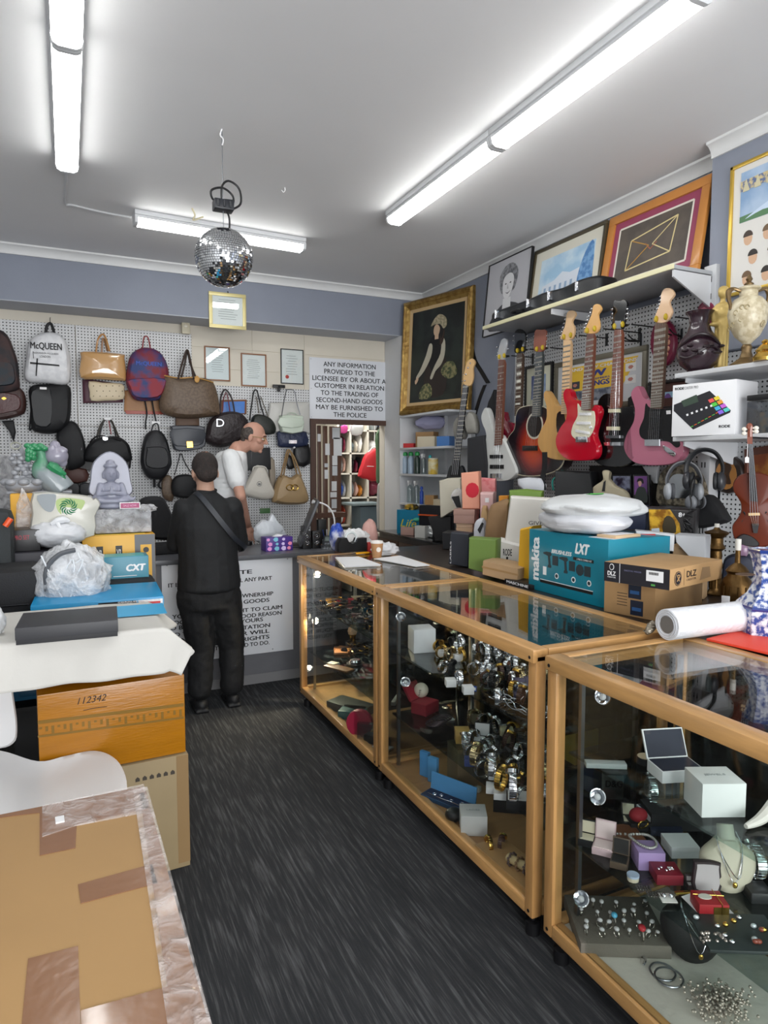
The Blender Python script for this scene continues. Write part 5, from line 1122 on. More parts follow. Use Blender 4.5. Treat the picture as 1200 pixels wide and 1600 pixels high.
for k,q_ in enumerate(sp_[::1]):m.ball(q_,.0045,5)
m.build('beads',M('#a9a7a2',.2,.4),t2)
sbx('wine_box','dark red square box with a jewellery set on top','box',1040,1372,z,.075,.07,.03,'#7c1226',-28)
t=thing('earring_set','silver earring set with white tag on the dark red box','earrings',cz_(1040,1360,z+.03,R(-28)));m=MB()
for k in range(5):m.ball((-.02+.01*k,.008*math.sin(k*2),.004),.004,5)
m.build('studs',CHROME,t);MB().box(.01,.004,.0,.025,.016,.002).build('tag',WHITE,t)
sbx('white_square_box','white square box left of the white necklace bust','box',1062,1330,z,.085,.08,.035,'#dcdfe2',-25,lid='#e6e8ea')
openbox('necklace_box','tall brown-edged frame box standing open beside the white bust',1090,1388,z,.062,.02,.012,'#2e2426','#b6b0b0',-30,96,.02)
t=thing('padded_case','grey-lined rounded lid standing upright with brown edge, left of the white bust','box lid',cz_(1103,1392,z,R(-32)));o=spl([(-.035,0),(.035,0),(.035,.075),(.03,.088),(-.03,.088),(-.035,.075)],3);MB().puff(o,[(.97,.008),(1,.004),(1,-.004),(.97,-.008)]).build('lid',M('#33282a',.5),t);MB().puff(o,[(.82,-.0081),(.82,-.0095)]).build('lid_lining',M('#b3acad',.6),t)
t=thing('heart_cushion','dark red heart cushion with a gold ring, behind the pearl necklace','cushion',cz_(997,1283,z+.03));MB().ball((0,0,.022),(.032,.026,.022),10).build('cushion',M('#8d1220',.7),t);MB().tube([(.022*math.cos(j*.785),-.022,.0+.012*math.sin(j*.785))for j in range(8)],.003,6,closed=True).build('ring',GOLD,t)
sbx('cushion_base','black open tray beneath the red heart cushion','tray',997,1292,z,.07,.06,.028,'#1b1a1c',-25)
sbx('blue_box','dark navy flat box between the heart cushion and the white square box','box',1040,1300,z,.1,.07,.018,'#20273c',-40)
sbx('black_block','large black velvet block behind the jewellery boxes','riser',1085,1260,z,.2,.1,.06,'#121316',-25,rough=.8)
t=sbx('red_gift_box','red gift box tied with gold cord on a white certificate','gift box',1108,1420,z+.003,.078,.062,.032,'#9c1a22',-28)
MB().puff([(.018*math.cos(k*.628),.012*math.sin(k*.628))for k in range(10)],[(1,0),(1,-.002)]).build('oval_label',M('#d7d3c8',.4),t).location=(-.012,0,.0335);t.children[-1].rotation_euler=(R(-90),0,0)
MB().tube([(.02,-.033,0),(.02,-.033,.034),(.02,.033,.034)],.0012,5,smooth=0).tube([(-.04,.01,.034),(.04,.006,.034)],.0012,5,smooth=0).build('gold_cord',GOLD,t);MB().box(-.002,-.0325,.004,.038,-.0315,.026).build('gold_band',GOLD,t)
papers('certificate_card','white certificate card under the red gift box',[(1062,1400),(1103,1385),(1160,1442),(1120,1456)],z+.0005,1)
t=sbx('ear_stud_card','white card with two large pearl ear studs at the shelf edge','earrings',1043,1404,z,.042,.04,.003,'#dddad4',-28)
for x_ in(-.01,.01):MB().ball((x_,0,.008),.007,8).build('ear_stud',CHROME,t)
for a,b,lb in((1005,1388,'dark metal link bracelet at the shelf edge left of the dark red box'),(1022,1398,'dark metal link bracelet at the shelf edge, right of its twin')):
 t=thing('link_bracelet',lb,'bracelet',cz_(a,b,z,R(-30)));m=MB()
 for k in range(6):
  for j in range(3):m.box(-.02+k*.007,-.012+j*.008,0,-.015+k*.007,-.006+j*.008,.004,b=.001)
 m.build('links',M('#6a6762',.35,.8),t)
t=thing('ring_jar','small round jar with blue rim left of the link bracelets','jar',cz_(989,1375,z));MB().lathe([(.016,0),(.017,.015)],18).build('jar',M('#cfc6ae',.4),t);MB().lathe([(.0175,.012),(.0175,.018)],18).build('lid',M('#a9b9cf',.4),t)
t=thing('gold_pen','gold bar pin lying beside the red gift box','pin',cz_(1068,1396,z,R(-20)));MB().box(-.025,-.004,0,.025,.004,.006,b=.001).build('pin',GOLD,t)
def bust(name,lb,x,y,z,s,c,chain,rz,lean=-18):
 fr=Fr(at(x,y,Z=z),R(rz));t=thing(name,lb,'necklace bust',fr);mx=Matrix.Rotation(R(lean),4,'X');m=MB()
 o=spl([(-.03,.0),(.03,0),(.075,.05),(.085,.11),(.045,.15),(.025,.165),(-.025,.165),(-.045,.15),(-.085,.11),(-.075,.05)],4);o=[(a*s,b*s)for a,b in o]
 m.puff(o,[(.95,.012*s),(1,0),(.98,-.012*s),(.8,-.03*s),(.4,-.04*s),(0,-.042*s)])
 m.cyl((0,-.008*s,.155*s),(0,-.002*s,.2*s),.027*s,.025*s,18);m.v=[tuple(mx@Vector(v))for v in m.v];m.build('bust',M(c,.6,bump=.1,bs=300),t)
 MB().box(-.03*s,0,0,.03*s,.09*s,.004).build('foot',M(c,.6),t)
 ch_=MB()
 for k in chain:
  q_=[(-.03*s,-.01*s,.18*s),(-.035*s,-.04*s,.13*s),(k*s,-.05*s,(.035+k)*s),(.035*s,-.04*s,.13*s),(.03*s,-.01*s,.18*s)]
  ch_.tube([mx@Vector(v)for v in q_],.0013,5)
 ch_.build('chain',CHROME,t);MB().ball(mx@Vector((0,-.052*s,.03*s)),(.007,.004,.009),6).build('pendant',GOLD,t);return t
bust('necklace_bust','white leatherette necklace bust with fine chains in the nearest showcase',1140,1392,z,.88,'#c4bda9',(0,.012),-32)
watch('steel',1180,1370,z+.02,R(-70),R(-30),'steel chronograph with dark dial at the right edge below the white bust',s=1.45)
sbx('watch_riser','black riser under the steel chronograph at the right edge','riser',1183,1402,z,.06,.06,.03,'#131417',-28)
m=MB()
t=thing('brooch_tray','dark slate tray of small brooches at the right end of the middle shelf','tray',cz_(1165,1470,z,R(-28)));MB().box(-.11,-.05,.001,.09,.09,.01,b=.002).build('tray',M('#27302f',.5),t)
r7=random.Random(3)
for k in range(14):
 a,b=r7.uniform(-.1,.08),r7.uniform(-.03,.08);c=(CHROME,GOLD,M('#7c3a2a',.3),M('#c9d2d5',.2,.5))[k%4];MB().ball((a,b,.016),(.008,.006,.006),6).build('brooch',c,t)
t=thing('crystal_brooch','large silvery crystal brooch hanging at the shelf edge below the certificate card','brooch',cz_(1112,1470,z,R(-28)));m=MB()
for k in range(22):m.ball((r7.uniform(-.03,.03),r7.uniform(-.015,.015),r7.uniform(.003,.012)),.005,5)
m.build('crystals',M('#b4aaa2',.15,.7),t)
z=CZ0+.031
fr=cz_(965,1462,z,R(-28));t=thing('ring_tray','grey velvet tray of assorted rings on the floor of the nearest showcase','tray',fr);MB().box(-.14,-.10,0,.13,.13,.045,b=.004).build('tray',M('#69645a',.8,bump=.2,bs=200),t)
RC=['#b02a2a','#4aa3c9','#c9c9c9','#20201f','#7a5a2a','#d8d8e0']
def ringp():
 r_=thing('finger_ring','ring','ring',Fr((0,0,0)));MB().tube([(.009*math.cos(k*.785),0,.009*math.sin(k*.785))for k in range(8)],.0018,6,closed=True).build('band',M('#a9a59a',.25,.9),r_);MB().ball((0,0,.012),(.007,.006,.005),7).build('stone',M('#c9c9c9',.15),r_);return r_
rp=ringp();stones={c:M(c,.15)for c in RC}
for k in range(24):
 a,b=-.11+(k%6)*.042+r7.uniform(-.012,.012),-.07+(k//6)*.045+r7.uniform(-.01,.01);o=rp if k==0 else dup(rp);P_=fr.m@Vector((a,b,.056));sc_=r7.uniform(.9,1.3)
 o.location=P_;o.rotation_euler=(0,0,r7.uniform(0,3));o.scale=(sc_,sc_,sc_);o['label']='ring standing in the grey velvet tray on the floor of the nearest showcase';o['group']='rings in the grey tray'
P_=fr.m@Vector((-.015,-.01,.056));o=dup(rp,'large silver ring with a turquoise square stone in the grey velvet tray');o.location=P_;o.scale=(1.6,)*3;st_=[c for c in o.children if c.name.startswith('stone')][0];st_.data=st_.data.copy();st_.data.materials[0]=M('#5ab4d8',.2);del o['group']
P_=fr.m@Vector((.05,-.07,.056));o=dup(rp,'large silver ring with a red oval stone at the front of the grey velvet tray');o.location=P_;o.scale=(1.9,)*3;st_=[c for c in o.children if c.name.startswith('stone')][0];st_.data=st_.data.copy();st_.data.materials[0]=M('#b8323a',.2);
if 'group' in o:del o['group']
WCL=M('#c9c5ba',.7,bump=.3,bs=20,name='white_display_cloth')
m=MB();a=at(930,1490,Z=z);tag(MB().box(1.40,.47,z,1.86,1.61,z+.004).build('display_cloth',WCL),'white cloth lining the front strip of the nearest showcase floor','cloth')
bust('necklace_bust','black velvet necklace bust hung with silver chains low in the nearest showcase',1085,1500,z+.005,1.1,'#0c0e0d',(0,.02,.035),-30,-14)
for i,(a,b,r_,lb)in enumerate(((1035,1520,.035,'silver bangle lying nearest the ring tray'),(1045,1532,.038,'larger silver bangle overlapping the first near the black bust'))):
 t=MB().tube([(r_*math.cos(k*.785),r_*math.sin(k*.785),.004+i*.006)for k in range(8)],.003,7,closed=True).build('bangle',STEEL,world=cz_(a,b,z+.005));tag(t,lb,'bangle')
t=MB();r8=random.Random(2)
t.tube([(.0,0,.004),(.02,.01,.006),(.03,.03,.004),(.05,.03,.005),(.06,.05,.004)],.004,6);tag(t.build('chain_bracelet',CHROME,world=cz_(1005,1510,z+.005)),'silver chain bracelet lying behind the bangles','bracelet')
t=MB()
for k in range(420):t.ball((r8.gauss(0,.036),r8.gauss(0,.03),.004+r8.random()*.03),.0042,4)
tag(t.build('bead_heap',M('#b9b1a4',.2,.5),world=cz_(1125,1575,z+.005)),'heap of silver bead chains at the bottom of the nearest showcase','beads',kind='stuff')
for(a,b,zz,w_,h_,c,lb)in((930,1180,S3[1],.12,.13,'#b3a12c','yellow paper box at the far back of the nearest showcase'),(935,1230,S3[1],.12,.11,'#27365c','dark blue box at the back of the nearest showcase')):
 sbx('carton',lb,'box',a,b,zz,w_,.08,h_,c,0)
t=sbx('gift_box','pale box lettered in black at the back of the nearest showcase','box',967,1252,S3[1],.07,.03,.09,'#aab4b0',-28);lettering('D&G',(-.03,.045,.03,.07),BLACK,t,y=-.0152,bold=.03)
# ==== RIGHT SIDE: BENCH BEHIND THE SHOWCASES
BZ=.985;BN=BZ+.001
t=thing('back_bench','dark wooden bench behind the showcases carrying boxes and bags','bench',Fr((1.99,.42,0)))
DKW=M('#2a211d',.4,var=.15,vs=5,stretch=(8,1,8),coat=.2,name='dark_stained_wood')
MB().box(0,0,BZ-.03,1.19,4.0,BZ).build('bench_top',DKW,t)
for x in(.02,1.1):
 for y in(.02,1.95,3.92):MB().box(x,y,0,x+.06,y+.06,BZ-.03).build('leg',DKW,t)
MB().box(.1,.1,.35,1.1,3.9,.37).build('lower_shelf',DKW,t)
def face(d):return Matrix.Translation((0,d,0))@Matrix.Rotation(R(-90),4,'Z')
def boxc(name,label,cat,P_,rz,w_,d_,h_,m,group=None,b=.002,part='carton',tape=None):
 fr=Fr(P_,rz);t=thing(name,label,cat,fr,group);MB().box(0,0,0,w_,d_,h_,b=b).build(part,m,t)
 if tape:MB().box(w_*.46,-.0015,h_*.6,w_*.54,d_+.0015,h_+.0015).build('tape',tape,t)
 return t,fr
def patch(t,name,m,pts,mx=None,y=-.0004,th=.0008):
 g=MB().puff(pts,[(1,y),(1,y-th)])
 if mx:g.v=[tuple(mx@Vector(v))for v in g.v]
 return g.build(name,m,t)
def rect(a,b,c,d):return[(a,b),(c,b),(c,d),(a,d)]
KRAFT=M('#b08c5f',.65,var=.05,vs=12,name='kraft_card');KRAFT2=M('#a88a66',.65,var=.05,vs=12,name='kraft_card_grey')
TEAL=M('#0d7f96',.35,var=.03,name='teal_card');TEALW=M('#e9eef0',.45)
t,fr=boxc('tool_box_carton','large teal cordless tool set carton with white brand lettering, under the white bags','box',(2.05,2.13,BN),0,.36,.535,.295,TEAL)
mx=face(.535);D_,H_=.535,.295
lettering('makita',(.02,.05,.08,.262),TEALW,t,y=-.0005,bold=.05,rot=R(90),mx=mx,shear=.0)
lettering('BRUSHLESS',(.17,.196,.31,.215),TEALW,t,y=-.0005,bold=.04,mx=mx,shear=.2)
lettering('LXT',(.33,.213,.425,.262),TEALW,t,y=-.0005,bold=.08,mx=mx,shear=.3)
patch(t,'black_strip',BLACK,rect(.32,.183,.45,.197),mx);patch(t,'black_strip',BLACK,rect(.09,.045,.45,.058),mx);patch(t,'white_line',TEALW,rect(.09,.059,.45,.062),mx)
lettering('3 PIECE COMBO KIT',(.345,.186,.44,.194),TEALW,t,y=-.0015,mx=mx)
DG=M('#20333c',.5)
for k,(a,b)in enumerate(((.12,.15),(.235,.14),(.335,.13))):
 patch(t,'tool_picture',DG,[(a-.01,b+.042),(a+.012,b+.048),(a+.045,b+.048),(a+.052,b+.036),(a+.04,b+.028),(a+.045,b-.012),(a+.05,b-.016),(a+.048,b-.026),(a+.024,b-.026),(a+.024,b-.016),(a+.03,b-.012),(a+.025,b+.028),(a+.012,b+.032),(a-.01,b+.036)]if k<2 else[(a+.03+.026*math.cos(j*.628),b+.012+.026*math.sin(j*.628))for j in range(10)],mx)
 patch(t,'tool_caption',DG,rect(a+.058,b-.01,a+.098,b+.035),mx)
 patch(t,'feature_mark',TEALW,[(a+.09+.014*math.cos(j*.628),.092+.014*math.sin(j*.628))for j in range(10)],mx)
 patch(t,'feature_picture',DG,[(a+.09+.009*math.cos(j*.628),.092+.009*math.sin(j*.628))for j in range(10)],mx,y=-.0013)
patch(t,'white_mark',TEALW,rect(.11,.085,.135,.125),mx)
hA=.15
t,fa=boxc('parcel_carton','kraft parcel carton with two black printed labels, under the mixer carton','box',(2.062,1.885,BN),R(14),.39,.225,hA,KRAFT)
mx=face(.225)
for(a,b)in((.11,.075),(.12,.008)):patch(t,'black_label',M('#16233a',.4),rect(a,b,a+.055,b+.06),mx);patch(t,'blue_band',M('#2a5f9a',.4),rect(a+.008,b+.018,a+.047,b+.032),mx,y=-.0013)
for k in range(5):patch(t,'printed_line',M('#5a4633',.6),rect(.06,.04+k*.012,.105,.043+k*.012),mx)
hD=.078
p=at(1046,923,Z=BN+hA+.001)
t,fd=boxc('mixer_carton','kraft and black mixer carton lying on top of the parcel carton','box',p,R(14),.42,.27,hD,KRAFT)
mx=Matrix.Translation((0,.27,0))@Matrix.Rotation(R(-90),4,'Z')@Matrix.Scale(.27/.34,4,(1,0,0));NAVYP=M('#1d1c24',.4)
patch(t,'black_panel',NAVYP,rect(0,.001,.34,hD-.001),mx);patch(t,'divider_line',WHITE,rect(.085,.001,.087,hD-.001),mx,y=-.0013)
lettering('DLZ',(.02,.026,.065,.043),WHITE,t,y=-.0014,bold=.04,mx=mx);lettering('CREATOR',(.02,.017,.065,.022),WHITE,t,y=-.0014,mx=mx)
patch(t,'round_logo',WHITE,[(.042+.013*math.cos(k*.52),.06+.013*math.sin(k*.52))for k in range(12)],mx,y=-.0013);patch(t,'logo_mark',NAVYP,[(.042+.010*math.cos(k*.52),.06+.010*math.sin(k*.52))for k in range(12)],mx,y=-.0022)
patch(t,'white_label',WHITE,rect(.225,.025,.31,.066),mx,y=-.0013)
for k in range(12):patch(t,'barcode',BLACK,rect(.24+k*.004,.05,.2418+k*.004,.06),mx,y=-.0022)
lettering('DIGITAL MIXER',(.11,.05,.2,.056),M('#6a6a88',.5),t,y=-.0014,mx=mx);patch(t,'green_mark',M('#4f9a4a',.5),rect(.25,.008,.27,.015),mx,y=-.0013)
lettering('DLZ',(.125,.036,.20,.060),M('#2a2320',.5),t,y=-.0006,bold=.02);lettering('CREATOR',(.125,.022,.20,.030),M('#6b5743',.5),t,y=-.0006)
patch(t,'round_logo',NAVYP,[(.06+.028*math.cos(k*.52),.038+.028*math.sin(k*.52))for k in range(12)]);MB().tube([(.06+.024*math.cos(k*.785),-.0016,.038+.024*math.sin(k*.785))for k in range(8)],.001,5,closed=True).tube([(.05,-.002,.028),(.07,-.002,.048),(.052,-.002,.05),(.068,-.002,.028)],.002,5).build('logo_lines',KRAFT,t)
patch(t,'divider_line',M('#6b5743',.5),rect(.105,.008,.106,.07));patch(t,'mixer_picture',M('#8d7150',.6),[(.23,.014),(.32,.018),(.31,.06),(.25,.062)])
TM=Matrix.Translation((0,0,hD))@Matrix.Rotation(R(-90),4,'X')
patch(t,'top_print',M('#5a4430',.6),[(.10+.04*math.cos(k*.52),-.22-.03*math.sin(k*.52))for k in range(12)],TM);lettering('DLZ CREATOR',(.16,-.27,.3,-.24),M('#5a4430',.5),t,y=-.0006,mx=TM)
t,fr=boxc('folded_stand','flat dark box lying between the parcel carton and the foam roll','box',(2.32,1.80,BN),R(6),.5,.12,.03,M('#25262b',.5))
a=Vector((1.935,1.665,1.0));t=thing('foam_roll','roll of white packing foam lying across the showcase corner','foam roll',Fr((2.0,1.72,0),0))
ax0=at(1030,968,Y=1.64);ax1=at(1160,975,Y=1.50);fr=Fr((0,0,0))
c0=at(1042,976,Z=1.056);c1=at(1160,962,Z=1.058);t.location=c0;dv=c1-c0
m=MB();m.tube([(0,0,0),tuple(dv*.5),tuple(dv)],.053,24);o=m.build('foam',M('#dcdee2',.6,bump=.5,bs=60,name='white_foam'),t)
MB().cyl(-dv.normalized()*.0008,-dv.normalized()*.0016,.03,n=20).build('roll_hollow',M('#6d6a66',.8),t)
m=MB();nrm=dv.normalized();q_=nrm.to_track_quat('Z','Y').to_matrix()
m.tube([q_@Vector((r_*math.cos(k*.6),r_*math.sin(k*.6),-.0015))for k,r_ in((j,.031+j*.0008)for j in range(26))],.0015,5);m.build('roll_layers',M('#c9ccd2',.6),t)
c=at(1150,1012,Z=1.001);t=thing('red_folder','orange-red card folder lying flat beside the foam roll','folder',Fr((2.0,1.30,1.0015),R(8)));MB().box(-.02,0,0,.42,.26,.008,b=.001).build('folder',M('#e0442c',.5),t);lettering('SONIC',(.08,-.08,.17,-.055),M('#f2b5a8',.5),t,y=0,mx=Matrix.Translation((0,0,.0085))@Matrix.Rotation(R(-90),4,'X'))
fr=Fr(at(1016,992,Z=1.0005));m=MB();m.tube([(-.02,0,.006),(-.005,0,.018),(.01,.005,.028),(.02,0,.045)],[.006,.014,.017,.01],10)
for k in range(4):m.tube([(-.012+.01*k+.012*math.cos(j*.785),.015*math.sin(j*.785),.014+.009*k)for j in range(8)],.0025,5,closed=True)
tag(m.build('ornament',M('#8d8577',.35,.6),world=fr),'small ribbed pewter ornament on the corner of the middle showcase','ornament')
fr=Fr((2.2,2.40,BN+.2955));WB=M('#d3d5da',.5,bump=.6,bs=9,name='white_bag_film')
m=MB();m.blob((-.02,.02,.055),(.19,.22,.065),.12,1.7,seed=21,flat_z=0,ridge=.10,n=28);tag(m.build('white_bag',WB,world=fr,mods=[('SMOOTH',dict(iterations=6,factor=.6))]),'lower white plastic bag lying on the teal tool carton','plastic bag')
fr2=Fr((2.22,2.39,BN+.36));m=MB();m.blob((.0,.02,.055),(.24,.22,.06),.13,1.7,seed=33,n=32,ridge=.11);tt=m.build('white_bag',M('#cfd2d3',.5,bump=.6,bs=9),world=fr2,mods=[('SMOOTH',dict(iterations=6,factor=.6))]);tag(tt,'upper white plastic bag with green print lying on another white bag','plastic bag')
MB().box(-.05,-.03,.112,.03,.0,.116,mx=Matrix.Rotation(R(-8),4,'X')).build('green_print',M('#4fa64c',.5),tt)
t,fr=boxc('envelope','padded envelope with a red corner lying on the tool carton','envelope',(2.1,2.14,BN+.296),R(8),.17,.10,.012,M('#cdb08c',.6));MB().box(.02,.02,.0125,.15,.09,.014).build('letter',WHITE,t);MB().puff([(.14,-.02),(.2,-.05),(.16,-.08)],[(1,0),(1,-.002)]).build('red_corner',M('#c2262b',.5),t).rotation_euler=(R(-90),0,0);t.children[-1].location=(0,0,.0125)
MB().box(-.02,-.005,-.0008,.08,.12,.0,mx=Matrix.Rotation(R(6),4,'Z')).build('white_sheet',WHITE,t)
# ---- standing bags and boxes: upright plane at X, turned by rz, outline in pixels
def stand(name,label,cat,outline,X,rz,d,m,zb=BN,smooth=0,prof=FIRM,part='body',group=None,f=None):
 o=f(outline)if f else outline;xs_=[p[0]for p in o];xc=(min(xs_)+max(xs_))/2;yb=max(p[1]for p in o)
 P_=at(xc,yb,X=X);P_.z=zb;fr=Fr(P_,R(rz));t=thing(name,label,cat,fr,group)
 loc=fr.pp(o,d);ymin=min(q[1]for q in loc);loc=[(q[0],0 if q[1]<max(.0,ymin+.012)else q[1])for q in loc]
 if smooth:loc=[(a,max(0,b))for a,b in spl(loc,smooth)]
 MB().puff(loc,prof(d)).build(part,m,t);return t,fr
def fpatch(t,fr,name,m,pxs,off,f=None,th=.0015,sm=0):
 q=fr.pp(f(pxs)if f else pxs,off);q=spl(q,sm)if sm else q;return patch(t,name,m,q,y=-off,th=th)
A6=zc(600,720,4);A7=zc(600,440,3.48);A8=zc(610,640,8)
t,fr=stand('paper_bag','yellow paper carrier bag standing between the teal tool carton and a white one','paper bag',[(812,826),(830,822),(830,912),(808,908)],2.2,-70,.1,M('#d9a620',.5,bump=.15,bs=12))
t,fr=stand('shopping_bag','white luxury paper carrier bag lettered GIV, half hidden by the white plastic bags','paper bag',[(797,775),(862,779),(862,880),(788,845)],2.38,-45,.10,M('#d9d6cf',.5,var=.02,bump=.1,bs=10))
q=fr.pp([(826,820),(846,812)],.1);lettering('GIVEN',(q[0][0],min(q[0][1],q[1][1]),q[0][0]+.105,min(q[0][1],q[1][1])+.022),M('#3a3a3a',.5),t,y=-.1005)
t,fr=stand('microphone_box','white box lettered RODE between the kraft carton and the yellow bag','box',[(774,843),(812,853),(812,888),(773,878)],2.28,-50,.14,M('#dcdad6',.5),zb=BN+.045)
q=fr.pp([(786,868),(800,858)],.14);lettering('RODE',bbox(q),BLACK,t,y=-.1405,bold=.03);fpatch(t,fr,'logo_dot',BLACK,[(791,870),(794,870),(794,874),(791,874)],.1405)
t,fr=stand('carton','small kraft carton sealed with brown tape in front of the white lettered box','box',[(753,876),(786,882),(811,889),(810,912),(752,898)],2.12,-60,.16,KRAFT2)
fpatch(t,fr,'tape',M('#9a7a50',.3),[(753,884),(810,897),(810,900),(753,887)],.16)
t,fr=boxc('equipment_box','low black box with white capitals in front of the yellow bag','box',(2.03,2.62,BN),0,.2,.22,.022,BLACK);lettering('MASCHINE',(.02,.004,.2,.018),WHITE,t,y=-.0012,bold=.04,mx=face(.22))
t,fr=stand('paper_bag','olive green paper bag standing beside the dark blue bag','paper bag',[(732,840),(776,843),(774,899),(731,889)],2.10,-50,.10,M('#65803a',.55,bump=.15,bs=12))
t,fr=stand('paper_bag','dark blue-black paper bag with white edge lettering','paper bag',[(704,831),(733,834),(731,892),(700,882)],2.14,-50,.10,M('#262a34',.5,bump=.15,bs=12))
q=fr.pp([(703,880),(706,846)],.1);lettering('LABELS',(min(q[0][0],q[1][0]),q[0][1],min(q[0][0],q[1][0])+.008,q[1][1]),WHITE,t,y=-.1005,rot=R(90))
t,fr=stand('paper_bag','crumpled brown paper bag standing behind the olive green bag','paper bag',[(757,840),(752,842),(760,800),(775,785),(795,782),(793,820),(788,842)],2.5,-45,.14,M('#93734f',.65,bump=.8,bs=10),zb=BN,smooth=3,prof=SOFT)
t,fr=stand('plastic_bag','white bag with black stripes between the pink boxes and the brown paper bag','plastic bag',[(740,838),(739,825),(745,812),(757,815),(756,838)],2.52,-45,.08,M('#cfd2da',.4,bump=.5,bs=12),smooth=3,prof=SOFT);fpatch(t,fr,'stripe',BLACK,[(746,828),(753,816),(756,818),(750,834)],.08)
t,fr=stand('wine_bag','tan paper twist between the striped bag and brown paper bag','paper bag',[(750,838),(751,800),(756,790),(762,800),(760,838)],2.58,-45,.06,M('#c09c6c',.6,bump=.4,bs=12),smooth=2,prof=SOFT)
t,fr=stand('box','black box carrying the stack of pale boxes and the coral bag','box',[(690,832),(745,835),(745,885),(690,885)],2.62,-45,.2,M('#1b1c20',.5))
zt0=fr.px(715,831,.2)[1]+BN
def onstack(name,label,l,tp,r,bt,zb,d,m,X=2.62):
 P_=at((l+r)/2,bt,X=X);P_.z=zb;fr=Fr(P_,R(-45));a=fr.px(l,(tp+bt)/2,d);b=fr.px(r,(tp+bt)/2,d);h_=fr.px((l+r)/2,tp,d)[1]
 t=thing(name,label,'box',fr);MB().box(a[0],-d,.0005,b[0],0,h_,b=.002).build('box',m,t);MB().box(a[0]-.002,-d-.002,h_*.6,b[0]+.002,.002,h_+.001,b=.001).build('lid',m,t);return zb+h_+.0015,t,fr
z_,_,_=onstack('shoe_box','beige box in the stack, directly under the pink-brown one',713,825,738,831,zt0,.14,M('#c9a888',.55));z_,_,_=onstack('shoe_box','thin beige box with lid under the pink-brown box',713,818,738,825,z_,.14,M('#d0b093',.55))
z_,_,_=onstack('shoe_box','pink-brown box with lid on top of the two beige ones',709,796,741,818,z_,.16,M('#b08c80',.55))
t,fr=stand('gift_bag','coral paper gift bag with a large red circle standing on the pink-brown box','paper bag',[(720,739),(748,736),(750,797),(722,796)],2.62,-45,.09,M('#e59f85',.55),zb=z_);o=[(738+10.5*math.cos(k*.52),766+12*math.sin(k*.52))for k in range(12)];fpatch(t,fr,'red_circle',M('#c8152f',.5),o,.09)
t,fr=stand('box','pale pink lidded box right of the coral gift bag','box',[(750,769),(771,769),(771,798),(751,798)],2.66,-45,.12,M('#d9b2b0',.55),zb=BN);fpatch(t,fr,'white_label',WHITE,[(758,778),(764,778),(764,785),(758,785)],.12)
t,fr=stand('gift_bag','red and pink patterned bag behind the coral gift bag','paper bag',[(748,746),(774,748),(774,820),(752,820)],2.80,-45,.05,M('#c01f3c',.5,c2='#d98a8a',vs=12),zb=BN)
t,fr=stand('box','orange yellow box edge beside the pale pink box','box',[(779,775),(794,775),(794,783),(779,783)],2.60,-45,.1,M('#dd9220',.5),zb=at(786,783,X=2.6).z)
t,fr=stand('tote_bag','cream paper carrier bag with a clear packet in front, standing left of the coral bag','paper bag',A8([(605,890),(720,855),(880,850),(885,1230),(780,1270),(640,1345),(622,1340)]),2.72,-45,.09,M('#cbc6b4',.55,bump=.2,bs=12),zb=at(700,808,X=2.72).z);
t2,fr=stand('clear_packet','clear packet with a black item at the front of the cream carrier bag','packet',A8([(750,1090),(800,1000),(885,1000),(885,1230),(830,1235)]),2.64,-45,.02,FILM,zb=at(710,794,X=2.64).z,smooth=2);fpatch(t2,fr,'black_item',BLACK,A8([(765,1090),(860,1075),(885,1230),(830,1220)]),.021,th=.006)
t,fr=stand('box','tall black box under the cream carrier bag','box',[(668,808),(705,806),(705,846),(680,850)],2.70,-45,.12,BLACK)
t,fr=stand('paper_bag','green paper bag lying behind the white GIV bag','paper bag',A6([(780,185),(880,178),(990,190),(980,330),(780,330)]),2.62,-45,.1,M('#6a8a34',.55,bump=.3,bs=12))
t,fr=stand('paper_wrap','crumpled white paper behind the green bag','paper',A6([(830,115),(980,110),(1010,190),(870,185)]),2.85,-45,.06,M('#cdd0d6',.5,bump=.5,bs=12),zb=at(830,767,X=2.85).z,smooth=2,prof=SOFT)
# ---- goods on the bench below the guitars
A9=zc(860,640,1200/340);A10=zc(860,700,1200/220);A11=zc(1040,660,711/160)
t,fr=stand('case','black equipment case below the sunburst guitar','case',[(866,735),(922,737),(935,800),(866,800)],3.02,-70,.1,M('#1b1c1f',.5))
t,fr=stand('box','small grey box in front of the black equipment case','box',A10([(160,290),(265,290),(265,380),(100,380),(100,325),(160,320)]),2.96,-70,.02,M('#6d6e72',.5))
t,fr=stand('photo_frame','black photo frame with purple edge behind the puppet figure','picture frame',A10([(520,225),(690,225),(700,490),(520,490)]),3.06,-70,.03,M('#17171b',.4),zb=at(955,790,X=3.06).z);fpatch(t,fr,'picture',M('#2c2436',.3,c2='#8a8fa8',vs=18),A10([(535,240),(680,240),(680,380),(535,380)]),.031)
t,fr=stand('photo_frame','dark photo frame showing a dark-haired figure on purple','picture frame',A10([(700,225),(840,230),(850,490),(700,490)]),3.04,-70,.03,M('#131216',.4),zb=at(1000,790,X=3.04).z)
fpatch(t,fr,'picture',M('#6d3f7d',.3,c2='#3a2a55',vs=9),A10([(715,240),(825,240),(825,400),(715,400)]),.031)
fpatch(t,fr,'pictured_head',M('#b98e84',.5),A10([(748,285),(765,278),(778,295),(772,322),(755,325)]),.033,sm=3);fpatch(t,fr,'pictured_hair',BLACK,A10([(738,290),(750,260),(785,262),(795,300),(782,300),(770,280),(750,285)]),.035,sm=3);fpatch(t,fr,'pictured_coat',M('#232a28',.5),A10([(712,440),(740,350),(770,330),(810,350),(825,460),(712,462)]),.0332,sm=3)
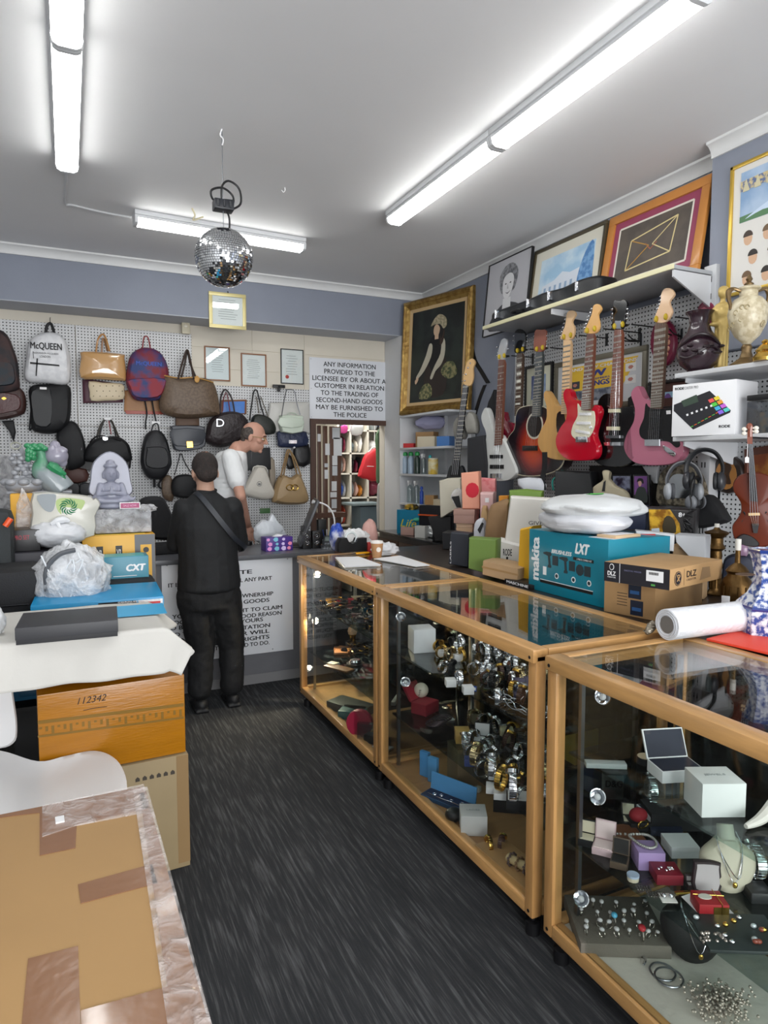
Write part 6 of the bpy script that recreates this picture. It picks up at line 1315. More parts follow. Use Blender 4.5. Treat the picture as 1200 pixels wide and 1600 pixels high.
t,fr=stand('black_board','large black panel behind the photo frames under the guitars','board',A10([(330,150),(780,150),(910,290),(910,495),(330,495)]),3.14,-90,.02,M('#131417',.5))
t,fr=stand('doll','small figure in a beige coat standing in front of the photo frames','figurine',A10([(350,360),(370,320),(430,280),(440,250),(432,200),(460,188),(498,200),(490,250),(520,290),(560,330),(640,370),(670,420),(665,480),(400,480)]),2.96,-60,.06,M('#a39a82',.7,bump=.5,bs=20,name='beige_cloth'),zb=at(950,788,X=2.96).z,smooth=3,prof=SOFT)
fpatch(t,fr,'dark_lapel',BLACK,A10([(440,370),(455,290),(472,275),(465,370)]),.06,th=.004)
t,fr=stand('bracket_tip','white shelf bracket hanging below the pink guitar','bracket',A10([(780,155),(915,155),(910,290),(880,292)]),3.10,-90,.02,M('#c9cbce',.4),zb=at(1020,755,X=3.10).z)
t,fr=stand('console_box','dark navy box standing right of the white bags','box',[(953,789),(1011,791),(1010,828),(960,828)],2.84,-55,.1,M('#252f4c',.35,var=.2,vs=8))
t,fr=stand('toy_box','game box with a golden armoured picture and 8+ mark','box',[(1011,792),(1088,796),(1082,838),(1014,836)],2.78,-60,.1,M('#1d1a1c',.35))
fpatch(t,fr,'golden_picture',M('#8a5a12',.35,c2='#e0b23a',vs=22),[(1014,796),(1047,796),(1062,818),(1064,836),(1016,833)],.101);u=fr.pp([(1060,808),(1072,801)],.1);lettering('8+',bbox(u),WHITE,t,y=-.1008,bold=.05)
fpatch(t,fr,'pictured_figure',M('#3d3420',.5),[(1038,810),(1046,806),(1054,814),(1056,832),(1036,832)],.1032,sm=2);fpatch(t,fr,'pictured_figure',M('#d6e0ea',.5),[(1018,826),(1030,825),(1031,832),(1018,833)],.1032)
t,fr=stand('open_box','white open carton with a black rim right of the tool carton','box',A9([(465,665),(685,690),(680,740),(640,745),(560,720),(470,690)]),2.45,-50,.06,M('#d5d7da',.5),zb=BN+.22)
t,fr=stand('box','light grey flat box below the game box','box',A9([(685,690),(860,700),(860,790),(690,730)]),2.62,-60,.12,M('#b9bcc0',.5),zb=BN+.12);
t,fr=stand('box','kraft carton under the light grey flat box','box',[(1050,852),(1100,862),(1098,940),(1050,930)],2.64,-60,.12,KRAFT2)
t,fr=stand('case','black case under the navy box and the game box','case',[(950,826),(1085,838),(1085,900),(950,900)],2.92,-60,.2,M('#18191c',.5))
def headphones(label,x,y,X,s,c1,c2,rz):
 P_=at(x,y,X=X);t=thing('headphones',label,'headphones',Fr(P_,R(rz)))
 MB().tube([(-.075*s,0,0),(-.08*s,0,.06*s),(-.05*s,0,.12*s),(0,0,.14*s),(.05*s,0,.12*s),(.08*s,0,.06*s),(.075*s,0,0)],.012*s,8,flat=(.014*s,.007*s)).build('headband',M(c2,.4),t)
 for k in(-1,1):
  e=MB().ball((k*.075*s,0,-.01*s),(.022*s,.036*s,.045*s),10).build('ear_cup',M(c1,.35),t);MB().tube([(k*(.052)*s,.026*s*math.cos(j*.785),-.01*s+.034*s*math.sin(j*.785))for j in range(8)],.010*s,6,closed=True).build('ear_pad',M(c2,.6),e)
 return t
headphones('silver grey headphones with pale cups hanging beside the mirror',1068,765,2.88,1.0,'#9da1a6','#4a4c50',-40);headphones('dark charcoal headphones hanging right of the silver pair',1100,748,2.92,1.05,'#38393d','#232427',-60);headphones('black headphones with grey cups lowest in the cluster',1087,782,2.90,.85,'#6a6d72','#17181a',20)
t=thing('cable_bundle','black curled cable bundle hanging below the headphones','cable',Fr(at(1076,815,X=2.74),R(-60)));m=MB()
for k in range(5):m.tube([(.02*math.cos(j*.785+k),.012*math.sin(j*1.1+k),-.05+.02*k+.025*math.sin(j*.785))for j in range(8)],.0045,6,closed=True)
m.tube([(0,0,.04),(.01,0,.08),(.0,.01,.13)],.004);m.build('cable',BLACK,t)
t,fr=stand('garment','black cloth hanging behind the headphones','cloth',A11([(200,560),(270,500),(330,540),(400,650),(400,700),(170,730)]),3.05,-80,.08,M('#16171a',.8,bump=.4,bs=16),zb=at(1105,825,X=3.05).z,smooth=3,prof=SOFT)
t,fr=stand('mirror','round mirror in a mottled carved frame behind the headphones','mirror',A9([(595,520),(590,400),(620,330),(690,295),(760,310),(820,370),(830,520)]),3.10,-90,.04,M('#4c463c',.5,c2='#8a8270',vs=40,bump=.9,bs=50),zb=at(1060,790,X=3.10).z,smooth=3)
fpatch(t,fr,'mirror_glass',M('#b9bdc0',.05,1),A9([(655,480),(650,410),(680,360),(740,360),(780,400),(785,480)]),.041,sm=3)
fr0=Fr(at(1074,833,X=3.19)*1);
fr=frR(1136,772,.0);t=thing('oval_relief','oval dark-framed relief of a standing figure beside the violin','picture',fr)
oc=[(1136.5+25*math.cos(k*.3927),741+31*math.sin(k*.3927))for k in range(16)];oi=[(1134.5+16.5*math.cos(k*.3927),742+23*math.sin(k*.3927))for k in range(16)]
MB().puff(fr.pp(oc,.03),[(.96,0),(1,-.01),(.97,-.03),(.9,-.035)]).build('frame',M('#2b211d',.35,coat=.3),t)
MB().puff(fr.pp(oi,.036),[(1,-.034),(1,-.037)]).build('field',M('#a8743c',.5),t)
MB().puff(spl(fr.pp([(1131,755),(1133,740),(1130,728),(1137,722),(1143,730),(1139,742),(1142,756)],.04),3),[(1,-.036),(.9,-.041)]).build('figure',M('#3f2a1a',.5),t)
fr=frR(1190,765,.0);t=thing('framed_picture','brown and orange picture at the right edge behind the violin','picture',fr);q=fr.pp([(1163,702),(1240,690),(1240,775),(1163,770)],.02);MB().puff(q,[(1,0),(1,-.02)]).build('frame',M('#5a3020',.4),t);MB().puff(fr.pp([(1172,712),(1232,704),(1232,762),(1172,760)],.022),[(1,-.02),(1,-.022)]).build('picture',M('#7a3b1c',.4,c2='#b9803c',vs=9),t)
def violin():
 fr=Fr(at(1172,858,X=2.55),R(-52));t=thing('violin','brown violin hanging by its scroll at the right edge with a white price tag','violin',fr)
 f=A11;o=spl(fr.pp(f([(470,790),(465,720),(500,670),(525,620),(522,560),(500,520),(470,470),(475,410),(520,365),(590,350),(650,350),(720,370),(760,410),(765,470),(735,520),(720,570),(735,630),(770,680),(790,740),(770,810),(720,855),(640,868),(560,858),(500,830)]),.04),3)
 MB().puff(o,[(.95,0),(1,-.004),(1,-.034),(.97,-.04),(.6,-.048),(0,-.052)]).build('body',M('#5a220e',.4,var=.2,vs=5,coat=.1,name='violin_varnish',spec=.2),t)
 P2=lambda pts,off:pts3(fr,f(pts),off)
 nk=P2([(600,90),(640,90)],.05);m=MB();fb=fr.pp(f([(572,150),(605,150),(642,552),(592,545)]),.062);m.puff(fb,[(1,-.05),(1,-.062)]);m.build('fingerboard',BLACK,t)
 MB().puff(fr.pp(f([(568,60),(603,60),(605,350),(565,350)]),.05),[(1,-.025),(1,-.05)]).build('neck',M('#7a3a22',.35,coat=.4),t)
 MB().tube(P2([(586,100),(586,60),(590,30),(582,18),(575,32),(584,42)],.045),.009,8).build('scroll',M('#7a3a22',.35,coat=.4),t)
 for a,b,a2 in((550,45,575),(550,75,575),(625,38,598),(625,62,598)):MB().tube(P2([(a2,b),(a,b+2)],.045),.004,6).ball(P2([(a-(4 if a<590 else-4),b+2)],.045)[0],(.010,.006,.009),6).build('peg',M('#d9d4c8',.35),t)
 MB().puff(fr.pp(f([(576,632),(655,630),(657,648),(578,650)]),.075),[(1,-.05),(1,-.056)]).build('bridge',M('#d9b98a',.5),t)
 MB().puff(fr.pp(f([(598,705),(650,705),(638,770),(612,770)]),.065),[(1,-.052),(1,-.06)]).build('tailpiece',BLACK,t)
 MB().puff(spl(fr.pp(f([(500,800),(545,775),(610,800),(650,840),(640,862),(560,858),(505,832)]),.06),3),[(1,-.048),(.9,-.058)]).build('chin_rest',BLACK,t)
 for k in range(4):m=MB();m.tube([P2([(580+k*7,150)],.066)[0],P2([(588+k*18,640)],.066)[0],P2([(608+k*11,715)],.064)[0]],.0008,5,smooth=0);m.build('string',CHROME,t)
 for a,s_ in((540,1),(700,-1)):MB().tube(P2([(a,620),(a+12*s_,640),(a+2*s_,670),(a-12*s_,690)],.046),.003,6).build('f_hole',BLACK,t)
 MB().puff(fr.pp(f([(552,245),(566,235),(580,245),(580,280),(552,280)]),.08),[(1,-.066),(1,-.068)]).build('price_tag',WHITE,t);MB().tube(P2([(566,240),(570,150)],.067),.0012,5,smooth=0).build('tag_string',WHITE,t)
violin()
hkp=Fr(at(1172,680,X=2.62));m=MB();P_=at(1172,684,X=2.6);m.tube([(3.22,P_.y,P_.z),(P_.x+.06,P_.y,P_.z),(P_.x+.05,P_.y+.03,P_.z+.01)],.004);tag(m.build('violin_hook',BLACK),'black pegboard hook holding the violin','hook')
def brass_lamp(label,x,yt,yb,X,s,tagged,kind):
 P_=at(x,yb,X=X);zb=BN;P_.z=zb;fr=Fr(P_,R(-60));t=thing('brass_lamp',label,'lamp base',fr);H=fr.px(x,yt,0)[1];AB=M('#5f4726',.42,.85,bump=.3,bs=40,name='antique_brass')
 if kind==0:pf=[(.05,0),(.055,.02),(.04,.04),(.03,.08),(.028,.3),(.04,.42),(.03,.5),(.034,.55),(.03,.62),(.05,.66),(.036,.72),(.036,.8),(.062,.86),(.066,.88),(.02,.92),(.012,.95)]
 else:pf=[(.05,0),(.055,.03),(.035,.1),(.05,.14),(.07,.2),(.078,.3),(.078,.42),(.062,.5),(.05,.53),(.045,.56),(.055,.6),(.04,.65),(.014,.7),(.012,.86)]
 MB().lathe([(r_*s,z*H)for r_,z in pf],28).build('stem',AB,t)
 MB().cyl((0,0,pf[-1][1]*H),(0,0,H),.011,n=14).build('candle_sleeve',M('#d6d4cc',.5),t)
 m=MB()
 for k in range(14):
  a=k*.449;r1,r2_=(.03,.03)if kind==0 else(.079,.079);z0_,z1_=(.1,.3)if kind==0 else(.3,.42);m.cyl((r1*s*math.cos(a),r1*s*math.sin(a),z0_*H),(r2_*s*math.cos(a),r2_*s*math.sin(a),z1_*H),.004*s,n=6)
 m.build('fluting',AB,t)
 if tagged:MB().box(-.045,-.075*s-.004,tagged*H-.04,-.015,-.075*s,tagged*H,b=.002).build('price_tag',WHITE,t)
brass_lamp('tall antique brass lamp base with a flat collar, left of the fluted one',1116,818,943,2.74,.82,.84,0)
brass_lamp('fluted antique brass lamp base in front of the blue and white vase',1150,842,945,2.40,.78,.3,1)
P_=at(1196,1003,X=2.22);P_.z=BN;fr=Fr(P_,0);H=fr.px(1196,858,0)[1];BW=M('#dfe3ea',.12,c2='#2c4a93',vs=55,coat=.8,name='blue_white_porcelain');NB=M('#23397f',.15,coat=.8)
t=thing('porcelain_vase','large blue and white porcelain vase at the right edge on the bench','vase',fr)
def vs_(sq,prof,m_,nm):
 g=MB();g.lathe([(r_*.86,z*H)for r_,z in prof],6 if sq else 32,Matrix.Rotation(R(10),4,'Z'));g.build(nm,m_,t,smooth=20 if sq else 40)
vs_(True,[(.095,0),(.118,.03),(.122,.35),(.112,.40),(.075,.5),(.055,.62),(.052,.72),(.06,.85),(.072,.97),(.075,1.0),(.066,1.0),(.05,.85)],BW,'vase_body');vs_(True,[(.123,.34),(.125,.36),(.12,.38),(.1,.36)],NB,'blue_band');vs_(True,[(.074,.96),(.0765,.98),(.0765,1.0),(.066,.99)],NB,'blue_rim');vs_(True,[(.1,.0),(.12,.01),(.1225,.05),(.11,.05)],NB,'blue_base')
P2=at(1148,862,X=2.9);P2.z=BN
t,fr=stand('box','dark blue round cushion behind the brass lamps','cushion',[(1127,885),(1135,870),(1155,866),(1176,872),(1180,900),(1130,905)],2.9,-60,.1,M('#272c3d',.6),smooth=3,prof=SOFT)
t,fr=stand('glass_ornament','small purple glass ornament on the dark cushion','ornament',[(1150,868),(1152,855),(1160,850),(1168,856),(1166,868)],2.84,-60,.05,M('#8a6f86',.2),zb=at(1160,868,X=2.84).z,smooth=3,prof=SOFT)
# ==== HIGH SHELF AND ITS PICTURES
HSX=2.86;y0,y1=at(1054,412,X=HSX).y,at(756,512,X=HSX).y;HZ=(at(1054,410,X=HSX).z+at(756,513,X=HSX).z)/2
t=thing('wall_shelf','long grey high shelf with pale yellow front edge above the guitars','shelf',Fr((0,0,0)))
MB().box(HSX,y0,HZ-.02,3.26,y1,HZ,b=.002).build('shelf_board',M('#9da0a4',.5),t);MB().box(HSX-.012,y0,HZ-.022,HSX,y1,HZ+.004,b=.003).build('front_edge',M('#d7d2ac',.45),t)
for y in(y0+.004,at(880,480,X=2.95).y):
 g=MB();g.puff([(HSX,HZ-.025),(3.255,HZ-.025),(3.255,HZ-(.21 if y<y0+.1 else .08)),(3.16,HZ-(.2 if y<y0+.1 else .08)),(HSX,HZ-.06)],[(1,y),(1,y+.01)]);g.build('bracket',M('#c3c5c8',.4),t)
HT=HZ+.001
def leaned(name,label,cat,px4,X,fw,fm_,rx,matw=0,matm=None,picm=None,zb=None,wall_rz=-90):
 """framed picture from its four corners (tl, tr, br, bl) seen in the photo"""
 zb=HT if zb is None else zb;P_=at(px4[3][0],px4[3][1],X=X);P_.z=zb;fr=Fr(P_,R(wall_rz),R(rx));t=thing(name,label,cat,fr)
 q=fr.pp(px4,.025);x0=(q[0][0]+q[3][0])/2;x1=(q[1][0]+q[2][0])/2;z1=(q[0][1]+q[1][1])/2;z0=0
 for c in((x0,z0,x1,z0+fw),(x0,z1-fw,x1,z1),(x0,z0+fw,x0+fw,z1-fw),(x1-fw,z0+fw,x1,z1-fw)):MB().box(c[0],-.025,c[1],c[2],0,c[3],b=.003).build('frame_side',fm_,t)
 if matm:MB().box(x0+fw,-.012,z0+fw,x1-fw,-.008,z1-fw).build('mount',matm,t)
 a=fw+matw
 if picm:MB().box(x0+a,-.0135,z0+a,x1-a,-.012,z1-a).build('picture',picm,t)
 return t,fr,(x0+a,z0+a,x1-a,z1-a)
def U(r_,u,v):return(r_[0]+(r_[2]-r_[0])*u,r_[1]+(r_[3]-r_[1])*v)
def upoly(t,r_,name,m,pts,y,sm=0,th=.0008):
 q=[U(r_,*p)for p in pts];q=spl(q,sm)if sm else q;return patch(t,name,m,q,y=y,th=th)
t,fr,r_=leaned('portrait_print','black and white portrait print of a smiling woman leaning behind the black case','picture',[(755,418),(823,389),(828,500),(762,520)],3.12,.005,BLACK,-6,0,None,M('#b5b5ba',.5))
G1,G2,G3=M('#d3d3d5',.5),M('#5d5e62',.5,c2='#8d8e92',vs=40),M('#3f4044',.5)
upoly(t,r_,'pictured_shoulders',G3,[(.15,.05),(.2,.25),(.42,.38),(.6,.38),(.85,.28),(.95,.05)],-.0142,4);upoly(t,r_,'pictured_neck',G1,[(.42,.25),(.42,.45),(.6,.45),(.62,.25)],-.0152)
upoly(t,r_,'pictured_hair',G2,[(.32,.62),(.3,.78),(.42,.9),(.6,.9),(.72,.78),(.7,.6),(.62,.52),(.4,.52)],-.0152,4);upoly(t,r_,'pictured_face',G1,[(.39,.6),(.41,.74),(.55,.78),(.64,.7),(.62,.55),(.53,.43),(.43,.48)],-.0162,4)
for a in(.46,.57):upoly(t,r_,'pictured_eye',G3,[(a-.025,.645),(a,.657),(a+.025,.645),(a,.635)],-.0172)
upoly(t,r_,'pictured_mouth',G3,[(.46,.53),(.52,.515),(.59,.535),(.52,.5)],-.0172);upoly(t,r_,'pictured_nose',M('#a9a9ac',.5),[(.51,.64),(.535,.57),(.5,.57)],-.0172)
t,fr,r_=leaned('framed_picture','framed print of a pale building under a blue sky with cream mount','picture',[(835,392),(953,343),(928,462),(822,500)],3.14,.022,M('#4c4433',.4,.2),-8,.07,M('#d7d4c6',.5),M('#9fc3de',.4,c2='#c8dcea',vs=5))
upoly(t,r_,'pictured_building',M('#d3dbe6',.5),[(.05,.08),(.08,.45),(.3,.5),(.45,.62),(.6,.55),(.92,.6),(.95,.08)],-.0142);upoly(t,r_,'pictured_tree',M('#4f7fb5',.5,c2='#78a4cf',vs=30),[(.78,0),(.75,.4),(.85,.85),(.98,.95),(1,0)],-.0152,3)
for k in range(6):upoly(t,r_,'pictured_window',M('#8fa7c4',.5),rect(.12+k*.1,.25,.16+k*.1,.4),-.0152)
t,fr,r_=leaned('framed_picture','orange wood frame with maroon mount and a gold line drawing of crossed diagonals','picture',[(953,341),(1117,269),(1087,410),(935,458)],3.14,.055,M('#bf7f3c',.4,var=.08,vs=5,coat=.2),-10,.05,M('#94405c',.5),M('#514a44',.6,c2='#5d544c',vs=8))
LNE=M('#d8c893',.5)
def wline(P_,w_,m,nm='drawn_line',y=-.0142):
 for(a,b),(c,d)in zip(P_,P_[1:]):
  A_,B_=Vector(U(r_,a,b)),Vector(U(r_,c,d));n_=(B_-A_).orthogonal().normalized()*w_;patch(t,nm,m,[tuple(A_+n_),tuple(B_+n_),tuple(B_-n_),tuple(A_-n_)],y=y)
wline([(0,0),(1,0),(1,1),(0,1),(0,0)],.006,M('#ded8cc',.5),'inner_border');wline([(.2,.7),(.82,.85),(.78,.25),(.17,.17),(.2,.7)],.004,LNE);wline([(.2,.7),(.47,.5),(.17,.17)],.003,M('#b98b3c',.5));wline([(.82,.85),(.52,.5),(.78,.25)],.003,LNE);wline([(.42,.55),(.5,.42),(.58,.52)],.003,M('#a35a48',.5))
P_=at(930,450,X=3.0);fr=Fr((2.90,at(935,450,X=2.9).y,HT),R(-90));t=thing('guitar_case','long black hard guitar case with chrome latches lying on the high shelf','guitar case',fr)
yA,yB=at(762,500,X=2.9).y,at(925,455,X=2.9).y;L_=yA-yB;fr.o.y=yB;t.location.y=yB
o=[(-L_,.0),(-L_,.11),(-L_*.62,.16),(-L_*.35,.20),(-L_*.15,.20),(-.04,.19),(0,.12),(0,0)]
hC=.115
g=MB();pl_=spl([(-L_,-.04),(-L_,-.16),(-L_*.55,-.17),(-L_*.4,-.2),(-L_*.25,-.2),(-L_*.1,-.24),(0,-.2),(.02,-.12),(0,-.03),(-L_*.12,.0),(-L_*.28,-.03),(-L_*.42,-.0),(-L_*.6,-.02)],4)
pl_=[(a,-b-.0)for a,b in pl_]
g.add([(a,b,0)for a,b in pl_]+[(a,b,hC)for a,b in pl_],[tuple(range(len(pl_)))[::-1],tuple(range(len(pl_),2*len(pl_)))]+[(i,(i+1)%len(pl_),len(pl_)+(i+1)%len(pl_),len(pl_)+i)for i in range(len(pl_))])
g.build('case_shell',M('#17191d',.35,bump=.1,bs=200),t,mods=[('BEVEL',dict(width=.02,segments=3,limit_method='ANGLE'))])
for a in(-L_*.12,-L_*.36,-L_*.56,-L_*.9):MB().box(a-.015,-.006,.05,a+.015,.03,.10,b=.003).cyl((a,-.008,.045),(a,-.008,.105),.006).build('latch',CHROME,t)
MB().tube([(-L_*.72,.02,.05),(-L_*.71,-.015,.05),(-L_*.64,-.015,.05),(-L_*.63,.02,.05)],.009,8).build('handle',BLACK,t)
fr=Fr(at(1141,433,X=3.165),R(-90));t=thing('framed_poster','gold-framed sports team poster with rows of player heads on the pier, top right','poster',fr);q=fr.pp([(1141,262),(1141,433)],.02);x0,z1=q[0][0],q[0][1];z0=q[1][1]-.1;x1=x0+.75
for c in((x0,z0,x1,z0+.018),(x0,z1-.018,x1,z1),(x0,z0,x0+.018,z1),(x1-.018,z0,x1,z1)):MB().box(c[0],-.02,c[1],c[2],0,c[3],b=.003).build('frame_side',M('#c9a84a',.3,.6),t)
MB().box(x0+.015,-.01,z0+.015,x1-.015,-.006,z1-.015).build('mount',M('#d9d7d2',.5),t);r_=(x0+.06,z0+.36,x1-.06,z1-.05)
MB().box(r_[0],-.012,r_[1],r_[2],-.01,r_[3]).build('picture',M('#7f9fc4',.5,c2='#a9bfd8',vs=4),t)
upoly(t,r_,'pictured_grass',M('#4f7a52',.5),[(0,0),(1,0),(1,.3),(.5,.18),(0,.12)],-.0125);upoly(t,r_,'pictured_figure',M('#c6d6ea',.5),[(.05,.05),(.25,.25),(.4,.3),(.6,.5),(.85,.85),(1,.9),(1,.6),(.7,.35),(.4,.1),(.2,.12)],-.0133,3);upoly(t,r_,'pictured_crowd',M('#55668f',.5,c2='#c9b98a',vs=60),[(0,.62),(1,.7),(1,.9),(0,.82)],-.0133)
for k in range(5):
 pk=MB();g=[U(r_,.02+k*.1,.6),U(r_,.05+k*.1,.85),U(r_,.08+k*.1,.6)];patch(t,'pictured_spire',M('#c9c2a0',.5),g,y=-.0142)
for k in range(12):
 a=x0+.11+(k%5)*.105+(k//5%2)*.03;b=z0+.27-(k//5)*.10
 patch(t,'pictured_face',M('#cfa98a',.5),[(a+.024*math.cos(j*.52),b+.033*math.sin(j*.52))for j in range(12)],y=-.0105);patch(t,'pictured_hair',M(('#3a2a20','#6b5238','#241c18')[k%3],.5),[(a+.027*math.cos(j*.35),b+.012+.03*math.sin(j*.35))for j in range(10)],y=-.0115)
 # ==== WHITE SHELVES ON THE RIGHT
SXF=2.78;WSH=M('#cfd1d4',.4,name='white_shelf');ys1=at(1054,584,X=SXF).y;ZA=at(1054,584,X=SXF).z;ZB=at(1050,683,X=SXF).z
for z,lb in((ZA,'upper white wall shelf carrying the dark vase and marble urn'),(ZB,'lower white wall shelf carrying the white mixer carton')):
 t=thing('wall_shelf',lb,'shelf',Fr((SXF,.3,z)),'white side wall shelves');MB().box(0,0,-.022,3.22-SXF,ys1-.3,0,b=.003).build('shelf_board',WSH,t)
 for y in(ys1-.34,.9,.2):MB().puff([(.04,-.023),(3.219-SXF,-.023),(3.219-SXF,-.14),(.4,-.14),(.04,-.045)],[(1,y),(1,y+.008)]).build('bracket',WSH,t)
def lathe_px(name,label,cat,x,X,yt,yb,prof,m,zb,part='body',n=32,rz=0,sx=1,sy=1):
 P_=at(x,yb,X=X);P_.z=zb;fr=Fr(P_,R(rz));t=thing(name,label,cat,fr);H=fr.px(x,yt,0)[1];k=(P_-CAM).dot(FW)/FPX
 MB().lathe([(r__*k,z*H)for r__,z in prof],n,sx=sx,sy=sy).build(part,m,t);return t,fr,H,k
zA=ZA+.001
DV=M('#33202a',.25,coat=.5,var=.1,name='dark_plum_wood')
t,fr,H,k=lathe_px('carved_vase','dark plum wooden vase with carved vine relief on the upper white shelf','vase',1091,2.93,487,574,[(18,0),(19,.03),(16,.07),(27,.16),(32,.3),(32,.42),(27,.56),(18,.68),(14,.8),(16,.93),(21,1.0),(17,.99),(12,.85)],DV,zA)
g=MB();g.tube([(30*k*math.cos(a),30*k*math.sin(a),H*(.5+.10*math.sin(a*2)))for a in[R(150+25*j)for j in range(9)]],.009,8);g.tube([(33*k*math.cos(a),33*k*math.sin(a),H*(.32+.08*math.sin(a*3+1)))for a in[R(170+14*j)for j in range(9)]],.007,8);g.build('carved_vine',M('#26191f',.35),t)
g=MB()
for j in range(9):a=R(185+13*j);g.ball((33.5*k*math.cos(a),33.5*k*math.sin(a),H*(.36+.07*math.sin(j*1.7))),(.016,.016,.008),6)
g.build('carved_leaves',M('#26191f',.35),t)
P_=at(1126,570,X=3.0);P_.z=zA;fr=Fr(P_,R(-60));t=thing('gilded_statuette','pale gold statuette of a draped woman between the plum vase and marble urn','statuette',fr);H=fr.px(1126,446,0)[1];g=MB();s_=H/.5
for(x_,y_,z_,a,b,c)in((0,0,.02,.045,.045,.02),(0,0,.1,.032,.03,.09),(0,0,.2,.036,.03,.08),(.004,0,.28,.045,.03,.06),(0,-.002,.34,.048,.032,.045),(0,0,.38,.045,.028,.025),(0,0,.41,.015,.015,.03),(0,-.004,.455,.026,.03,.034),(0,.008,.47,.03,.03,.028),(-.045,-.01,.33,.016,.016,.05),(-.035,-.03,.28,.03,.014,.014),(.05,0,.33,.015,.016,.05),(.045,-.02,.27,.014,.02,.03)):g.ball((x_*s_,y_*s_,z_*s_),(a*s_,b*s_,c*s_),10)
for j in range(7):a=j*.9;g.cyl((.03*s_*math.cos(a),.028*s_*math.sin(a),.02*s_),(.033*s_*math.cos(a),.028*s_*math.sin(a),.27*s_),.008*s_,n=8)
skinned(t,'figure',g,M('#cbb06a',.4,.25,bump=.2,bs=60,name='pale_gold'),.006*s_,2)
MBL=M('#b7aa8c',.35,c2='#d0c6ab',vs=35,bump=.15,bs=50,name='beige_marble')
t,fr,H,k=lathe_px('marble_urn','beige marble urn with bronze handles and foot on the upper white shelf','urn',1166,2.86,448,560,[(4,.26),(8,.30),(18,.38),(26,.52),(29,.66),(27,.77),(20,.85),(13,.88),(13,.95),(17,.97),(17,.99),(12,1.0),(8,1.02)],MBL,zA)
BR=M('#7d6747',.35,.7,bump=.4,bs=50,name='aged_bronze')
MB().lathe([(24*k,0),(24*k,.02*H),(18*k,.05*H),(10*k,.1*H),(7*k,.18*H),(8*k,.24*H),(6*k,.27*H)],28).build('foot',BR,t)
MB().lathe([(6*k,1.02*H),(7*k,1.04*H),(3*k,1.07*H),(5*k,1.1*H),(2*k,1.15*H)],16).build('finial',BR,t)
ux=R(-25)
for s_ in(-1,1):
 c_=lambda r__,z:(s_*r__*k*math.cos(ux),s_*r__*k*math.sin(ux),z*H)
 MB().tube([c_(13,.95),c_(24,.98),c_(31,.94),c_(31,.86),c_(28,.78),c_(26,.72)],[.008,.008,.014,.01,.008,.012],8).build('handle',BR,t)
g=MB()
for j in range(22):a,z=rnd.uniform(0,6.28),rnd.uniform(.48,.76);rr={0:26,1:28,2:28}[int((z-.48)*10)];g.tube([(rr*1.01*k*math.cos(a+.12*math.cos(q)),rr*1.01*k*math.sin(a+.12*math.cos(q)),(z+.03*math.sin(q))*H)for q in(0,1.2,2.4,3.6,4.8)],.003,5)
g.build('carved_scrolls',M('#a39572',.4),t)
t,fr,H,k=lathe_px('gilt_dish','polished gold lidded dish at the right edge of the upper white shelf','dish',1195,2.80,530,562,[(17,0),(18,.15),(12,.4),(14,.5),(8,.7),(4,.8),(6,.9),(2,1.0)],GOLD,zA)
zB=ZB+.001
P_=at(1148,681,X=2.80);P_.z=zB;hM=hgt(P_,592);t,fr=boxc('mixer_carton','white carton with a picture of an audio mixer on the lower white shelf','box',P_,R(10),.2,P_.z and(at(1060,683,X=2.80).y-P_.y),hM,M('#e6e7e9',.45))
dM=at(1060,683,X=2.80).y-P_.y;mx=face(dM);rr_=(0,0,dM,hM);UU=lambda pts:[(dM*a,hM*b)for a,b in pts]
patch(t,'pictured_mixer',M('#232429',.4),UU([(.03,.62),(.60,.83),(.93,.44),(.92,.40),(.36,.12),(.03,.5)]),mx)
patch(t,'pictured_screen',M('#3a4a3e',.4),UU([(.15,.68),(.4,.78),(.43,.64),(.2,.56)]),mx,y=-.0014)
for j,c in enumerate(('#e85a5a','#e8d23a','#5ac84a','#e8a03a','#4ab4e0','#c86ad8','#8a6ae0','#5ad0c8')):a,b=.58+(j%2)*.085+(j//2)*.05,.66+(j%2)*.035-(j//2)*.075;patch(t,'pictured_pad',M(c,.4),UU([(a,b),(a+.07,b+.03),(a+.105,b-.03),(a+.035,b-.06)]),mx,y=-.0014)
for j in range(6):a,b=.24+j*.075,.42+j*.028;patch(t,'pictured_fader',WHITE,UU([(a,b),(a+.03,b+.012),(a+.04,b-.025),(a+.01,b-.037)]),mx,y=-.0014)
for j in range(8):a,b=.32+j*.055,.175+j*.033;patch(t,'pictured_light',M('#e0652a' if j%2 else '#5ab84a',.4),UU([(a,b),(a+.04,b+.022),(a+.045,b+.010),(a+.005,b-.012)]),mx,y=-.0014)
lettering('RODE',(dM*.04,hM*.90,dM*.19,hM*.95),M('#333',.5)if False else BLACK,t,y=-.0004,mx=mx,bold=.03);lettering('CASTER PRO',(dM*.2,hM*.90,dM*.42,hM*.95),M('#8b8b8d',.5),t,y=-.0004,mx=mx);lettering('RODE',(dM*.76,hM*.13,dM*.93,hM*.18),BLACK,t,y=-.0004,mx=mx,bold=.03)
t,fr=boxc('dark_red_box','dark red box beside the white mixer carton','box',(3.03,1.62,zB),0,.15,.35,.2,M('#7a2024',.45));
P_=at(1165,680,X=2.83);P_.z=zB;t=thing('clear_container','clear jar-like package with a dark lid on the lower white shelf','package',Fr((2.82,at(1162,678,X=2.82).y-.17,zB)));MB().box(0,0,0,.11,.16,.15,b=.004).build('package',glass_mat('package_film',(.6,.62,.64),1.5,.1,.12),t);MB().box(-.001,-.001,.15,.111,.161,.175,b=.003).build('lid',BLACK,t);MB().box(.03,.03,.003,.08,.12,.1,b=.01).build('contents',M('#8d7a62',.6,c2='#5d6a70',vs=30),t)
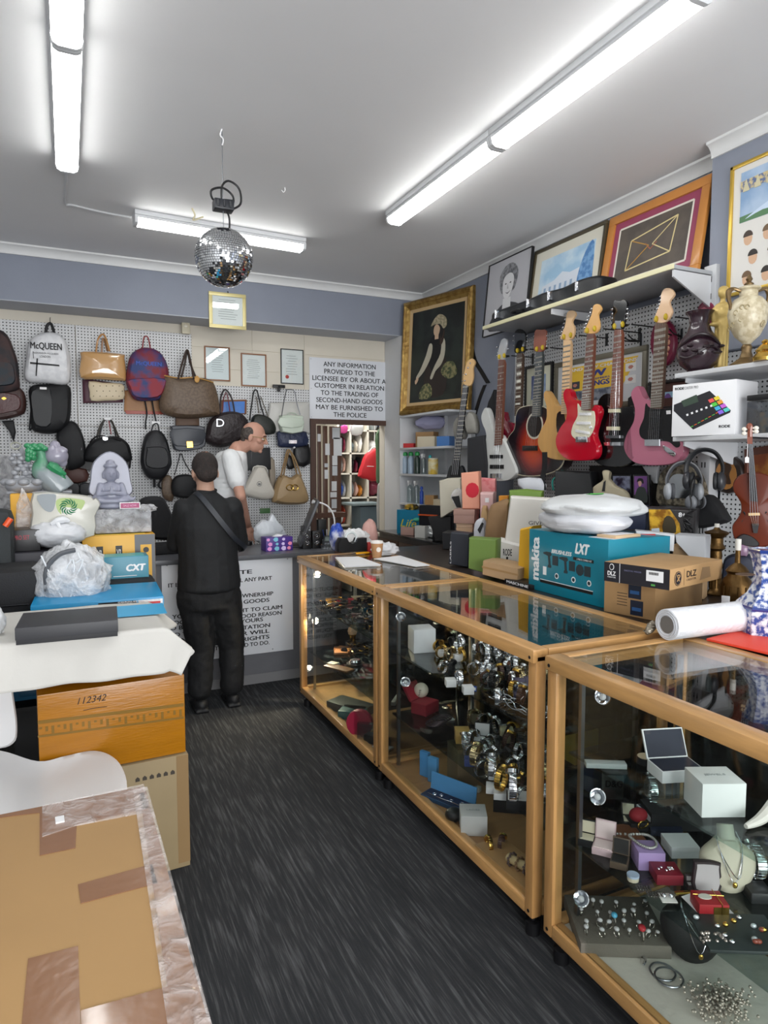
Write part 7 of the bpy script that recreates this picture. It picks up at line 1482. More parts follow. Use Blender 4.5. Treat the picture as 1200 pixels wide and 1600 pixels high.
t,fr=boxc('dark_box','dark box at the right edge on the lower white shelf','box',(2.82,.85,zB),0,.3,.28,.22,M('#1a1b24',.45))
# ==== PICTURES BEHIND THE GUITARS
G=zc(740,440,1200/340)
def wallpic(label,pts,fw,fm_,mw,mm,pm,off=.0,d=.02):
 q4=G(pts);fr=frR(q4[3][0],q4[3][1],off);t=thing('framed_picture',label,'picture',fr);q=fr.pp(q4,d);x0,z0,x1,z1=(q[0][0]+q[3][0])/2,(q[2][1]+q[3][1])/2,(q[1][0]+q[2][0])/2,(q[0][1]+q[1][1])/2
 for c in((x0,z0,x1,z0+fw),(x0,z1-fw,x1,z1),(x0,z0+fw,x0+fw,z1-fw),(x1-fw,z0+fw,x1,z1-fw)):MB().box(c[0],-d,c[1],c[2],0,c[3],b=.003).build('frame_side',fm_,t)
 MB().box(x0+fw,-.010,z0+fw,x1-fw,-.006,z1-fw).build('mount',mm,t);a=fw+mw;MB().box(x0+a,-.0115,z0+a,x1-a,-.010,z1-a).build('picture',pm,t);return t,fr,(x0+a,z0+a,x1-a,z1-a)
t,fr,r_=wallpic('dark-framed print with cream mount behind the acoustic guitar neck',[(278,468),(432,442),(430,690),(278,720)],.02,BLACK,.06,M('#d5d5c0',.5),M('#8fa3c0',.4,c2='#42528a',vs=5))
t,fr,r_=wallpic('grey-gold framed yellow football premiers poster behind the red and black guitars',[(442,445),(950,355),(950,690),(442,720)],.035,M('#6f6a5c',.35,.3),.02,M('#cfd0d0',.5),M('#c9ccd0',.5))
upoly(t,r_,'yellow_field',M('#e0b83a',.5),[(.12,.3),(.12,1),(.98,1),(.80,.3)],-.0118);upoly(t,r_,'grey_photo',M('#4a5262',.5,c2='#8a8f9a',vs=22),[(.2,.04),(.2,.34),(.78,.34),(.78,.04)],-.0126)
def ul(s_,a,b,c,d,m,y=-.0127,bold=.03):A_,B_=U(r_,a,b),U(r_,c,d);lettering(s_,(A_[0],A_[1],B_[0],B_[1]),m,t,y=y,bold=bold)
ul('GRAND NEW CHAMPIONS',.05,.88,.97,.96,M('#d9d9dd',.5));ul('W',.40,.66,.62,.84,M('#2b3a86',.5),bold=.06);ul('KINGS',.38,.42,.66,.56,M('#2b3a86',.5),bold=.06);ul('PREMIERS',.42,.58,.66,.63,M('#2b3a86',.5))
for(a,b)in((.9,.75),(.9,.45),(.22,.5)):upoly(t,r_,'small_photo',M('#dedede',.5)if a>.5 else M('#3a3d45',.5),rect(a-.06,b-.1,a+.06,b+.1),-.0127);upoly(t,r_,'pictured_head',M('#b5796c',.5),[(a+.03*math.cos(j),b+.05*math.sin(j))for j in range(6)],-.0136)
t,fr,r_=wallpic('dark-framed picture of a small purple figure, right of the pink guitar neck',[(958,548),(1180,535),(1180,700),(958,712)],.02,BLACK,.05,M('#4f2f28',.5),M('#8fb4cc',.4));upoly(t,r_,'pictured_figure',M('#6a4a8a',.5),[(.35,0),(.38,.4),(.45,.7),(.55,.7),(.62,.4),(.65,0)],-.0118,3)
fr=frR(1040,570,.05);t=thing('oval_plaque','maroon oval plaque with tan studs half hidden by the pink guitar neck','plaque',fr);oc=G([(1042+68*math.cos(k*.3927),335+135*math.sin(k*.3927))for k in range(16)]);MB().puff(fr.pp(oc,.03),[(.96,0),(1,-.01),(1,-.025),(.93,-.035),(.8,-.035)]).build('plaque',M('#6f1a38',.35),t)
g=MB()
for k in range(16):a,b=G([(1040+36*math.cos(k*.3927),335+92*math.sin(k*.3927))])[0];u=fr.px(a,b,.035);g.ball((u[0],-.036,u[1]),(.012,.006,.016),6)
g.build('studs',M('#b9826a',.5),t)
fr=frR(1104,500,.05);t=thing('oval_plaque','small maroon oval plaque with pink centre above the dark plum vase','plaque',fr);oc=[(1104+15*math.cos(k*.3927),490+20*math.sin(k*.3927))for k in range(16)];MB().puff(fr.pp(oc,.03),[(.96,0),(1,-.01),(1,-.03),(.9,-.035)]).build('plaque',M('#7d1f40',.35),t);MB().puff(fr.pp([(1100+7*math.cos(k*.785),488+8*math.sin(k*.785))for k in range(8)],.037),[(1,-.035),(1,-.037)]).build('centre',M('#c46a7a',.5),t)
for(a,b,lb)in((1150,300,'black multi-prong pegboard hook right of the pink guitar head'),(925,330,'thin pegboard hook between the black and pink guitars')):
 u=G([(a,b)])[0];fr=frR(u[0],u[1],.0);g=MB()
 for k in(-1,0,1):g.tube([(0,0,0),(k*.03,-.1,.0),(k*.05,-.16,.02)],.004)
 g.cyl((0,-.005,-.05),(0,-.005,.04),.006);tag(g.build('pegboard_hook',DKMET,world=fr),lb,'hook')
 # ==== GUITARS
def guitar(name,label,body,m,off=.22,th=.045,neck=None,nw=M('#6b3f2c',.4),head=None,hm=M('#d2ab78',.35),guard=None,gm=None,pickups=(),bridge=None,extras=(),cat='guitar',pegs=None,binding=None,strings=6,blocks=False,hanger=True,holes=()):
 xs_=[p[0]for p in G(body)];ys_=[p[1]for p in G(body)];fr=frR(sum(xs_)/len(xs_),max(ys_),0);t=thing(name,label,cat,fr)
 F_=off;o=spl(fr.pp(G(body),F_),4)
 if binding:MB().slab([(a,b)for a,b in o],-(F_-.006),-(F_+.0005),.002).build('binding',binding,t);c_=(sum(p[0]for p in o)/len(o),sum(p[1]for p in o)/len(o));o=[(c_[0]+(a-c_[0])*.985,c_[1]+(b-c_[1])*.985)for a,b in o]
 MB().slab(o,-(F_-th),-F_-(.002 if binding else 0),.005).build('body',m,t)
 if guard:MB().puff(spl(fr.pp(G(guard),F_),3),[(1,-F_),(.99,-F_-.003)]).build('pickguard',gm,t)
 N=fr.pp(G(neck),F_+.014)
 MB().puff([N[0],N[1],N[2],N[3]],[(.9,-F_+.01),(1,-F_-.006),(1,-F_-.014)]).build('neck',nw,t)
 fg=MB();L=16
 def lerp2(a,b,k):return(a[0]+(b[0]-a[0])*k,a[1]+(b[1]-a[1])*k)
 for k in range(1,L+5):
  s_=(1-2**(-k/12))/(1-2**(-(L+5)/12));a,b=lerp2(N[0],N[3],s_),lerp2(N[1],N[2],s_);fg.box(a[0],-F_-.0145,a[1]-.0005,b[0],-F_-.0152,b[1]+.0005)
 fg.build('frets',M('#9a958a',.35,.6),t)
 dm=MB()
 for k in(2.5,4.5,6.5,8.5,11.5,14.5):
  s_=(1-2**(-k/12))/(1-2**(-(L+5)/12));a,b=lerp2(N[0],N[3],s_),lerp2(N[1],N[2],s_);cx_,cz_2=(a[0]+b[0])/2,(a[1]+b[1])/2
  if blocks:dm.box(cx_-abs(b[0]-a[0])*.38,-F_-.0144,cz_2-.009,cx_+abs(b[0]-a[0])*.38,-F_-.0152,cz_2+.009)
  else:dm.ball((cx_,-F_-.0145,cz_2),(.0035,.001,.0035),5)
 dm.build('inlays',M('#dcdad0',.4),t)
 if head:MB().slab(spl(fr.pp(G(head),F_),3),-(F_-.008),-F_-.006,.002).build('headstock',hm,t)
 for(a,b)in(pegs or()):u=fr.px(*G([(a,b)])[0],F_);MB().cyl((u[0]-.012,-F_+.002,u[1]),(u[0]+.012,-F_+.002,u[1]),.004).ball((u[0],-F_+.002,u[1]),(.009,.006,.008),6).build('tuner',CHROME,t)
 for h_ in holes:u=fr.px(*G([(h_[0],h_[1])])[0],F_);u2=fr.px(*G([(h_[0]+h_[2],h_[1])])[0],F_);rr=abs(u2[0]-u[0]);MB().cyl((u[0],-F_-.001,u[1]),(u[0],-F_-.0035,u[1]),rr*1.18,n=32).build('rosette',M('#cdc6b4',.4),t);MB().cyl((u[0],-F_-.003,u[1]),(u[0],-F_-.0042,u[1]),rr,n=32).build('sound_hole',M('#1a0f0b',.7),t)
 for e in list(pickups)+([bridge]if bridge else[])+list(extras):
  pts,em,th2=e[:3];nm=e[3]if len(e)>3 else 'pickup';q=fr.pp(G(pts),F_+.004);q=spl(q,3)if len(pts)>4 else q;MB().puff(q,[(1,-F_),(1,-F_-th2*.8),(.93,-F_-th2)]).build(nm,em,t)
 if bridge and strings:
  bq=fr.pp(G(bridge[0]),F_+.012);bx0,bx1=min(p[0]for p in bq),max(p[0]for p in bq);bz=sum(p[1]for p in bq)/len(bq);sg_=MB();n0,n1=N[0],N[1]
  for k in range(strings):f_=(k+.7)/(strings+.4);sg_.cyl((n0[0]+(n1[0]-n0[0])*f_,-F_-.018,n0[1]+(n1[1]-n0[1])*f_),(bx0+(bx1-bx0)*(.2+.6*k/(strings-1)),-F_-.014,bz),.0007,n=5)
  sg_.build('strings',CHROME,t)
 if hanger:
  a,b=N[0],N[1];zc_=a[1]+.02;cx_=(a[0]+b[0])/2;hg_=thing('guitar_hanger','hanger with yellow pads holding the '+label.split(' hang')[0].split(' with')[0],'hanger',fr,None);g=MB()
  g.cyl((cx_+.05,-.004,zc_-.0),(cx_+.05,-F_+.04,zc_),.004).box(cx_+.04,-.006,zc_-.05,cx_+.06,0,zc_+.03,b=.002);g.tube([(cx_-.032,-F_-.02,zc_),(cx_-.032,-F_+.03,zc_),(cx_,-F_+.045,zc_),(cx_+.032,-F_+.03,zc_),(cx_+.032,-F_-.02,zc_)],.0045);g.build('arm',BLACK,hg_)
  for s_ in(-1,1):MB().ball((cx_+s_*.032,-F_-.012,zc_),(.009,.014,.018),8).build('pad',M('#b39a1c',.5),hg_)
 return t,fr
ROSE=M('#6b4030',.45,var=.1,vs=9);MAPLE=M('#d8b489',.35,coat=.3,var=.04);GB=M('#0e0f11',.12,coat=1,name='gloss_black');CRG=M('#d9d5bd',.35)
def burst_mat():
 m=M('#8a2a13',.12,coat=1,name='sunburst_lacquer').copy();nt=m.node_tree;b=nt.nodes['Principled BSDF'];tc=nt.nodes.new('ShaderNodeTexCoord');g1=G([(335,905)])[0];f0=frR(sum(p[0]for p in G(ACB))/len(ACB),max(p[1]for p in G(ACB)),0);c=f0.px(*g1,.215)
 mp=nt.nodes.new('ShaderNodeMapping');mp.inputs['Scale'].default_value=(1/.235,0,1/.245);mp.inputs['Location'].default_value=(-c[0]/.235,0,-c[1]/.245);nt.links.new(tc.outputs['Object'],mp.inputs[0])
 ln=nt.nodes.new('ShaderNodeVectorMath');ln.operation='LENGTH';nt.links.new(mp.outputs[0],ln.inputs[0]);r=nt.nodes.new('ShaderNodeValToRGB');e=r.color_ramp.elements;e[0].color=rgb('#c4501f');e[1].color=rgb('#1a1016');e[1].position=.95
 for p_,c_ in((.45,'#b03a1c'),(.7,'#6d1a18')):e.new(p_).color=rgb(c_)
 nt.links.new(ln.outputs['Value'],r.inputs[0]);nt.links.new(r.outputs[0],b.inputs['Base Color']);return m
ACB=[(232,740),(250,698),(300,682),(350,682),(400,695),(428,740),(425,800),(450,860),(490,920),(500,980),(470,1035),(400,1065),(310,1075),(230,1060),(185,1010),(168,930),(190,860),(225,810)]
BURST=burst_mat()
def six(x0,y0,x1,y1):return[(x0+(x1-x0)*k/5,y0+(y1-y0)*k/5)for k in range(6)]
def strip(x0,y0,x1,y1):return[(x0,y0),(x1,y0),(x1,y1),(x0,y1)]
guitar('electric_guitar','white electric bass guitar hanging leftmost in the row',[(42,742),(62,695),(80,720),(100,800),(125,850),(150,850),(200,960),(232,1040),(220,1075),(170,1100),(80,1092),(25,1050),(14,985),(35,920),(65,880),(68,830),(50,785)],M('#d4d6d3',.15,coat=1),off=.24,neck=[(137,430),(170,430),(150,900),(113,905)],nw=ROSE,head=[(135,432),(168,432),(175,395),(186,340),(182,315),(160,318),(148,345),(138,390)],hm=M('#d8dade',.2,.6),pegs=[(128,362),(132,392),(188,372),(128,410)],pickups=[(strip(90,955,160,975),BLACK,.008)],bridge=(strip(95,1058,155,1085),CHROME,.012,'bridge'),extras=[(strip(90,1010,165,1032),BLACK,.008,'pickup')],strings=4)
guitar('electric_guitar','small dark red electric guitar with black headstock hanging behind the white bass',[(120,960),(108,920),(130,880),(142,840),(135,800),(145,760),(165,718),(178,765),(215,785),(228,850),(205,880),(185,960),(170,1018),(135,1005)],M('#8f1230',.12,coat=1),off=.16,neck=[(238,395),(270,395),(258,740),(225,740)],nw=M('#4a382c',.45),head=[(230,392),(278,392),(285,350),(288,290),(262,262),(232,275),(232,340)],hm=GB,blocks=True,pegs=[(222,298),(220,325),(222,352),(295,300),(295,330),(295,355)],bridge=(strip(160,930,200,945),CHROME,.012,'bridge'))
guitar('acoustic_guitar','sunburst acoustic guitar with dark fretboard and a hanging black strap',ACB,BURST,off=.215,th=.09,neck=[(345,388),(380,388),(368,745),(320,745)],nw=M('#3b4244',.4),head=[(340,385),(383,385),(395,350),(402,272),(370,266),(342,272),(335,350)],hm=M('#8a5446',.4,var=.1,vs=8),pegs=[(335,300),(333,330),(333,358),(402,300),(402,330),(402,358)],binding=M('#cfc6ad',.35),bridge=(strip(270,905,352,932),M('#1c1512',.4),.01,'bridge'),holes=[(338,795,40)])
guitar('electric_guitar','natural blonde electric guitar with pale maple neck half behind the red one',[(388,640),(388,612),(402,603),(430,645),(455,680),(520,690),(560,720),(560,960),(500,985),(420,975),(370,935),(353,880),(370,820),(400,760),(402,690)],M('#c79a5c',.3,coat=.5,var=.08,vs=4,stretch=(6,6,1)),off=.275,neck=[(495,322),(535,322),(525,730),(482,730)],nw=MAPLE,head=[(485,318),(545,318),(560,262),(545,222),(566,182),(552,160),(520,170),(510,235),(488,295)],hm=MAPLE,pegs=six(512,185,478,300),guard=[(462,728),(500,728),(505,850),(462,830)],gm=GB)
guitar('electric_guitar','glossy red electric guitar with cream pickguard',[(495,610),(512,588),(530,603),(545,645),(585,658),(600,690),(650,700),(672,680),(690,715),(672,780),(658,850),(680,920),(665,975),(600,988),(515,980),(465,935),(452,870),(475,810),(508,760),(512,700),(497,650)],M('#b80824',.08,coat=1),off=.335,neck=[(624,288),(665,288),(645,712),(592,708)],nw=ROSE,head=[(612,282),(675,285),(697,245),(688,185),(707,152),(692,125),(665,132),(655,180),(625,250)],hm=M('#d8a868',.35,coat=.3),pegs=six(650,150,612,255),guard=[(575,672),(597,700),(650,712),(668,722),(670,790),(645,850),(600,882),(562,868),(540,840),(550,790),(575,740)],gm=CRG,pickups=[(strip(582,722,648,738),WHITE,.008),(strip(568,772,645,788),WHITE,.008),([(562,815),(640,828),(640,842),(562,830)],WHITE,.008)],bridge=(strip(567,855,632,886),CHROME,.014,'bridge'),extras=[([(640,800),(650,795),(655,805),(645,812)],WHITE,.012,'knob')])
t,fr=guitar('electric_guitar','glossy black electric guitar with cream pickups',[(683,690),(690,650),(715,622),(745,622),(752,690),(805,698),(845,690),(880,690),(888,760),(868,830),(882,900),(880,985),(810,1022),(700,1012),(640,960),(632,900),(650,850),(688,800),(692,740)],GB,off=.27,neck=[(776,265),(818,265),(808,695),(750,700)],nw=M('#7a4632',.45),head=[(768,262),(825,262),(838,190),(850,120),(830,100),(810,108),(780,105),(772,150),(772,200)],hm=GB,pegs=[(765,152),(765,178),(764,204),(846,152),(846,178),(845,204)],pickups=[(strip(745,702,808,722),M('#d9d4b4',.4),.01),(strip(735,800,803,820),M('#d9d4b4',.4),.01)],bridge=(strip(730,848,815,864),CHROME,.016,'bridge'),extras=[(strip(722,885,815,905),CHROME,.016,'tailpiece'),([(778,262),(818,262),(815,215),(785,215)],CHROME,.012,'truss_cover')])
guitar('electric_guitar','pink electric guitar with black pickguard hanging rightmost in the row',[(867,625),(880,590),(902,575),(915,592),(938,640),(972,655),(1000,690),(1040,700),(1090,690),(1120,660),(1145,640),(1160,660),(1130,720),(1112,780),(1135,850),(1160,920),(1140,975),(1070,1010),(940,1012),(865,985),(828,920),(840,850),(880,775),(888,700)],M('#b46a80',.2,coat=.8),off=.27,neck=[(1000,228),(1062,230),(1036,702),(974,698)],nw=M('#5f4636',.45,var=.1,vs=9),head=[(998,222),(1062,225),(1098,170),(1082,115),(1110,72),(1090,38),(1055,40),(1038,75),(1035,115),(1005,190)],hm=M('#dcb894',.3,coat=.4),pegs=six(1035,80,1005,195),guard=[(950,672),(972,695),(1035,702),(1092,690),(1125,655),(1108,760),(1128,850),(1140,900),(1118,915),(1080,885),(1030,878),(950,872),(920,852),(916,810),(940,750)],gm=M('#141416',.25),pickups=[(strip(970,718,1028,748),BLACK,.01),(strip(960,822,1028,850),BLACK,.008)],bridge=(strip(948,870,1035,907),CHROME,.016,'bridge'),extras=[([(1045,905),(1062,908),(1112,942),(1110,962),(1090,958),(1050,925)],CHROME,.008,'jack_plate'),([(1062,712),(1086,710),(1088,730),(1064,732)],WHITE,.006,'price_tag')])
def strapr(label,pts,w_,X=2.9,m=NYL):
 P_=[at(a,b,X=X)for a,b in G(pts)];g=MB();g.ribbon(P_,(0,-w_,0),.004);return tag(g.build('guitar_strap',m),label,'strap')
strapr('black guitar strap hanging over the lower bout of the sunburst guitar',[(392,940),(392,1020),(380,1090),(388,1150)],.05,2.88)
strapr('black strap looping up over the corner by the gilt painting',[(-14,345),(5,430),(45,500),(80,560)],.06,3.295)
strapr('black strap hanging left of the white bass guitar',[(62,570),(35,640),(5,740),(-25,845)],.05,3.295)
strapr('turquoise ribbon hanging right of the sunburst guitar',[(490,1040),(460,1070),(435,1100),(440,1150)],.015,2.95,M('#3aa69a',.5))
t,fr=stand('gig_bag','black gig bag hanging behind the white bass guitar','gig bag',G([(70,700),(95,630),(118,600),(118,850),(80,860)]),3.217,-90,.05,NYL,zb=at(766,680,X=3.218).z,smooth=2)
t,fr=stand('cloth_bag','black cloth bag hanging right of the black guitar body','bag',G([(850,640),(880,650),(885,700),(880,760),(850,850)]),3.217,-90,.06,NYL,zb=at(985,680,X=3.218).z,smooth=2)
t,fr=stand('amplifier','black amplifier behind the white bass guitar','amplifier',A7([(450,850),(540,835),(560,1000),(545,1040),(450,1030)]),3.0,-70,.1,M('#1f2024',.7),zb=BN)
def leaning_bass():
 f=A7;fr=Fr(at(705,750,X=2.92),R(-60));t=thing('bass_guitar','black bass guitar with pale maple headstock leaning in the corner below the gilt painting','guitar',fr)
 P_=lambda pts,off=0:fr.pp(f(pts),off)
 MB().puff(P_([(428,560),(458,570),(410,940),(405,1060),(360,1058),(385,900)],.02),[(.95,0),(1,-.01),(1,-.02)]).build('neck',M('#23211f',.4),t)
 MB().slab(spl(P_([(432,555),(435,500),(450,440),(478,418),(496,438),(485,470),(486,520),(470,565)],.02),3),0,-.02,.002).build('headstock',M('#d0aa76',.35),t)
 for a,b in((432,540),(438,505),(450,470),(462,445)):u=fr.px(*f([(a,b)])[0],.02);MB().cyl((u[0]-.02,-.01,u[1]),(u[0]+.012,-.01,u[1]),.004).ball((u[0]+.015,-.024,u[1]),.008,6).build('tuner',CHROME,t)
 g=MB()
 for k in range(4):q=P_([(434+k*6,560),(368+k*10,1050)],.026);g.cyl((q[0][0],-.026,q[0][1]),(q[1][0],-.026,q[1][1]),.0012,n=5)
 g.build('strings',CHROME,t);g=MB()
 for k in range(18):s_=(1-2**(-k/12))/(1-2**(-19/12));q=P_([(428+(375-428)*s_,570+420*s_),(460+(412-460)*s_,575+420*s_)],.02);g.box(q[0][0],-.0205,q[0][1]-.001,q[1][0],-.022,q[1][1]+.001)
 g.build('frets',M('#9a9588',.3,.8),t)
 MB().slab(spl([(a,max(b,BN-fr.o.z))for a,b in P_([(340,1060),(360,1000),(385,1030),(420,1000),(440,1050),(460,1150),(430,1260),(340,1260),(320,1160)],.01)],3),.03,-.01,.004).build('body',GB,t)
leaning_bass()
for a,lb in(((375,790),'grey satin drawstring pouch hanging left of the leaning bass neck'),((440,760),'grey satin drawstring pouch hanging right of the leaning bass neck')):
 b=a[1];stand('drawstring_pouch',lb,'pouch',A7([(a[0]-8,b),(a[0]+5,b-45),(a[0]+22,b-55),(a[0]+45,b-40),(a[0]+60,b+20),(a[0]+55,b+70),(a[0]+5,b+70)]),3.02,-60,.08,M('#8b8982',.4,bump=.4,bs=20),zb=at(A7([a])[0][0]+8,A7([(a[0],b+70)])[0][1],X=3.02).z,smooth=3,prof=SOFT)
 # ==== CORNER: GILT PAINTING, SHELVES, DARK CABINET
NZ=[at(622,y,Y=6.0).z for y in(650,700,740,785)]
t=thing('corner_shelving','white open corner shelving with bottles and boxes below the gilt painting','shelving',Fr((3.0,5.06,0)))
for z in NZ:MB().box(0,0,z-.02,.29,.95,z,b=.002).build('shelf',WSH,t)
MB().box(0.002,.93,.96,.29,.948,NZ[0]-.02).build('side_panel',WSH,t)
MB().box(.27,0,.96,.285,.93,NZ[0]-.02).build('back_panel',WSH,t)
for y in(0,.46):MB().box(.24,y,.96,.27,y+.02,NZ[0]-.02).build('upright',WSH,t)
fr=Fr(at(622,652,Y=5.99),R(-74),R(-2));fr=Fr((3.0,5.99,NZ[0]+.001),R(-74),R(-3));t=thing('gilt_painting','large dark oil painting of a girl in a flowered hat in an ornate gilt frame','painting',fr)
q=fr.pp([(630,468),(742,449),(727,645),(622,650)],.05);x0,x1=(q[0][0]+q[3][0])/2,(q[1][0]+q[2][0])/2;z1=(q[0][1]+q[1][1])/2
GILT=M('#8d6d38',.38,.65,bump=.5,bs=35,c2='#a98a4c',vs=20,name='gilt_frame')
def mould(x0,z0,x1,z1,prof,m,nm):
 for(A_,B_,n_)in(((x0,z0),(x1,z0),(0,1)),((x1,z0),(x1,z1),(-1,0)),((x1,z1),(x0,z1),(0,-1)),((x0,z1),(x0,z0),(1,0))):
  g=MB();vs=[]
  d_=((B_[0]-A_[0]),(B_[1]-A_[1]));L2=math.hypot(*d_);d_=(d_[0]/L2,d_[1]/L2)
  for(P_,s_)in((A_,1),(B_,-1)):
   for(a,y)in prof:vs.append((P_[0]+n_[0]*a+d_[0]*a*s_,-y,P_[1]+n_[1]*a+d_[1]*a*s_))
  n2=len(prof);g.add(vs,[(k,(k+1)%n2,n2+(k+1)%n2,n2+k)for k in range(n2)]+[tuple(range(n2))[::-1],tuple(range(n2,2*n2))]);g.build(nm,m,t,smooth=50)
mould(x0,0,x1,z1,[(0,0),(0,.035),(.012,.05),(.03,.055),(.045,.04),(.055,.045),(.07,.03),(.085,.02),(.085,0)],GILT,'frame_moulding')
mould(x0+.084,.084,x1-.084,z1-.084,[(0,0),(0,.022),(.03,.016),(.03,0)],M('#c7a97c',.5,.1),'frame_slip')
r_=(x0+.112,.112,x1-.112,z1-.112);MB().box(r_[0],-.012,r_[1],r_[2],-.006,r_[3]).build('canvas',M('#171a17',.35,c2='#252c25',vs=5),t)
SK,CRM2,BL2,FLW=M('#c9ab8e',.5),M('#b9b3a0',.5),M('#0d0d0f',.5),M('#8a845c',.5,c2='#3f4a2e',vs=40)
upoly(t,r_,'painted_dress',BL2,[(.36,.40),(.34,.6),(.42,.7),(.55,.72),(.62,.64),(.62,.45),(.5,.3)],-.0126,3);upoly(t,r_,'painted_sleeve',CRM2,[(.36,.62),(.3,.5),(.2,.36),(.12,.28),(.15,.26),(.28,.34),(.4,.48),(.42,.6)],-.0134,3);upoly(t,r_,'painted_sleeve',CRM2,[(.6,.66),(.66,.62),(.66,.48),(.6,.38),(.5,.32),(.44,.24),(.4,.26),(.48,.38),(.58,.5)],-.0134,3)
upoly(t,r_,'painted_skirt',M('#2b211c',.5),[(.34,.44),(.28,.2),(.3,.06),(.66,.06),(.72,.3),(.63,.48)],-.0122,3);upoly(t,r_,'painted_neck',SK,[(.46,.66),(.46,.74),(.53,.74),(.53,.66)],-.0136);upoly(t,r_,'painted_long_hair',M('#3a2a20',.5),[(.42,.78),(.46,.86),(.58,.85),(.64,.74),(.62,.62),(.56,.6),(.56,.78),(.47,.82)],-.0139,3);upoly(t,r_,'painted_face',SK,[(.44,.72),(.44,.79),(.49,.82),(.55,.79),(.54,.72),(.5,.69)],-.0142,3);upoly(t,r_,'painted_hair',M('#15110e',.5),[(.42,.78),(.46,.85),(.58,.84),(.62,.74),(.58,.66),(.55,.78),(.48,.82)],-.015,3);upoly(t,r_,'painted_hat',M('#8d866a',.5,c2='#b5a88c',vs=50),[(.38,.81),(.44,.88),(.54,.92),(.66,.87),(.68,.79),(.62,.76),(.56,.81),(.46,.82)],-.0158,3)
upoly(t,r_,'painted_hand',SK,[(.1,.24),(.16,.28),(.17,.25),(.12,.2)],-.015,2);upoly(t,r_,'painted_flowers',FLW,[(.2,.04),(.24,.16),(.36,.2),(.44,.14),(.42,.04)],-.0142,3);upoly(t,r_,'painted_flowers',FLW,[(.6,.3),(.7,.4),(.85,.38),(.9,.26),(.75,.22)],-.0134,3)
def onsh(row,x,X=3.06):P_=at(x,700,X=X);P_.z=NZ[row]+.001;return Fr(P_,R(-60))
def bottle(label,row,x,h,r,c,capc,group=None,trig=False,X=3.06,m=None):
 t=thing('spray_bottle' if trig else 'bottle',label,'bottle',onsh(row,x,X),group);MB().lathe([(r*.95,0),(r,h*.05),(r,h*.68),(r*.45,h*.8),(r*.4,h*.84)],18).build('bottle',m or M(c,.25),t)
 if trig:MB().cyl((0,0,h*.83),(0,0,h*.92),r*.42).box(-r*.35,-r*1.2,h*.88,r*.35,r*.5,h,b=.003).box(-.004,-r*1.1,h*.78,.004,-r*.9,h*.9).build('trigger',M(capc,.35),t)
 else:MB().lathe([(r*.8,h*.82),(r*.85,h*.85),(r*.7,h*.97),(r*.3,h)],16).build('cap',M(capc,.35),t)
 return t
CLB=glass_mat('clear_bottle',(.8,.86,.86),1.45,.05,.08)
for i,(x,lb)in enumerate(((633,'aerosol can with green cap, the left of the pair on the second shelf'),(642,'aerosol can with green cap, second from the left on the second shelf'),(652,'dark can with a green cap right of the pale aerosol pair'))):bottle(lb,2,x,.215,.03,'#9db0c2' if i<2 else '#2b3a33','#2a9a4c')
bottle('clear spray bottle on the second shelf beside the cream tub',2,662,.19,.028,'#c9d0d0','#d8d8d8',trig=True,m=CLB);bottle('turquoise capped bottle behind the cream tub',2,672,.18,.02,'#6aa0a8','#2fa0a8')
t=thing('tub','cream tub with yellow print on the second shelf','tub',onsh(2,677));MB().lathe([(.045,0),(.047,.01),(.047,.13),(.042,.14)],22).build('tub',M('#d3cba6',.4,c2='#c9a83a',vs=14),t);MB().lathe([(.044,.138),(.044,.15)],22).build('lid',M('#cfc8b0',.4),t)
for i,(x,lb)in enumerate(((631,'clear bottle leftmost on the third shelf'),(641,'clear spray bottle second on the third shelf'),(651,'white-headed spray bottle third on the third shelf'))):bottle(lb,3,x,.22,.032,'#c9d0d0','#e3e3e3',trig=i>0,m=CLB)
bottle('slim blue bottle on the third shelf',3,659,.17,.018,'#2a4fb0','#2a4fb0')
def shbox(name,label,row,x,w_,d_,h_,c,X=3.06,dz=0):t=thing(name,label,'box',onsh(row,x,X));t.location.z+=dz;MB().box(-w_/2,0,0,w_/2,d_,h_,b=.002).build('box',M(c,.5),t);return t
shbox('carton','kraft carton on the third shelf beside the blue bottle',3,671,.10,.08,.09,'#b08a5c');shbox('carton','small pale carton at the right end of the third shelf',3,684,.09,.08,.06,'#cfc0a4')
shbox('carton','cream carton on the first shelf in the middle',1,665,.19,.12,.10,'#cfc4ac');t=shbox('carton','kraft open flap carton behind the cream one',1,663,.2,.1,.15,'#a8845a',3.13)
shbox('packet','red and white roll packet on the first shelf',1,638,.12,.06,.045,'#c9393c');shbox('packet','blue and white packets at the right end of the first shelf',1,692,.13,.1,.09,'#4a7ab8')
t=MB();t.blob((0,.06,.085),(.17,.07,.07),.15,2,seed=44,flat_z=0,n=18);tag(t.build('folded_fabric',M('#a3a3c2',.6,bump=.8,bs=10),world=Fr(onsh(1,668,3.12).o+Vector((0,0,.155)),R(-60))),'lilac crumpled fabric stuffed under the painting shelf','fabric')
t=thing('dark_cabinet','low dark brown drawer cabinet in the corner with a black top','cabinet',Fr((2.76,4.62,0)))
MB().box(.0,0,.0,.235,1.34,.93,b=.003).build('carcass',DKW,t);MB().box(-.02,-.01,.93,.238,1.35,.948,b=.003).build('top',M('#121214',.25,coat=.4),t)
for k in range(3):
 for j in range(3):dr_=MB().box(-.012,.03+k*.44,.62-j*.29,0,.45+k*.44,.88-j*.29,b=.002).build('drawer',M('#4a3325',.4,var=.15,vs=6,stretch=(8,1,8)),t);MB().ball((-.022,.24+k*.44,.75-j*.29),(.01,.012,.012),6).build('knob',BRASS,dr_)
def oncab(x,y,rz=-60):P_=at(x,y,X=2.86);P_.z=.9495;return Fr(P_,R(rz))
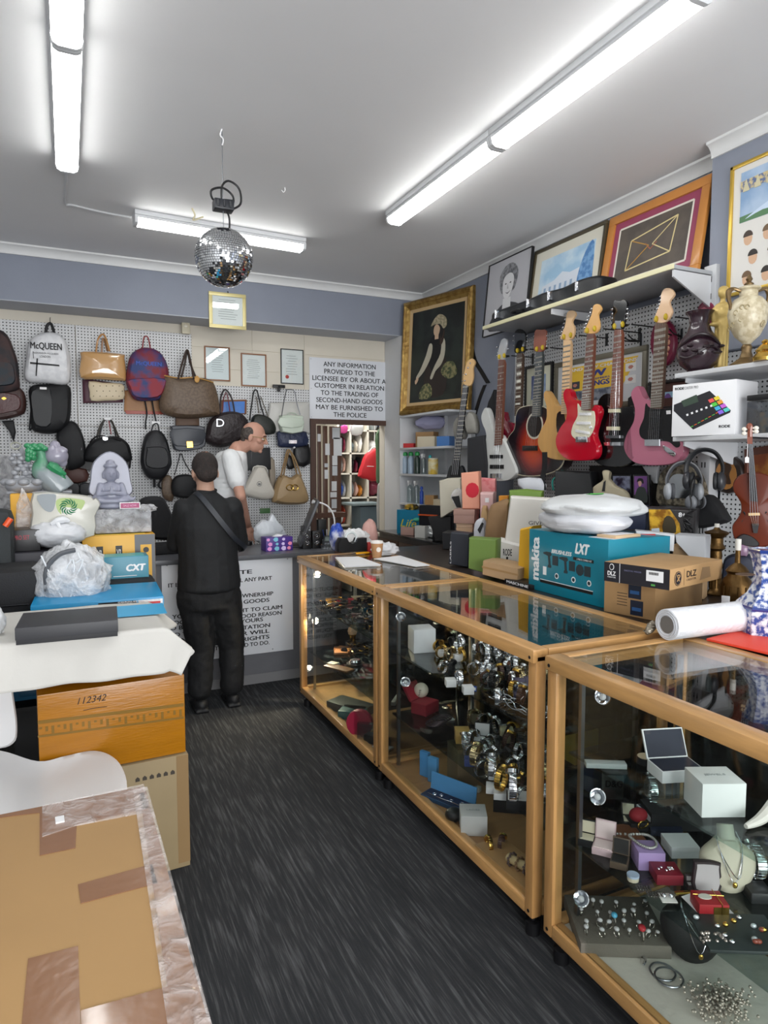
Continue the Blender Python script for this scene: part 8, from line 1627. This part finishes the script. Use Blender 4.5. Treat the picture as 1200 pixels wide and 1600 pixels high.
def cbox(name,label,x0,x1,yt,X,d_,c,zb=.9495,rz=-60):P_=at((x0+x1)/2,800,X=X);P_.z=zb;fr=Fr(P_,R(rz));t=thing(name,label,'box',fr);a,b=fr.px(x0,800,0),fr.px(x1,800,0);h_=fr.px((x0+x1)/2,yt,0)[1];MB().box(a[0],0,0,b[0],d_,h_,b=.002).build('box',M(c,.45),t);return t,fr,h_,(a[0],b[0])
t,fr,h_,ab=cbox('teal_carton','teal open carton with yellow script on the dark cabinet',620,655,797,2.84,.13,'#10789a');lettering('Life',(ab[0]+.04,h_*.3,ab[1]-.03,h_*.62),M('#d2c23c',.5),t,y=-.0005,shear=.3)
g=MB();g.blob((0,0,0),(.07,.05,.03),.3,3,seed=5,n=12);tag(g.build('yellow_bundle',M('#b9962a',.6,c2='#3a3520',vs=18),world=Fr(fr.m@Vector(((ab[0]+ab[1])/2,.06,h_+.025)))),'yellow and black bundle sticking out of the teal open carton','bundle')
cbox('black_box','tall black box behind the silver bags on the dark cabinet',655,690,790,2.93,.06,'#15161d');cbox('pink_box','low pink box at the front of the dark cabinet',626,646,824,2.79,.05,'#b8958a');cbox('white_box','white box on the dark cabinet beside the low pink box',648,664,822,2.79,.06,'#cfcfca')
t,fr,h_,ab=cbox('black_open_box','black slanted box at the right of the dark cabinet',676,700,824,2.79,.12,'#17181b')
g=MB();g.blob((0,.05,.045),(.13,.06,.05),.3,3,seed=6,n=16,flat_z=0,ridge=.3);tag(g.build('silver_bag',M('#c6c9c9',.25,.3,bump=.9,bs=20),world=oncab(668,824)),'crumpled silver and white bag on the dark cabinet','bag')
g=MB();g.ball((0,0,0),(.05,.03,.02),8);tag(g.build('green_sponge',M('#4fb89a',.6),world=Fr(at(653,812,X=2.9))),'turquoise green packet on top of the silver bag','packet');g=MB();g.box(-.1,0,0,.1,.02,.012);tag(g.build('orange_tool',M('#d65a2a',.4),world=Fr(at(668,806,X=2.9),R(-60))),'orange and white flat tool lying over the silver bag','tool')
# ==== LEFT SIDE: PILE OF GOODS
def Lb(fx,fy,z,rz=0):return Fr(at(fx,fy,Z=z),rz)
zt=.80;c=at(222,1228,Z=zt);rzB=math.atan2(at(325,1600,Z=zt).x-c.x,c.y-at(325,1600,Z=zt).y)
fr=Fr((c.x,c.y,0),rzB);CARD=M('#ad8857',.6,var=.05,vs=3,name='corrugated_card');TAPEM=M('#8d6446',.22,coat=.7,bump=.4,bs=9,name='brown_parcel_tape')
t=thing('large_carton','large flat corrugated carton wrapped in brown and clear tape, nearest the camera','box',fr)
W_,D_,H0=1.0,1.15,.12
MB().box(-W_,-D_,zt-H0,0,0,zt,b=.006).build('carton',CARD,t)
for z in(zt-.035,zt-.075):MB().box(-W_-.006,-D_-.006,z-.006,.007,.004,z+.004,b=.003).build('flap_edge',M('#a17d52',.6),t)
def loc2(x,y):p=fr.i@at(x,y,Z=zt+.0008);return(p.x,p.y)
def tape(nm,m,pts,dz=.0012):
 q=[loc2(*p)for p in pts];g=MB();n=len(q);g.add([(a,b,zt+.0002)for a,b in q]+[(a,b,zt+dz)for a,b in q],[tuple(range(n)),tuple(range(n,2*n))]+[(i,(i+1)%n,n+(i+1)%n,n+i)for i in range(n)]);g.build(nm,m,t)
tape('brown_tape',TAPEM,[(-60,1285),(222,1229),(232,1262),(212,1268),(-60,1322)][:3]+[(215,1267),(120,1288),(118,1325),(62,1337),(62,1270)])
tape('brown_tape',TAPEM,[(122,1382),(238,1350),(246,1380),(126,1412)]);tape('brown_tape',TAPEM,[(44,1498),(122,1478),(126,1610),(30,1640)])
tape('brown_tape',TAPEM,[(218,1240),(228,1236),(326,1600),(270,1600)]);tape('brown_tape',TAPEM,[(126,1580),(270,1540),(330,1600),(340,1660),(130,1700)],.002)
CT=film_mat('clear_parcel_tape',(.95,.88,.85),.22,22);tape('clear_tape',CT,[(66,1260),(225,1226),(236,1268),(120,1290),(66,1308)],.003);tape('clear_tape',CT,[(208,1236),(230,1230),(332,1605),(262,1605),(238,1440)],.0035)
tape('address_sticker',WHITE,[(86,1279),(100,1276),(101,1285),(87,1288)],.0045)
MB().box(.0005,-D_,zt-H0+.01,.004,-.0,zt,b=.001).build('side_tape',CT,t)
t=thing('trestle_table','low table hidden under the large taped carton','table',Fr((c.x,c.y,0),rzB));TB=M('#3a3a3d',.6)
MB().box(-.95,-1.1,zt-H0-.03,-.05,-.05,zt-H0-.007).build('table_top',TB,t)
for x in(-.9,-.14):
 for y in(-1.05,-.14):MB().box(x,y,0,x+.04,y+.04,zt-H0-.03).build('leg',TB,t)
P_=at(88,1215,Z=.45);t=thing('white_chair','white moulded plastic shell chair between the large carton and the orange box','chair',Fr((P_.x,P_.y,0)))
PL=M('#e4e5e6',.3,coat=.2,name='white_plastic_shell')
SO=spl([tuple(at(a,b,Z=.535))[:2]for a,b in((-150,1300),(-130,1215),(-60,1172),(0,1174),(60,1191),(105,1182),(150,1174),(182,1188),(198,1222),(190,1262),(150,1310),(40,1345),(-80,1345))],5)
cs_=(sum(p[0]for p in SO)/len(SO),sum(p[1]for p in SO)/len(SO));t.location=(cs_[0],cs_[1],0);t.rotation_euler=(0,0,0)
g=MB();n=len(SO);rg=[(k,z+.075)for k,z in((1.0,.452),(1.0,.462),(.97,.466),(.88,.458),(.7,.446),(.4,.440),(.001,.438),(.001,.428),(.5,.430),(.9,.444),(1.0,.452))]
g.add([((p[0]-cs_[0])*k,(p[1]-cs_[1])*k,z)for k,z in rg for p in SO],[(r_*n+i,r_*n+(i+1)%n,(r_+1)*n+(i+1)%n,(r_+1)*n+i)for r_ in range(len(rg)-1)for i in range(n)]);g.build('seat',PL,t,smooth=60)
def backs(u,v):a=(v-.5)*2;return(-.30-.10*u-.03*(1-a*a)*u,a*(.21-.03*u),.53+.36*u-.04*u*a*a)
g=MB();g.sheet(backs,14,16);g.build('backrest',PL,t,smooth=80,mods=[('SOLIDIFY',dict(thickness=.009))])
for x,y in((-.2,-.17),(.13,-.17),(-.2,.15),(.13,.15)):MB().cyl((x*.6,y*.5,.503),(x*1.1,y*1.1,0.001),.016,.011).build('leg',M('#b98d5a',.4),t)
fr=Fr((at(10,1160,Y=2.78).x,2.78,0));t=thing('white_chair','second white plastic chair at the left edge, only its curved back in view','chair',fr)
q=spl(fr.pp([(-170,960),(-20,965),(10,1000),(20,1080),(27,1135),(20,1162),(-20,1171),(-170,1176)],.0),4);MB().puff(q,[(.97,.02),(1,.01),(1,.0),(.96,-.008),(.6,-.001)]).build('backrest',PL,t)
MB().box(-.50,.02,.43,-.08,.40,.45,b=.01).build('seat',PL,t)
for x,y in((-.48,.05),(-.1,.05),(-.48,.36),(-.1,.36)):MB().cyl((x,y,.43),(x,y,0.001),.014,.011).build('leg',M('#b98d5a',.4),t)
def upright(name,label,cat,l,r,tl,tr,Y,zb,d_,m,part='carton',rz=3,b=.003):
 fr=Fr((at((l+r)/2,1100,Y=Y).x,Y,zb),R(rz));a,bq=fr.px(l,(tl+tr)/2,0),fr.px(r,(tl+tr)/2,0);h_=(fr.px(l,tl,0)[1]+fr.px(r,tr,0)[1])/2;t=thing(name,label,cat,fr);MB().box(a[0],0,0.0005,bq[0],d_,h_,b=b).build(part,m,t);return t,fr,a[0],bq[0],h_
YK=2.64
t,fr,a,b,h1=upright('kraft_carton','tan carton with handling symbols on the floor under the orange-taped box','box',96,294,1203,1190,YK,0,.52,M('#92805f',.65,var=.05,vs=6))
MB().box(b-.045,-.0008,.02,b+.0008,.52,h1-.002).build('tape',M('#8d7350',.3),t);MB().box(a,.2,h1,b,.26,h1+.002).build('tape',M('#9a7f58',.3),t)
for k in range(6):patch(t,'handling_symbol',M('#3c342b',.6),[(b-.19+k*.026+dx*.008,h1-.062+dz*.009)for dx,dz in((-1,-1),(1,-1),(1,.2),(0,1),(-1,.2))],y=-.0005)
ORG=M('#a56a0a',.3,coat=.25,bump=.12,bs=18,var=.08,vs=4,stretch=(1,1,8),name='amber_tape_wrap')
t,fr,a,b,h2=upright('orange_box','orange-brown tape-wrapped box with handwritten number, standing on the tan carton','box',57,288,1086,1055,YK+.01,h1+.003,.50,ORG)
u0,u1=fr.px(121,1101,0),fr.px(166,1084,0);lettering('112342',(min(u0[0],u1[0]),min(u0[1],u1[1]),max(u0[0],u1[0]),max(u0[1],u1[1])),M('#2a1a12',.6),t,y=-.0006,shear=.3);u0,u1=fr.px(130,1110,0),fr.px(167,1104,0);g=MB();g.tube([(u0[0],-.001,u0[1]),((u0[0]+u1[0])/2,-.001,u1[1]+.002),(u1[0],-.001,u1[1])],.0012,5);g.build('underline',M('#2a1a12',.6),t)
GR=M('#7d5c16',.35)
for(ya,yb,w_)in((1129,1101,.006),(1151,1121,.004)):p0,p1=fr.px(59,ya,0),fr.px(287,yb,0);patch(t,'tape_line',GR,[(p0[0],p0[1]-w_),(p1[0],p1[1]-w_),(p1[0],p1[1]+w_),(p0[0],p0[1]+w_)],y=-.0005)
for k in range(24):f_=(k+.5)/24;p0=fr.px(59+228*f_,1140-29*f_,0);patch(t,'tape_print',GR,rect(p0[0]-.005,p0[1]-.010*((k*7)%3),p0[0]+.004,p0[1]+.008),y=-.0005)
t,fr,a,b,h_=upright('blue_tool_case','blue plastic tool case under the white cloth behind the orange box','case',17,150,1060,1058,3.25,.57,.4,M('#1c5a7c',.4),rz=0)
for k in range(3):MB().box(a+.03+k*.13,-.02,.02,a+.11+k*.13,0,h_-.03,b=.006).build('latch_panel',M('#1a5272',.4),t)
t,fr,a,b,h_=upright('black_crate','black crate under the blue tool case','crate',20,270,1090,1090,3.26,0,.5,M('#141416',.5),rz=0)
PT=.80;t=thing('display_table','dark table under the pile of goods at the left','table',Fr((-.1,3.15,0)));MB().box(-1.3,0,PT-.03,.46,1.35,PT).build('table_top',M('#232326',.5),t)
for x in(-1.27,.41):
 for y in(.03,.62,1.28):MB().box(x,y,0,x+.04,y+.04,PT-.03).build('leg',BLACK,t)
t,fr,a,b,h_=upright('blue_carton','wide flat bright blue carton half covered by the white cloth','box',47,256,940,938,3.22,PT+.001,.42,M('#0f8fc4',.35),rz=-2)
mxT=Matrix.Translation((0,0,h_))@Matrix.Rotation(R(-90),4,'X')
patch(t,'top_print',M('#39aee0',.35),rect(a+.02,-.38,b-.02,-.16),mxT);lettering('CORDLESS TOOL KIT',(b-.2,-.09,b-.02,-.065),WHITE,t,y=-.0005,mx=mxT)
patch(t,'black_panel',BLACK,rect(b-.28,h_-.045,b-.12,h_-.01));lettering('LXT SERIES',(b-.26,h_-.035,b-.14,h_-.018),WHITE,t,y=-.0014);patch(t,'white_panel',WHITE,rect(b-.11,h_-.045,b-.005,h_-.01));patch(t,'red_print',M('#c93a3a',.5),rect(b-.1,h_-.035,b-.015,h_-.02),y=-.0014)
ZC=.985;CY0,CY1=2.60,3.14;cxr=at(258,985,Z=ZC).x;cxl=-.62;CL=M('#c9c7c1',.85,bump=.2,bs=14,name='white_cotton_cloth')
t,fr0,a,b,h_=upright('flat_carton','flat carton hidden under the white cloth','box',-150,250,1010,1000,CY0+.03,.80,.5,KRAFT,rz=0)
for o_ in list(t.children):bpy.data.objects.remove(o_)
MB().box(cxl+.05-fr0.o.x,.015,0.001,cxr-.02-fr0.o.x,.5,ZC-.006-.80,b=.01).build('carton',KRAFT,t)
def cloth(u,v):
 L1,L2=cxr-cxl,.10;s_=u*(L1+L2);T1,T2=CY1-CY0,.17;q=v*(T1+T2)
 x=cxl+min(s_,L1);dx=max(0,s_-L1);y=CY1-min(q,T1);dq=max(0,q-T1)
 wv=.010*math.sin(s_*17+1.3)+.008*math.sin(s_*31+v*5);fz=noise.noise(Vector((s_*5,q*6,3)))*.006
 z=ZC+fz-dq*.98-dx*.9;y-=(dq>0)*(.006+dq*.12+wv*min(1,dq*14));x+=(dx>0)*(.012+dx*(.45+.5*math.sin(q*14)))
 if dx>0 and dq>0:z=ZC-max(dx,dq)*.95-.25*min(dx,dq);x+=dq*.25*dx*6;
 return(x,y,z)
g=MB();g.sheet(cloth,90,60);g.build('white_cloth',CL,None,smooth=80,mods=[('SOLIDIFY',dict(thickness=.004))]);tag(bpy.data.objects['white_cloth'],'white cotton cloth draped over the stack, a black box lying on it','cloth')
pb=[at(25,1008,Z=ZC+.01),at(184,993.5,Z=ZC+.01)];dv=pb[1]-pb[0];fr=Fr((pb[0].x,pb[0].y,ZC+.009),math.atan2(dv.y,dv.x));t=thing('black_gift_box','flat matt black lidded box lying on the white cloth','box',fr);MB().box(0,0,0,dv.length,.25,.05,b=.001).build('base',M('#27282b',.5),t);MB().box(-.002,-.002,.016,dv.length+.002,.252,.058,b=.0015).build('lid',M('#303135',.5),t)
# ---- upper pile, from front to back
def blobt(name,label,cat,x0,x1,yt,yb,Y,m,seed,amp=.1,ridge=.1,zmin=None,n=30,dy=.8,fr_=2):
 P0,P1=at(x0,yb,Y=Y),at(x1,yt,Y=Y);cx_,rx_=(P0.x+P1.x)/2,abs(P1.x-P0.x)/2;zb,h_=P0.z,P1.z-P0.z;zb=zmin if zmin is not None else zb;h_=P1.z-zb;g=MB();g.blob((0,0,h_/2),(rx_*.95,rx_*dy,h_/2*.98),amp,fr_,seed=seed,n=n,flat_z=0,ridge=ridge);return tag(g.build(name,m,None,world=Fr((cx_,Y,zb)),smooth=60),label,cat),(cx_,zb,rx_,h_)
BKS=M('#15161a',.7,bump=.2,bs=150,name='black_luggage_fabric')
def block(name,label,cat,l,r,tp,Y,zb,d_,m,b=.02,rz=0):return upright(name,label,cat,l,r,tp,tp,Y,zb,d_,m,rz=rz,b=b,part='shell')
t,fr,a,b,h_=block('suitcase','large black soft case at the left edge behind the white cloth','suitcase',-120,62,895,3.45,PT+.002,.35,BKS,.04);MB().tube([(a+.1,-.01,h_*.5),(b-.05,-.01,h_*.5)],.005).build('zip',DKMET,t)
t,fr,a,b,h_=block('soft_case','flat round-ended black case behind the clear plastic bundle','case',150,246,908,3.70,PT+.002,.25,BKS,.04)
h_up=h_
o,(bx,bz,br,bh)=blobt('plastic_bundle','large clear plastic bag bundle stuffed with grey and white goods','plastic bag',50,172,848,938,3.52,film_mat('bundle_film',(.9,.92,.95),.55,16),71,.08,.2,zmin=fr.o.z+.07,dy=.85)
o2=MB().blob((0,0,0),(br*.86,br*.72,bh*.42),.14,2.2,seed=72,n=22,ridge=.15).build('stuffing',M('#c9ced4',.55,c2='#5d6168',vs=9,bump=.5,bs=15),o);o2.location=(0,0,bh*.48)
g=MB();g.tube([(-br*.62,-br*.62,bh*.42),(-br*.60,-br*.62,bh*.72),(-br*.3,-br*.56,bh*.9),(br*.1,-br*.5,bh*.95)],.011,8);g.build('grey_band',M('#54575c',.4),o)
g=MB()
for k in range(7):a_=R(-60-k*11);g.tube([(br*.05,-br*.78,bh*.55),(br*.5*math.cos(a_)+.02,-br*.80,bh*(.55+.3*math.sin(k*1.9))),(br*.75*math.cos(a_*1.3),-br*.6,bh*(.5+.42*math.cos(k)))],.0035,5)
g.build('film_folds',M('#e4e8ec',.2),o)
t,fr,a,b,h_=block('printer','dark charcoal flat device box left of the clear plastic bundle','box',12,137,862,3.85,PT+.002,.3,M('#2f2e36',.45),.008);z1_=PT+.002+h_
t2,fr2,a,b,h_=block('software_box','black box with small red lettering on top of the charcoal box','box',18,62,828,3.9,z1_+.002,.2,M('#17171a',.4),.003);lettering('PRO SET',(a+.01,h_*.55,a+.08,h_*.75),M('#b51f38',.5),t2,y=-.0006);z2_=z1_+h_+.003
t,fr,a,b,h_=block('black_trolley','dark green-black bag with an orange pull at the left edge','bag',-90,18,798,3.75,PT+.002,.2,M('#23282a',.7,bump=.2,bs=100),.05);u0,u1=fr.px(8,822,.02),fr.px(17,810,.02);MB().tube([(u0[0],-.02,u0[1]),(u1[0],-.02,u1[1])],.014,10).build('orange_pull',M('#e0521f',.4),t)
t,fr,a,b,h_=block('yellow_packet','yellow packet in a clear sleeve at the left, behind the printed carrier bag','packet',15,55,771,4.16,PT+.002,.08,M('#d9a12a',.4),.01);g=MB();g.blob((a+.07,-.03,h_*.6),(.05,.03,h_*.42),.2,2,seed=8,n=12);g.build('clear_sleeve',FILM,t)
t,fr,a,b,h_=block('box','dark carton under the printed plastic carrier bag','box',20,150,842,4.14,PT+.002,.25,M('#202126',.5),.006);zc2=PT+.002+h_
A3b=zc(0,680,914/160)
fr=Fr((at(95,800,Y=4.10).x,4.10,zc2+.001));t=thing('carrier_bag','pale plastic carrier bag printed with a green swirl and grey leaf','plastic bag',fr);ql=spl([(p[0],max(0,p[1]))for p in fr.pp(A3b([(290,515),(560,520),(820,548),(830,590),(860,560),(900,620),(850,720),(845,900),(600,960),(280,960),(282,700)]),.1)],2)
MB().puff(ql,[(.97,0),(1,-.04),(1,-.08),(.95,-.12),(.7,-.135),(0,-.14)]).build('bag_film',M('#c6c4ba',.35,bump=.4,bs=8,coat=.3),t)
fpatch(t,fr,'grey_leaf',M('#8e9599',.5),[(330,540),(480,525),(500,560),(480,660),(440,685),(380,650)],.135,A3b,th=.004,sm=3);fpatch(t,fr,'green_field',M('#a9bd7a',.5),[(500,590),(560,560),(700,570),(760,600),(680,720),(600,740),(520,680)],.134,A3b,th=.004,sm=3)
u=fr.px(*A3b([(612,640)])[0],.139);g=MB()
for k in range(12):a_=k*.5236;g.tube([(u[0]+.014*math.cos(a_),-.1395,u[1]+.014*math.sin(a_)),(u[0]+.032*math.cos(a_+.35),-.1405,u[1]+.032*math.sin(a_+.35)),(u[0]+.045*math.cos(a_+.9),-.1385,u[1]+.045*math.sin(a_+.9))],[.002,.0045,.001],6)
g.build('green_swirl',M('#2c7a52',.5),t)
o,(bx,bz,br,bh)=blobt('tied_bag','small white plastic bag tied in a knot in front of the printed carrier bag','plastic bag',42,137,812,858,3.98,M('#d3d5d9',.35,bump=.7,bs=10,name='white_thin_film'),75,.06,.12,dy=.75)
g=MB();g.tube([(-.03,-br*.4,bh*.92),(0,-br*.42,bh*1.02),(.03,-br*.4,bh*1.06),(.06,-br*.38,bh*1.0)],[.01,.018,.02,.008],8);g.tube([(0,-br*.42,bh),(.01,-br*.55,bh*.8),(.03,-br*.6,bh*.7)],[.014,.01,.004],8);g.build('knot',M('#dfe1e4',.35),o)
t,fr,a,b,h_=block('yellow_tool_box','yellow and grey power tool carton under the shrink-wrapped box','box',128,242,836,4.02,PT+.002,.3,M('#d9a114',.4),.003);zy=PT+.002+h_
patch(t,'grey_end_panel',M('#55575b',.4),rect(b-.11,0.002,b-.001,h_-.002));patch(t,'yellow_field',M('#d9a114',.4),rect(b-.08,.02,b-.02,h_-.06),y=-.0013);patch(t,'pictured_tape',BLACK,[(b-.05+.016*math.cos(k*.6),h_-.09+.016*math.sin(k*.6))for k in range(11)],y=-.0022)
for xx in(a+.07,a+.17):patch(t,'black_mark',BLACK,rect(xx,h_*.62,xx+.035,h_*.85));lettering('XR',(xx+.005,h_*.66,xx+.03,h_*.8),WHITE,t,y=-.0013)
MB().box(a+.02,.03,h_,b-.05,.2,h_+.0015).build('top_print',M('#e8c94a',.4),t)
t,fr,a,b,h_=block('teal_tool_box','small teal tool carton lettered CXT in front of the yellow carton','box',150,232,870,3.80,PT+.05,.15,M('#127a90',.35),.003)
u0,u1=fr.px(197,893,0),fr.px(228,880,0);lettering('CXT',(u0[0],u0[1],u1[0],u1[1]),WHITE,t,y=-.0006,bold=.08,shear=.2);u0,u1=fr.px(177,901,0),fr.px(214,902,0);patch(t,'white_line',WHITE,rect(u0[0],u0[1]-.002,u1[0],u0[1]+.001));MB().box(a+.01,.01,h_,b-.02,.14,h_+.0015).build('top_print',M('#3fa9b0',.4),t);MB().box(a,.0,-.049,b,.15,0).build('riser',BLACK,t)
t,fr,a,b,h_=block('shrink_wrapped_box','dark box in wrinkled shrink film carrying the lilac statue','box',150,234,797,4.08,zy+.006,.22,M('#4a4540',.5,var=.1),.006);MB().box(a-.008,-.01,0,b+.008,.23,h_+.008,b=.01).build('shrink_film',film_mat('shrink_film',(.85,.86,.9),.38,20),t);zs=zy+.006+h_+.009
g=MB();g.blob((b-.02,.0,h_+.01),(.06,.05,.02),.4,3,seed=4,n=10);g.build('film_ruff',FILM,t)
fr=Fr((at(190,795,Y=4.05).x,4.05,zs));t=thing('price_sign','small magenta sign at the foot of the lilac statue','sign',fr);MB().box(-.01,0,0,.10,.008,.036,b=.001).build('card',WHITE,t);patch(t,'magenta_face',M('#9a1f5c',.4),rect(-.005,.004,.095,.032));lettering('SALE NOW',(.01,.012,.08,.024),M('#e6a9c9',.5),t,y=-.0013)
LIL=M('#8d8f9f',.4,var=.08,vs=6,bump=.1,bs=40,coat=.3,name='lilac_stone')
fr=Fr((at(174,795,Y=4.17).x,4.16,zs));t=thing('seated_statue','lilac stone statue of a seated praying figure before an oval back','statue',fr);H=fr.px(174,705,0)[1];s_=H
o=spl([(-.31,.22),(-.33,.5),(-.26,.82),(0,1.0),(.26,.82),(.33,.5),(.31,.22)],4);MB().puff([(a*s_,b*s_)for a,b in o],[(.95,.03),(1,.015),(1,-.0),(.95,-.012)]).build('halo_back',LIL,t)
g=MB()
for(x_,y_,z_,a,b,c)in((0,-.1,.60,.115,.11,.145),(0,-.09,.74,.12,.11,.05),(0,-.08,.80,.075,.07,.05),(0,-.08,.45,.06,.06,.06),(0,-.07,.34,.18,.10,.13),(0,-.08,.22,.18,.12,.08),(0,-.1,.13,.31,.17,.07),(-.17,-.13,.14,.14,.12,.07),(.17,-.13,.14,.14,.12,.07),(0,-.1,.04,.24,.14,.06),(-.12,-.1,.58,.022,.03,.07),(.12,-.1,.58,.022,.03,.07)):g.ball((x_*s_,y_*s_,z_*s_),(a*s_,b*s_,c*s_),12)
for k in(-1,1):capsule(g,(k*.17*s_,-.08*s_,.40*s_),(k*.21*s_,-.17*s_,.25*s_),.055*s_,.05*s_);capsule(g,(k*.21*s_,-.17*s_,.25*s_),(k*.02*s_,-.25*s_,.28*s_),.045*s_,.03*s_);capsule(g,(k*.018*s_,-.25*s_,.26*s_),(k*.008*s_,-.22*s_,.38*s_),.022*s_,.012*s_);g.tube([(k*.24*s_,-.14*s_,.22*s_),(k*.33*s_,-.14*s_,.15*s_),(k*.40*s_,-.13*s_,.2*s_)],[.05*s_,.04*s_,.012*s_],8)
g.ball((0,-.215*s_,.59*s_),(.018*s_,.02*s_,.04*s_),8)
skinned(t,'figure',g,LIL,.0045,1)
for k in(-1,1):MB().ball((k*.045*s_,-.20*s_,.62*s_),(.022*s_,.006*s_,.006*s_),6).build('eye',M('#8a8b9a',.4),t)
MB().ball((0,-.20*s_,.53*s_),(.026*s_,.006*s_,.006*s_),6).build('mouth',M('#8f8d9d',.4),t)
zj=zc2+(at(90,770,Y=4.2).z-zc2 if at(90,770,Y=4.2).z>zc2 else 0)
t0,frs,a,b,h_=block('carton','carton supporting the green and grey carving behind the carrier bag','box',18,110,772,4.26,PT+.002,.2,KRAFT2,.003);zj=PT+.002+h_+.001
fr=Fr((at(62,770,Y=4.34).x,4.34,zj));t=thing('jade_carving','green and grey stone carving of a long-necked bird among flowers','carving',fr)
J1=M('#4f8f6d',.35,c2='#8e979b',vs=3.5,coat=.4,name='jade_green_grey');J2=M('#2c8656',.28,coat=.4,bump=.5,bs=60,name='jade_green');J3=M('#93959a',.3,var=.12,vs=8,coat=.3,bump=.3,bs=40,name='grey_stone');J4=M('#93909f',.28,coat=.4,var=.1,vs=6)
P3=lambda pts,off:pts3(fr,A3b(pts),off)
q=P3([(560,500),(500,430),(420,350),(370,300),(375,220),(360,150),(300,110)],.08);g=MB();g.tube(q,[.075,.075,.07,.055,.032,.026,.022],16);skinned(t,'bird_body',g,J1,.007,2)
g=MB();g.tube(P3([(430,260),(480,290),(540,330),(590,350)],.13),[.02,.03,.022,.006],8);g.tube(P3([(520,340),(560,380),(595,410)],.12),[.02,.016,.004],8)
for k in range(9):u=P3([(250+k*18,95+(k%3)*12)],.1)[0];g.ball(u,(.022,.02,.016),8)
for k in range(7):u=P3([(250+(k%3)*25,140+k*12)],.12)[0];g.ball(u,(.016,.016,.018),8)
g.build('green_crest_and_wing',J2,t)
g=MB();u=P3([(505,185)],.08)[0];g.ball(u,(.062,.05,.055),14);u=P3([(490,95)],.08)[0];g.ball(u,(.03,.028,.03),10);u=P3([(560,240)],.08)[0];g.ball(u,(.025,.02,.03),10)
for k in range(6):u=P3([(460+k*22,125+(k%2)*12)],.1)[0];g.ball(u,(.022,.02,.018),8)
skinned(t,'lilac_fruit',g,J4,.006,1)
g=MB()
for i,(x_,y_,r_)in enumerate(((150,210,.03),(210,240,.03),(180,340,.034),(250,300,.028),(240,220,.02))):
 u=Vector(P3([(x_,y_)],.08)[0])
 for k in range(6):a_=k*1.047+i;g.ball(u+Vector((r_*.8*math.cos(a_),-.01,r_*.8*math.sin(a_))),(r_*.55,r_*.35,r_*.4),6)
g.tube(P3([(150,90),(180,110),(205,170),(230,300),(250,400)],.06),[.012,.012,.012,.02,.04],8);u=P3([(220,450)],.08)[0];g.ball(u,(.10,.07,.05),12)
for k in range(8):a_=k*.785;g.ball((u[0]+.09*math.cos(a_),u[1]-.02+.05*math.sin(a_),u[2]+.02),(.03,.02,.02),6)
g.build('stone_flowers',J3,t);g=MB();g.box(-.16,-.12,0,.17,.06,.02,b=.008);g.build('plinth',J3,t)
g=MB();u=P3([(140,95)],.1)[0];g.tube([(u[0]+.024*math.cos(k*.785),u[1],u[2]+.018*math.sin(k*.785))for k in range(8)],.004,6,closed=True);g.build('stone_ring',M('#8d8f80',.3),t)
t,fr,a,b,h_=block('device','grey boxed device wrapped in plastic at the far left behind the carving','box',-90,24,712,4.95,CZ+.002,.2,M('#4b4d53',.4,var=.15,vs=12),.006);MB().box(a-.006,-.008,0,b+.006,.2,h_+.006).build('film_wrap',FILM,t)
blobt('white_sack','white plastic sack bulging at the left edge beside the white cloth','plastic bag',-70,8,935,1010,2.75,M('#cfd2d4',.35,bump=.7,bs=10),90,.08,.12)
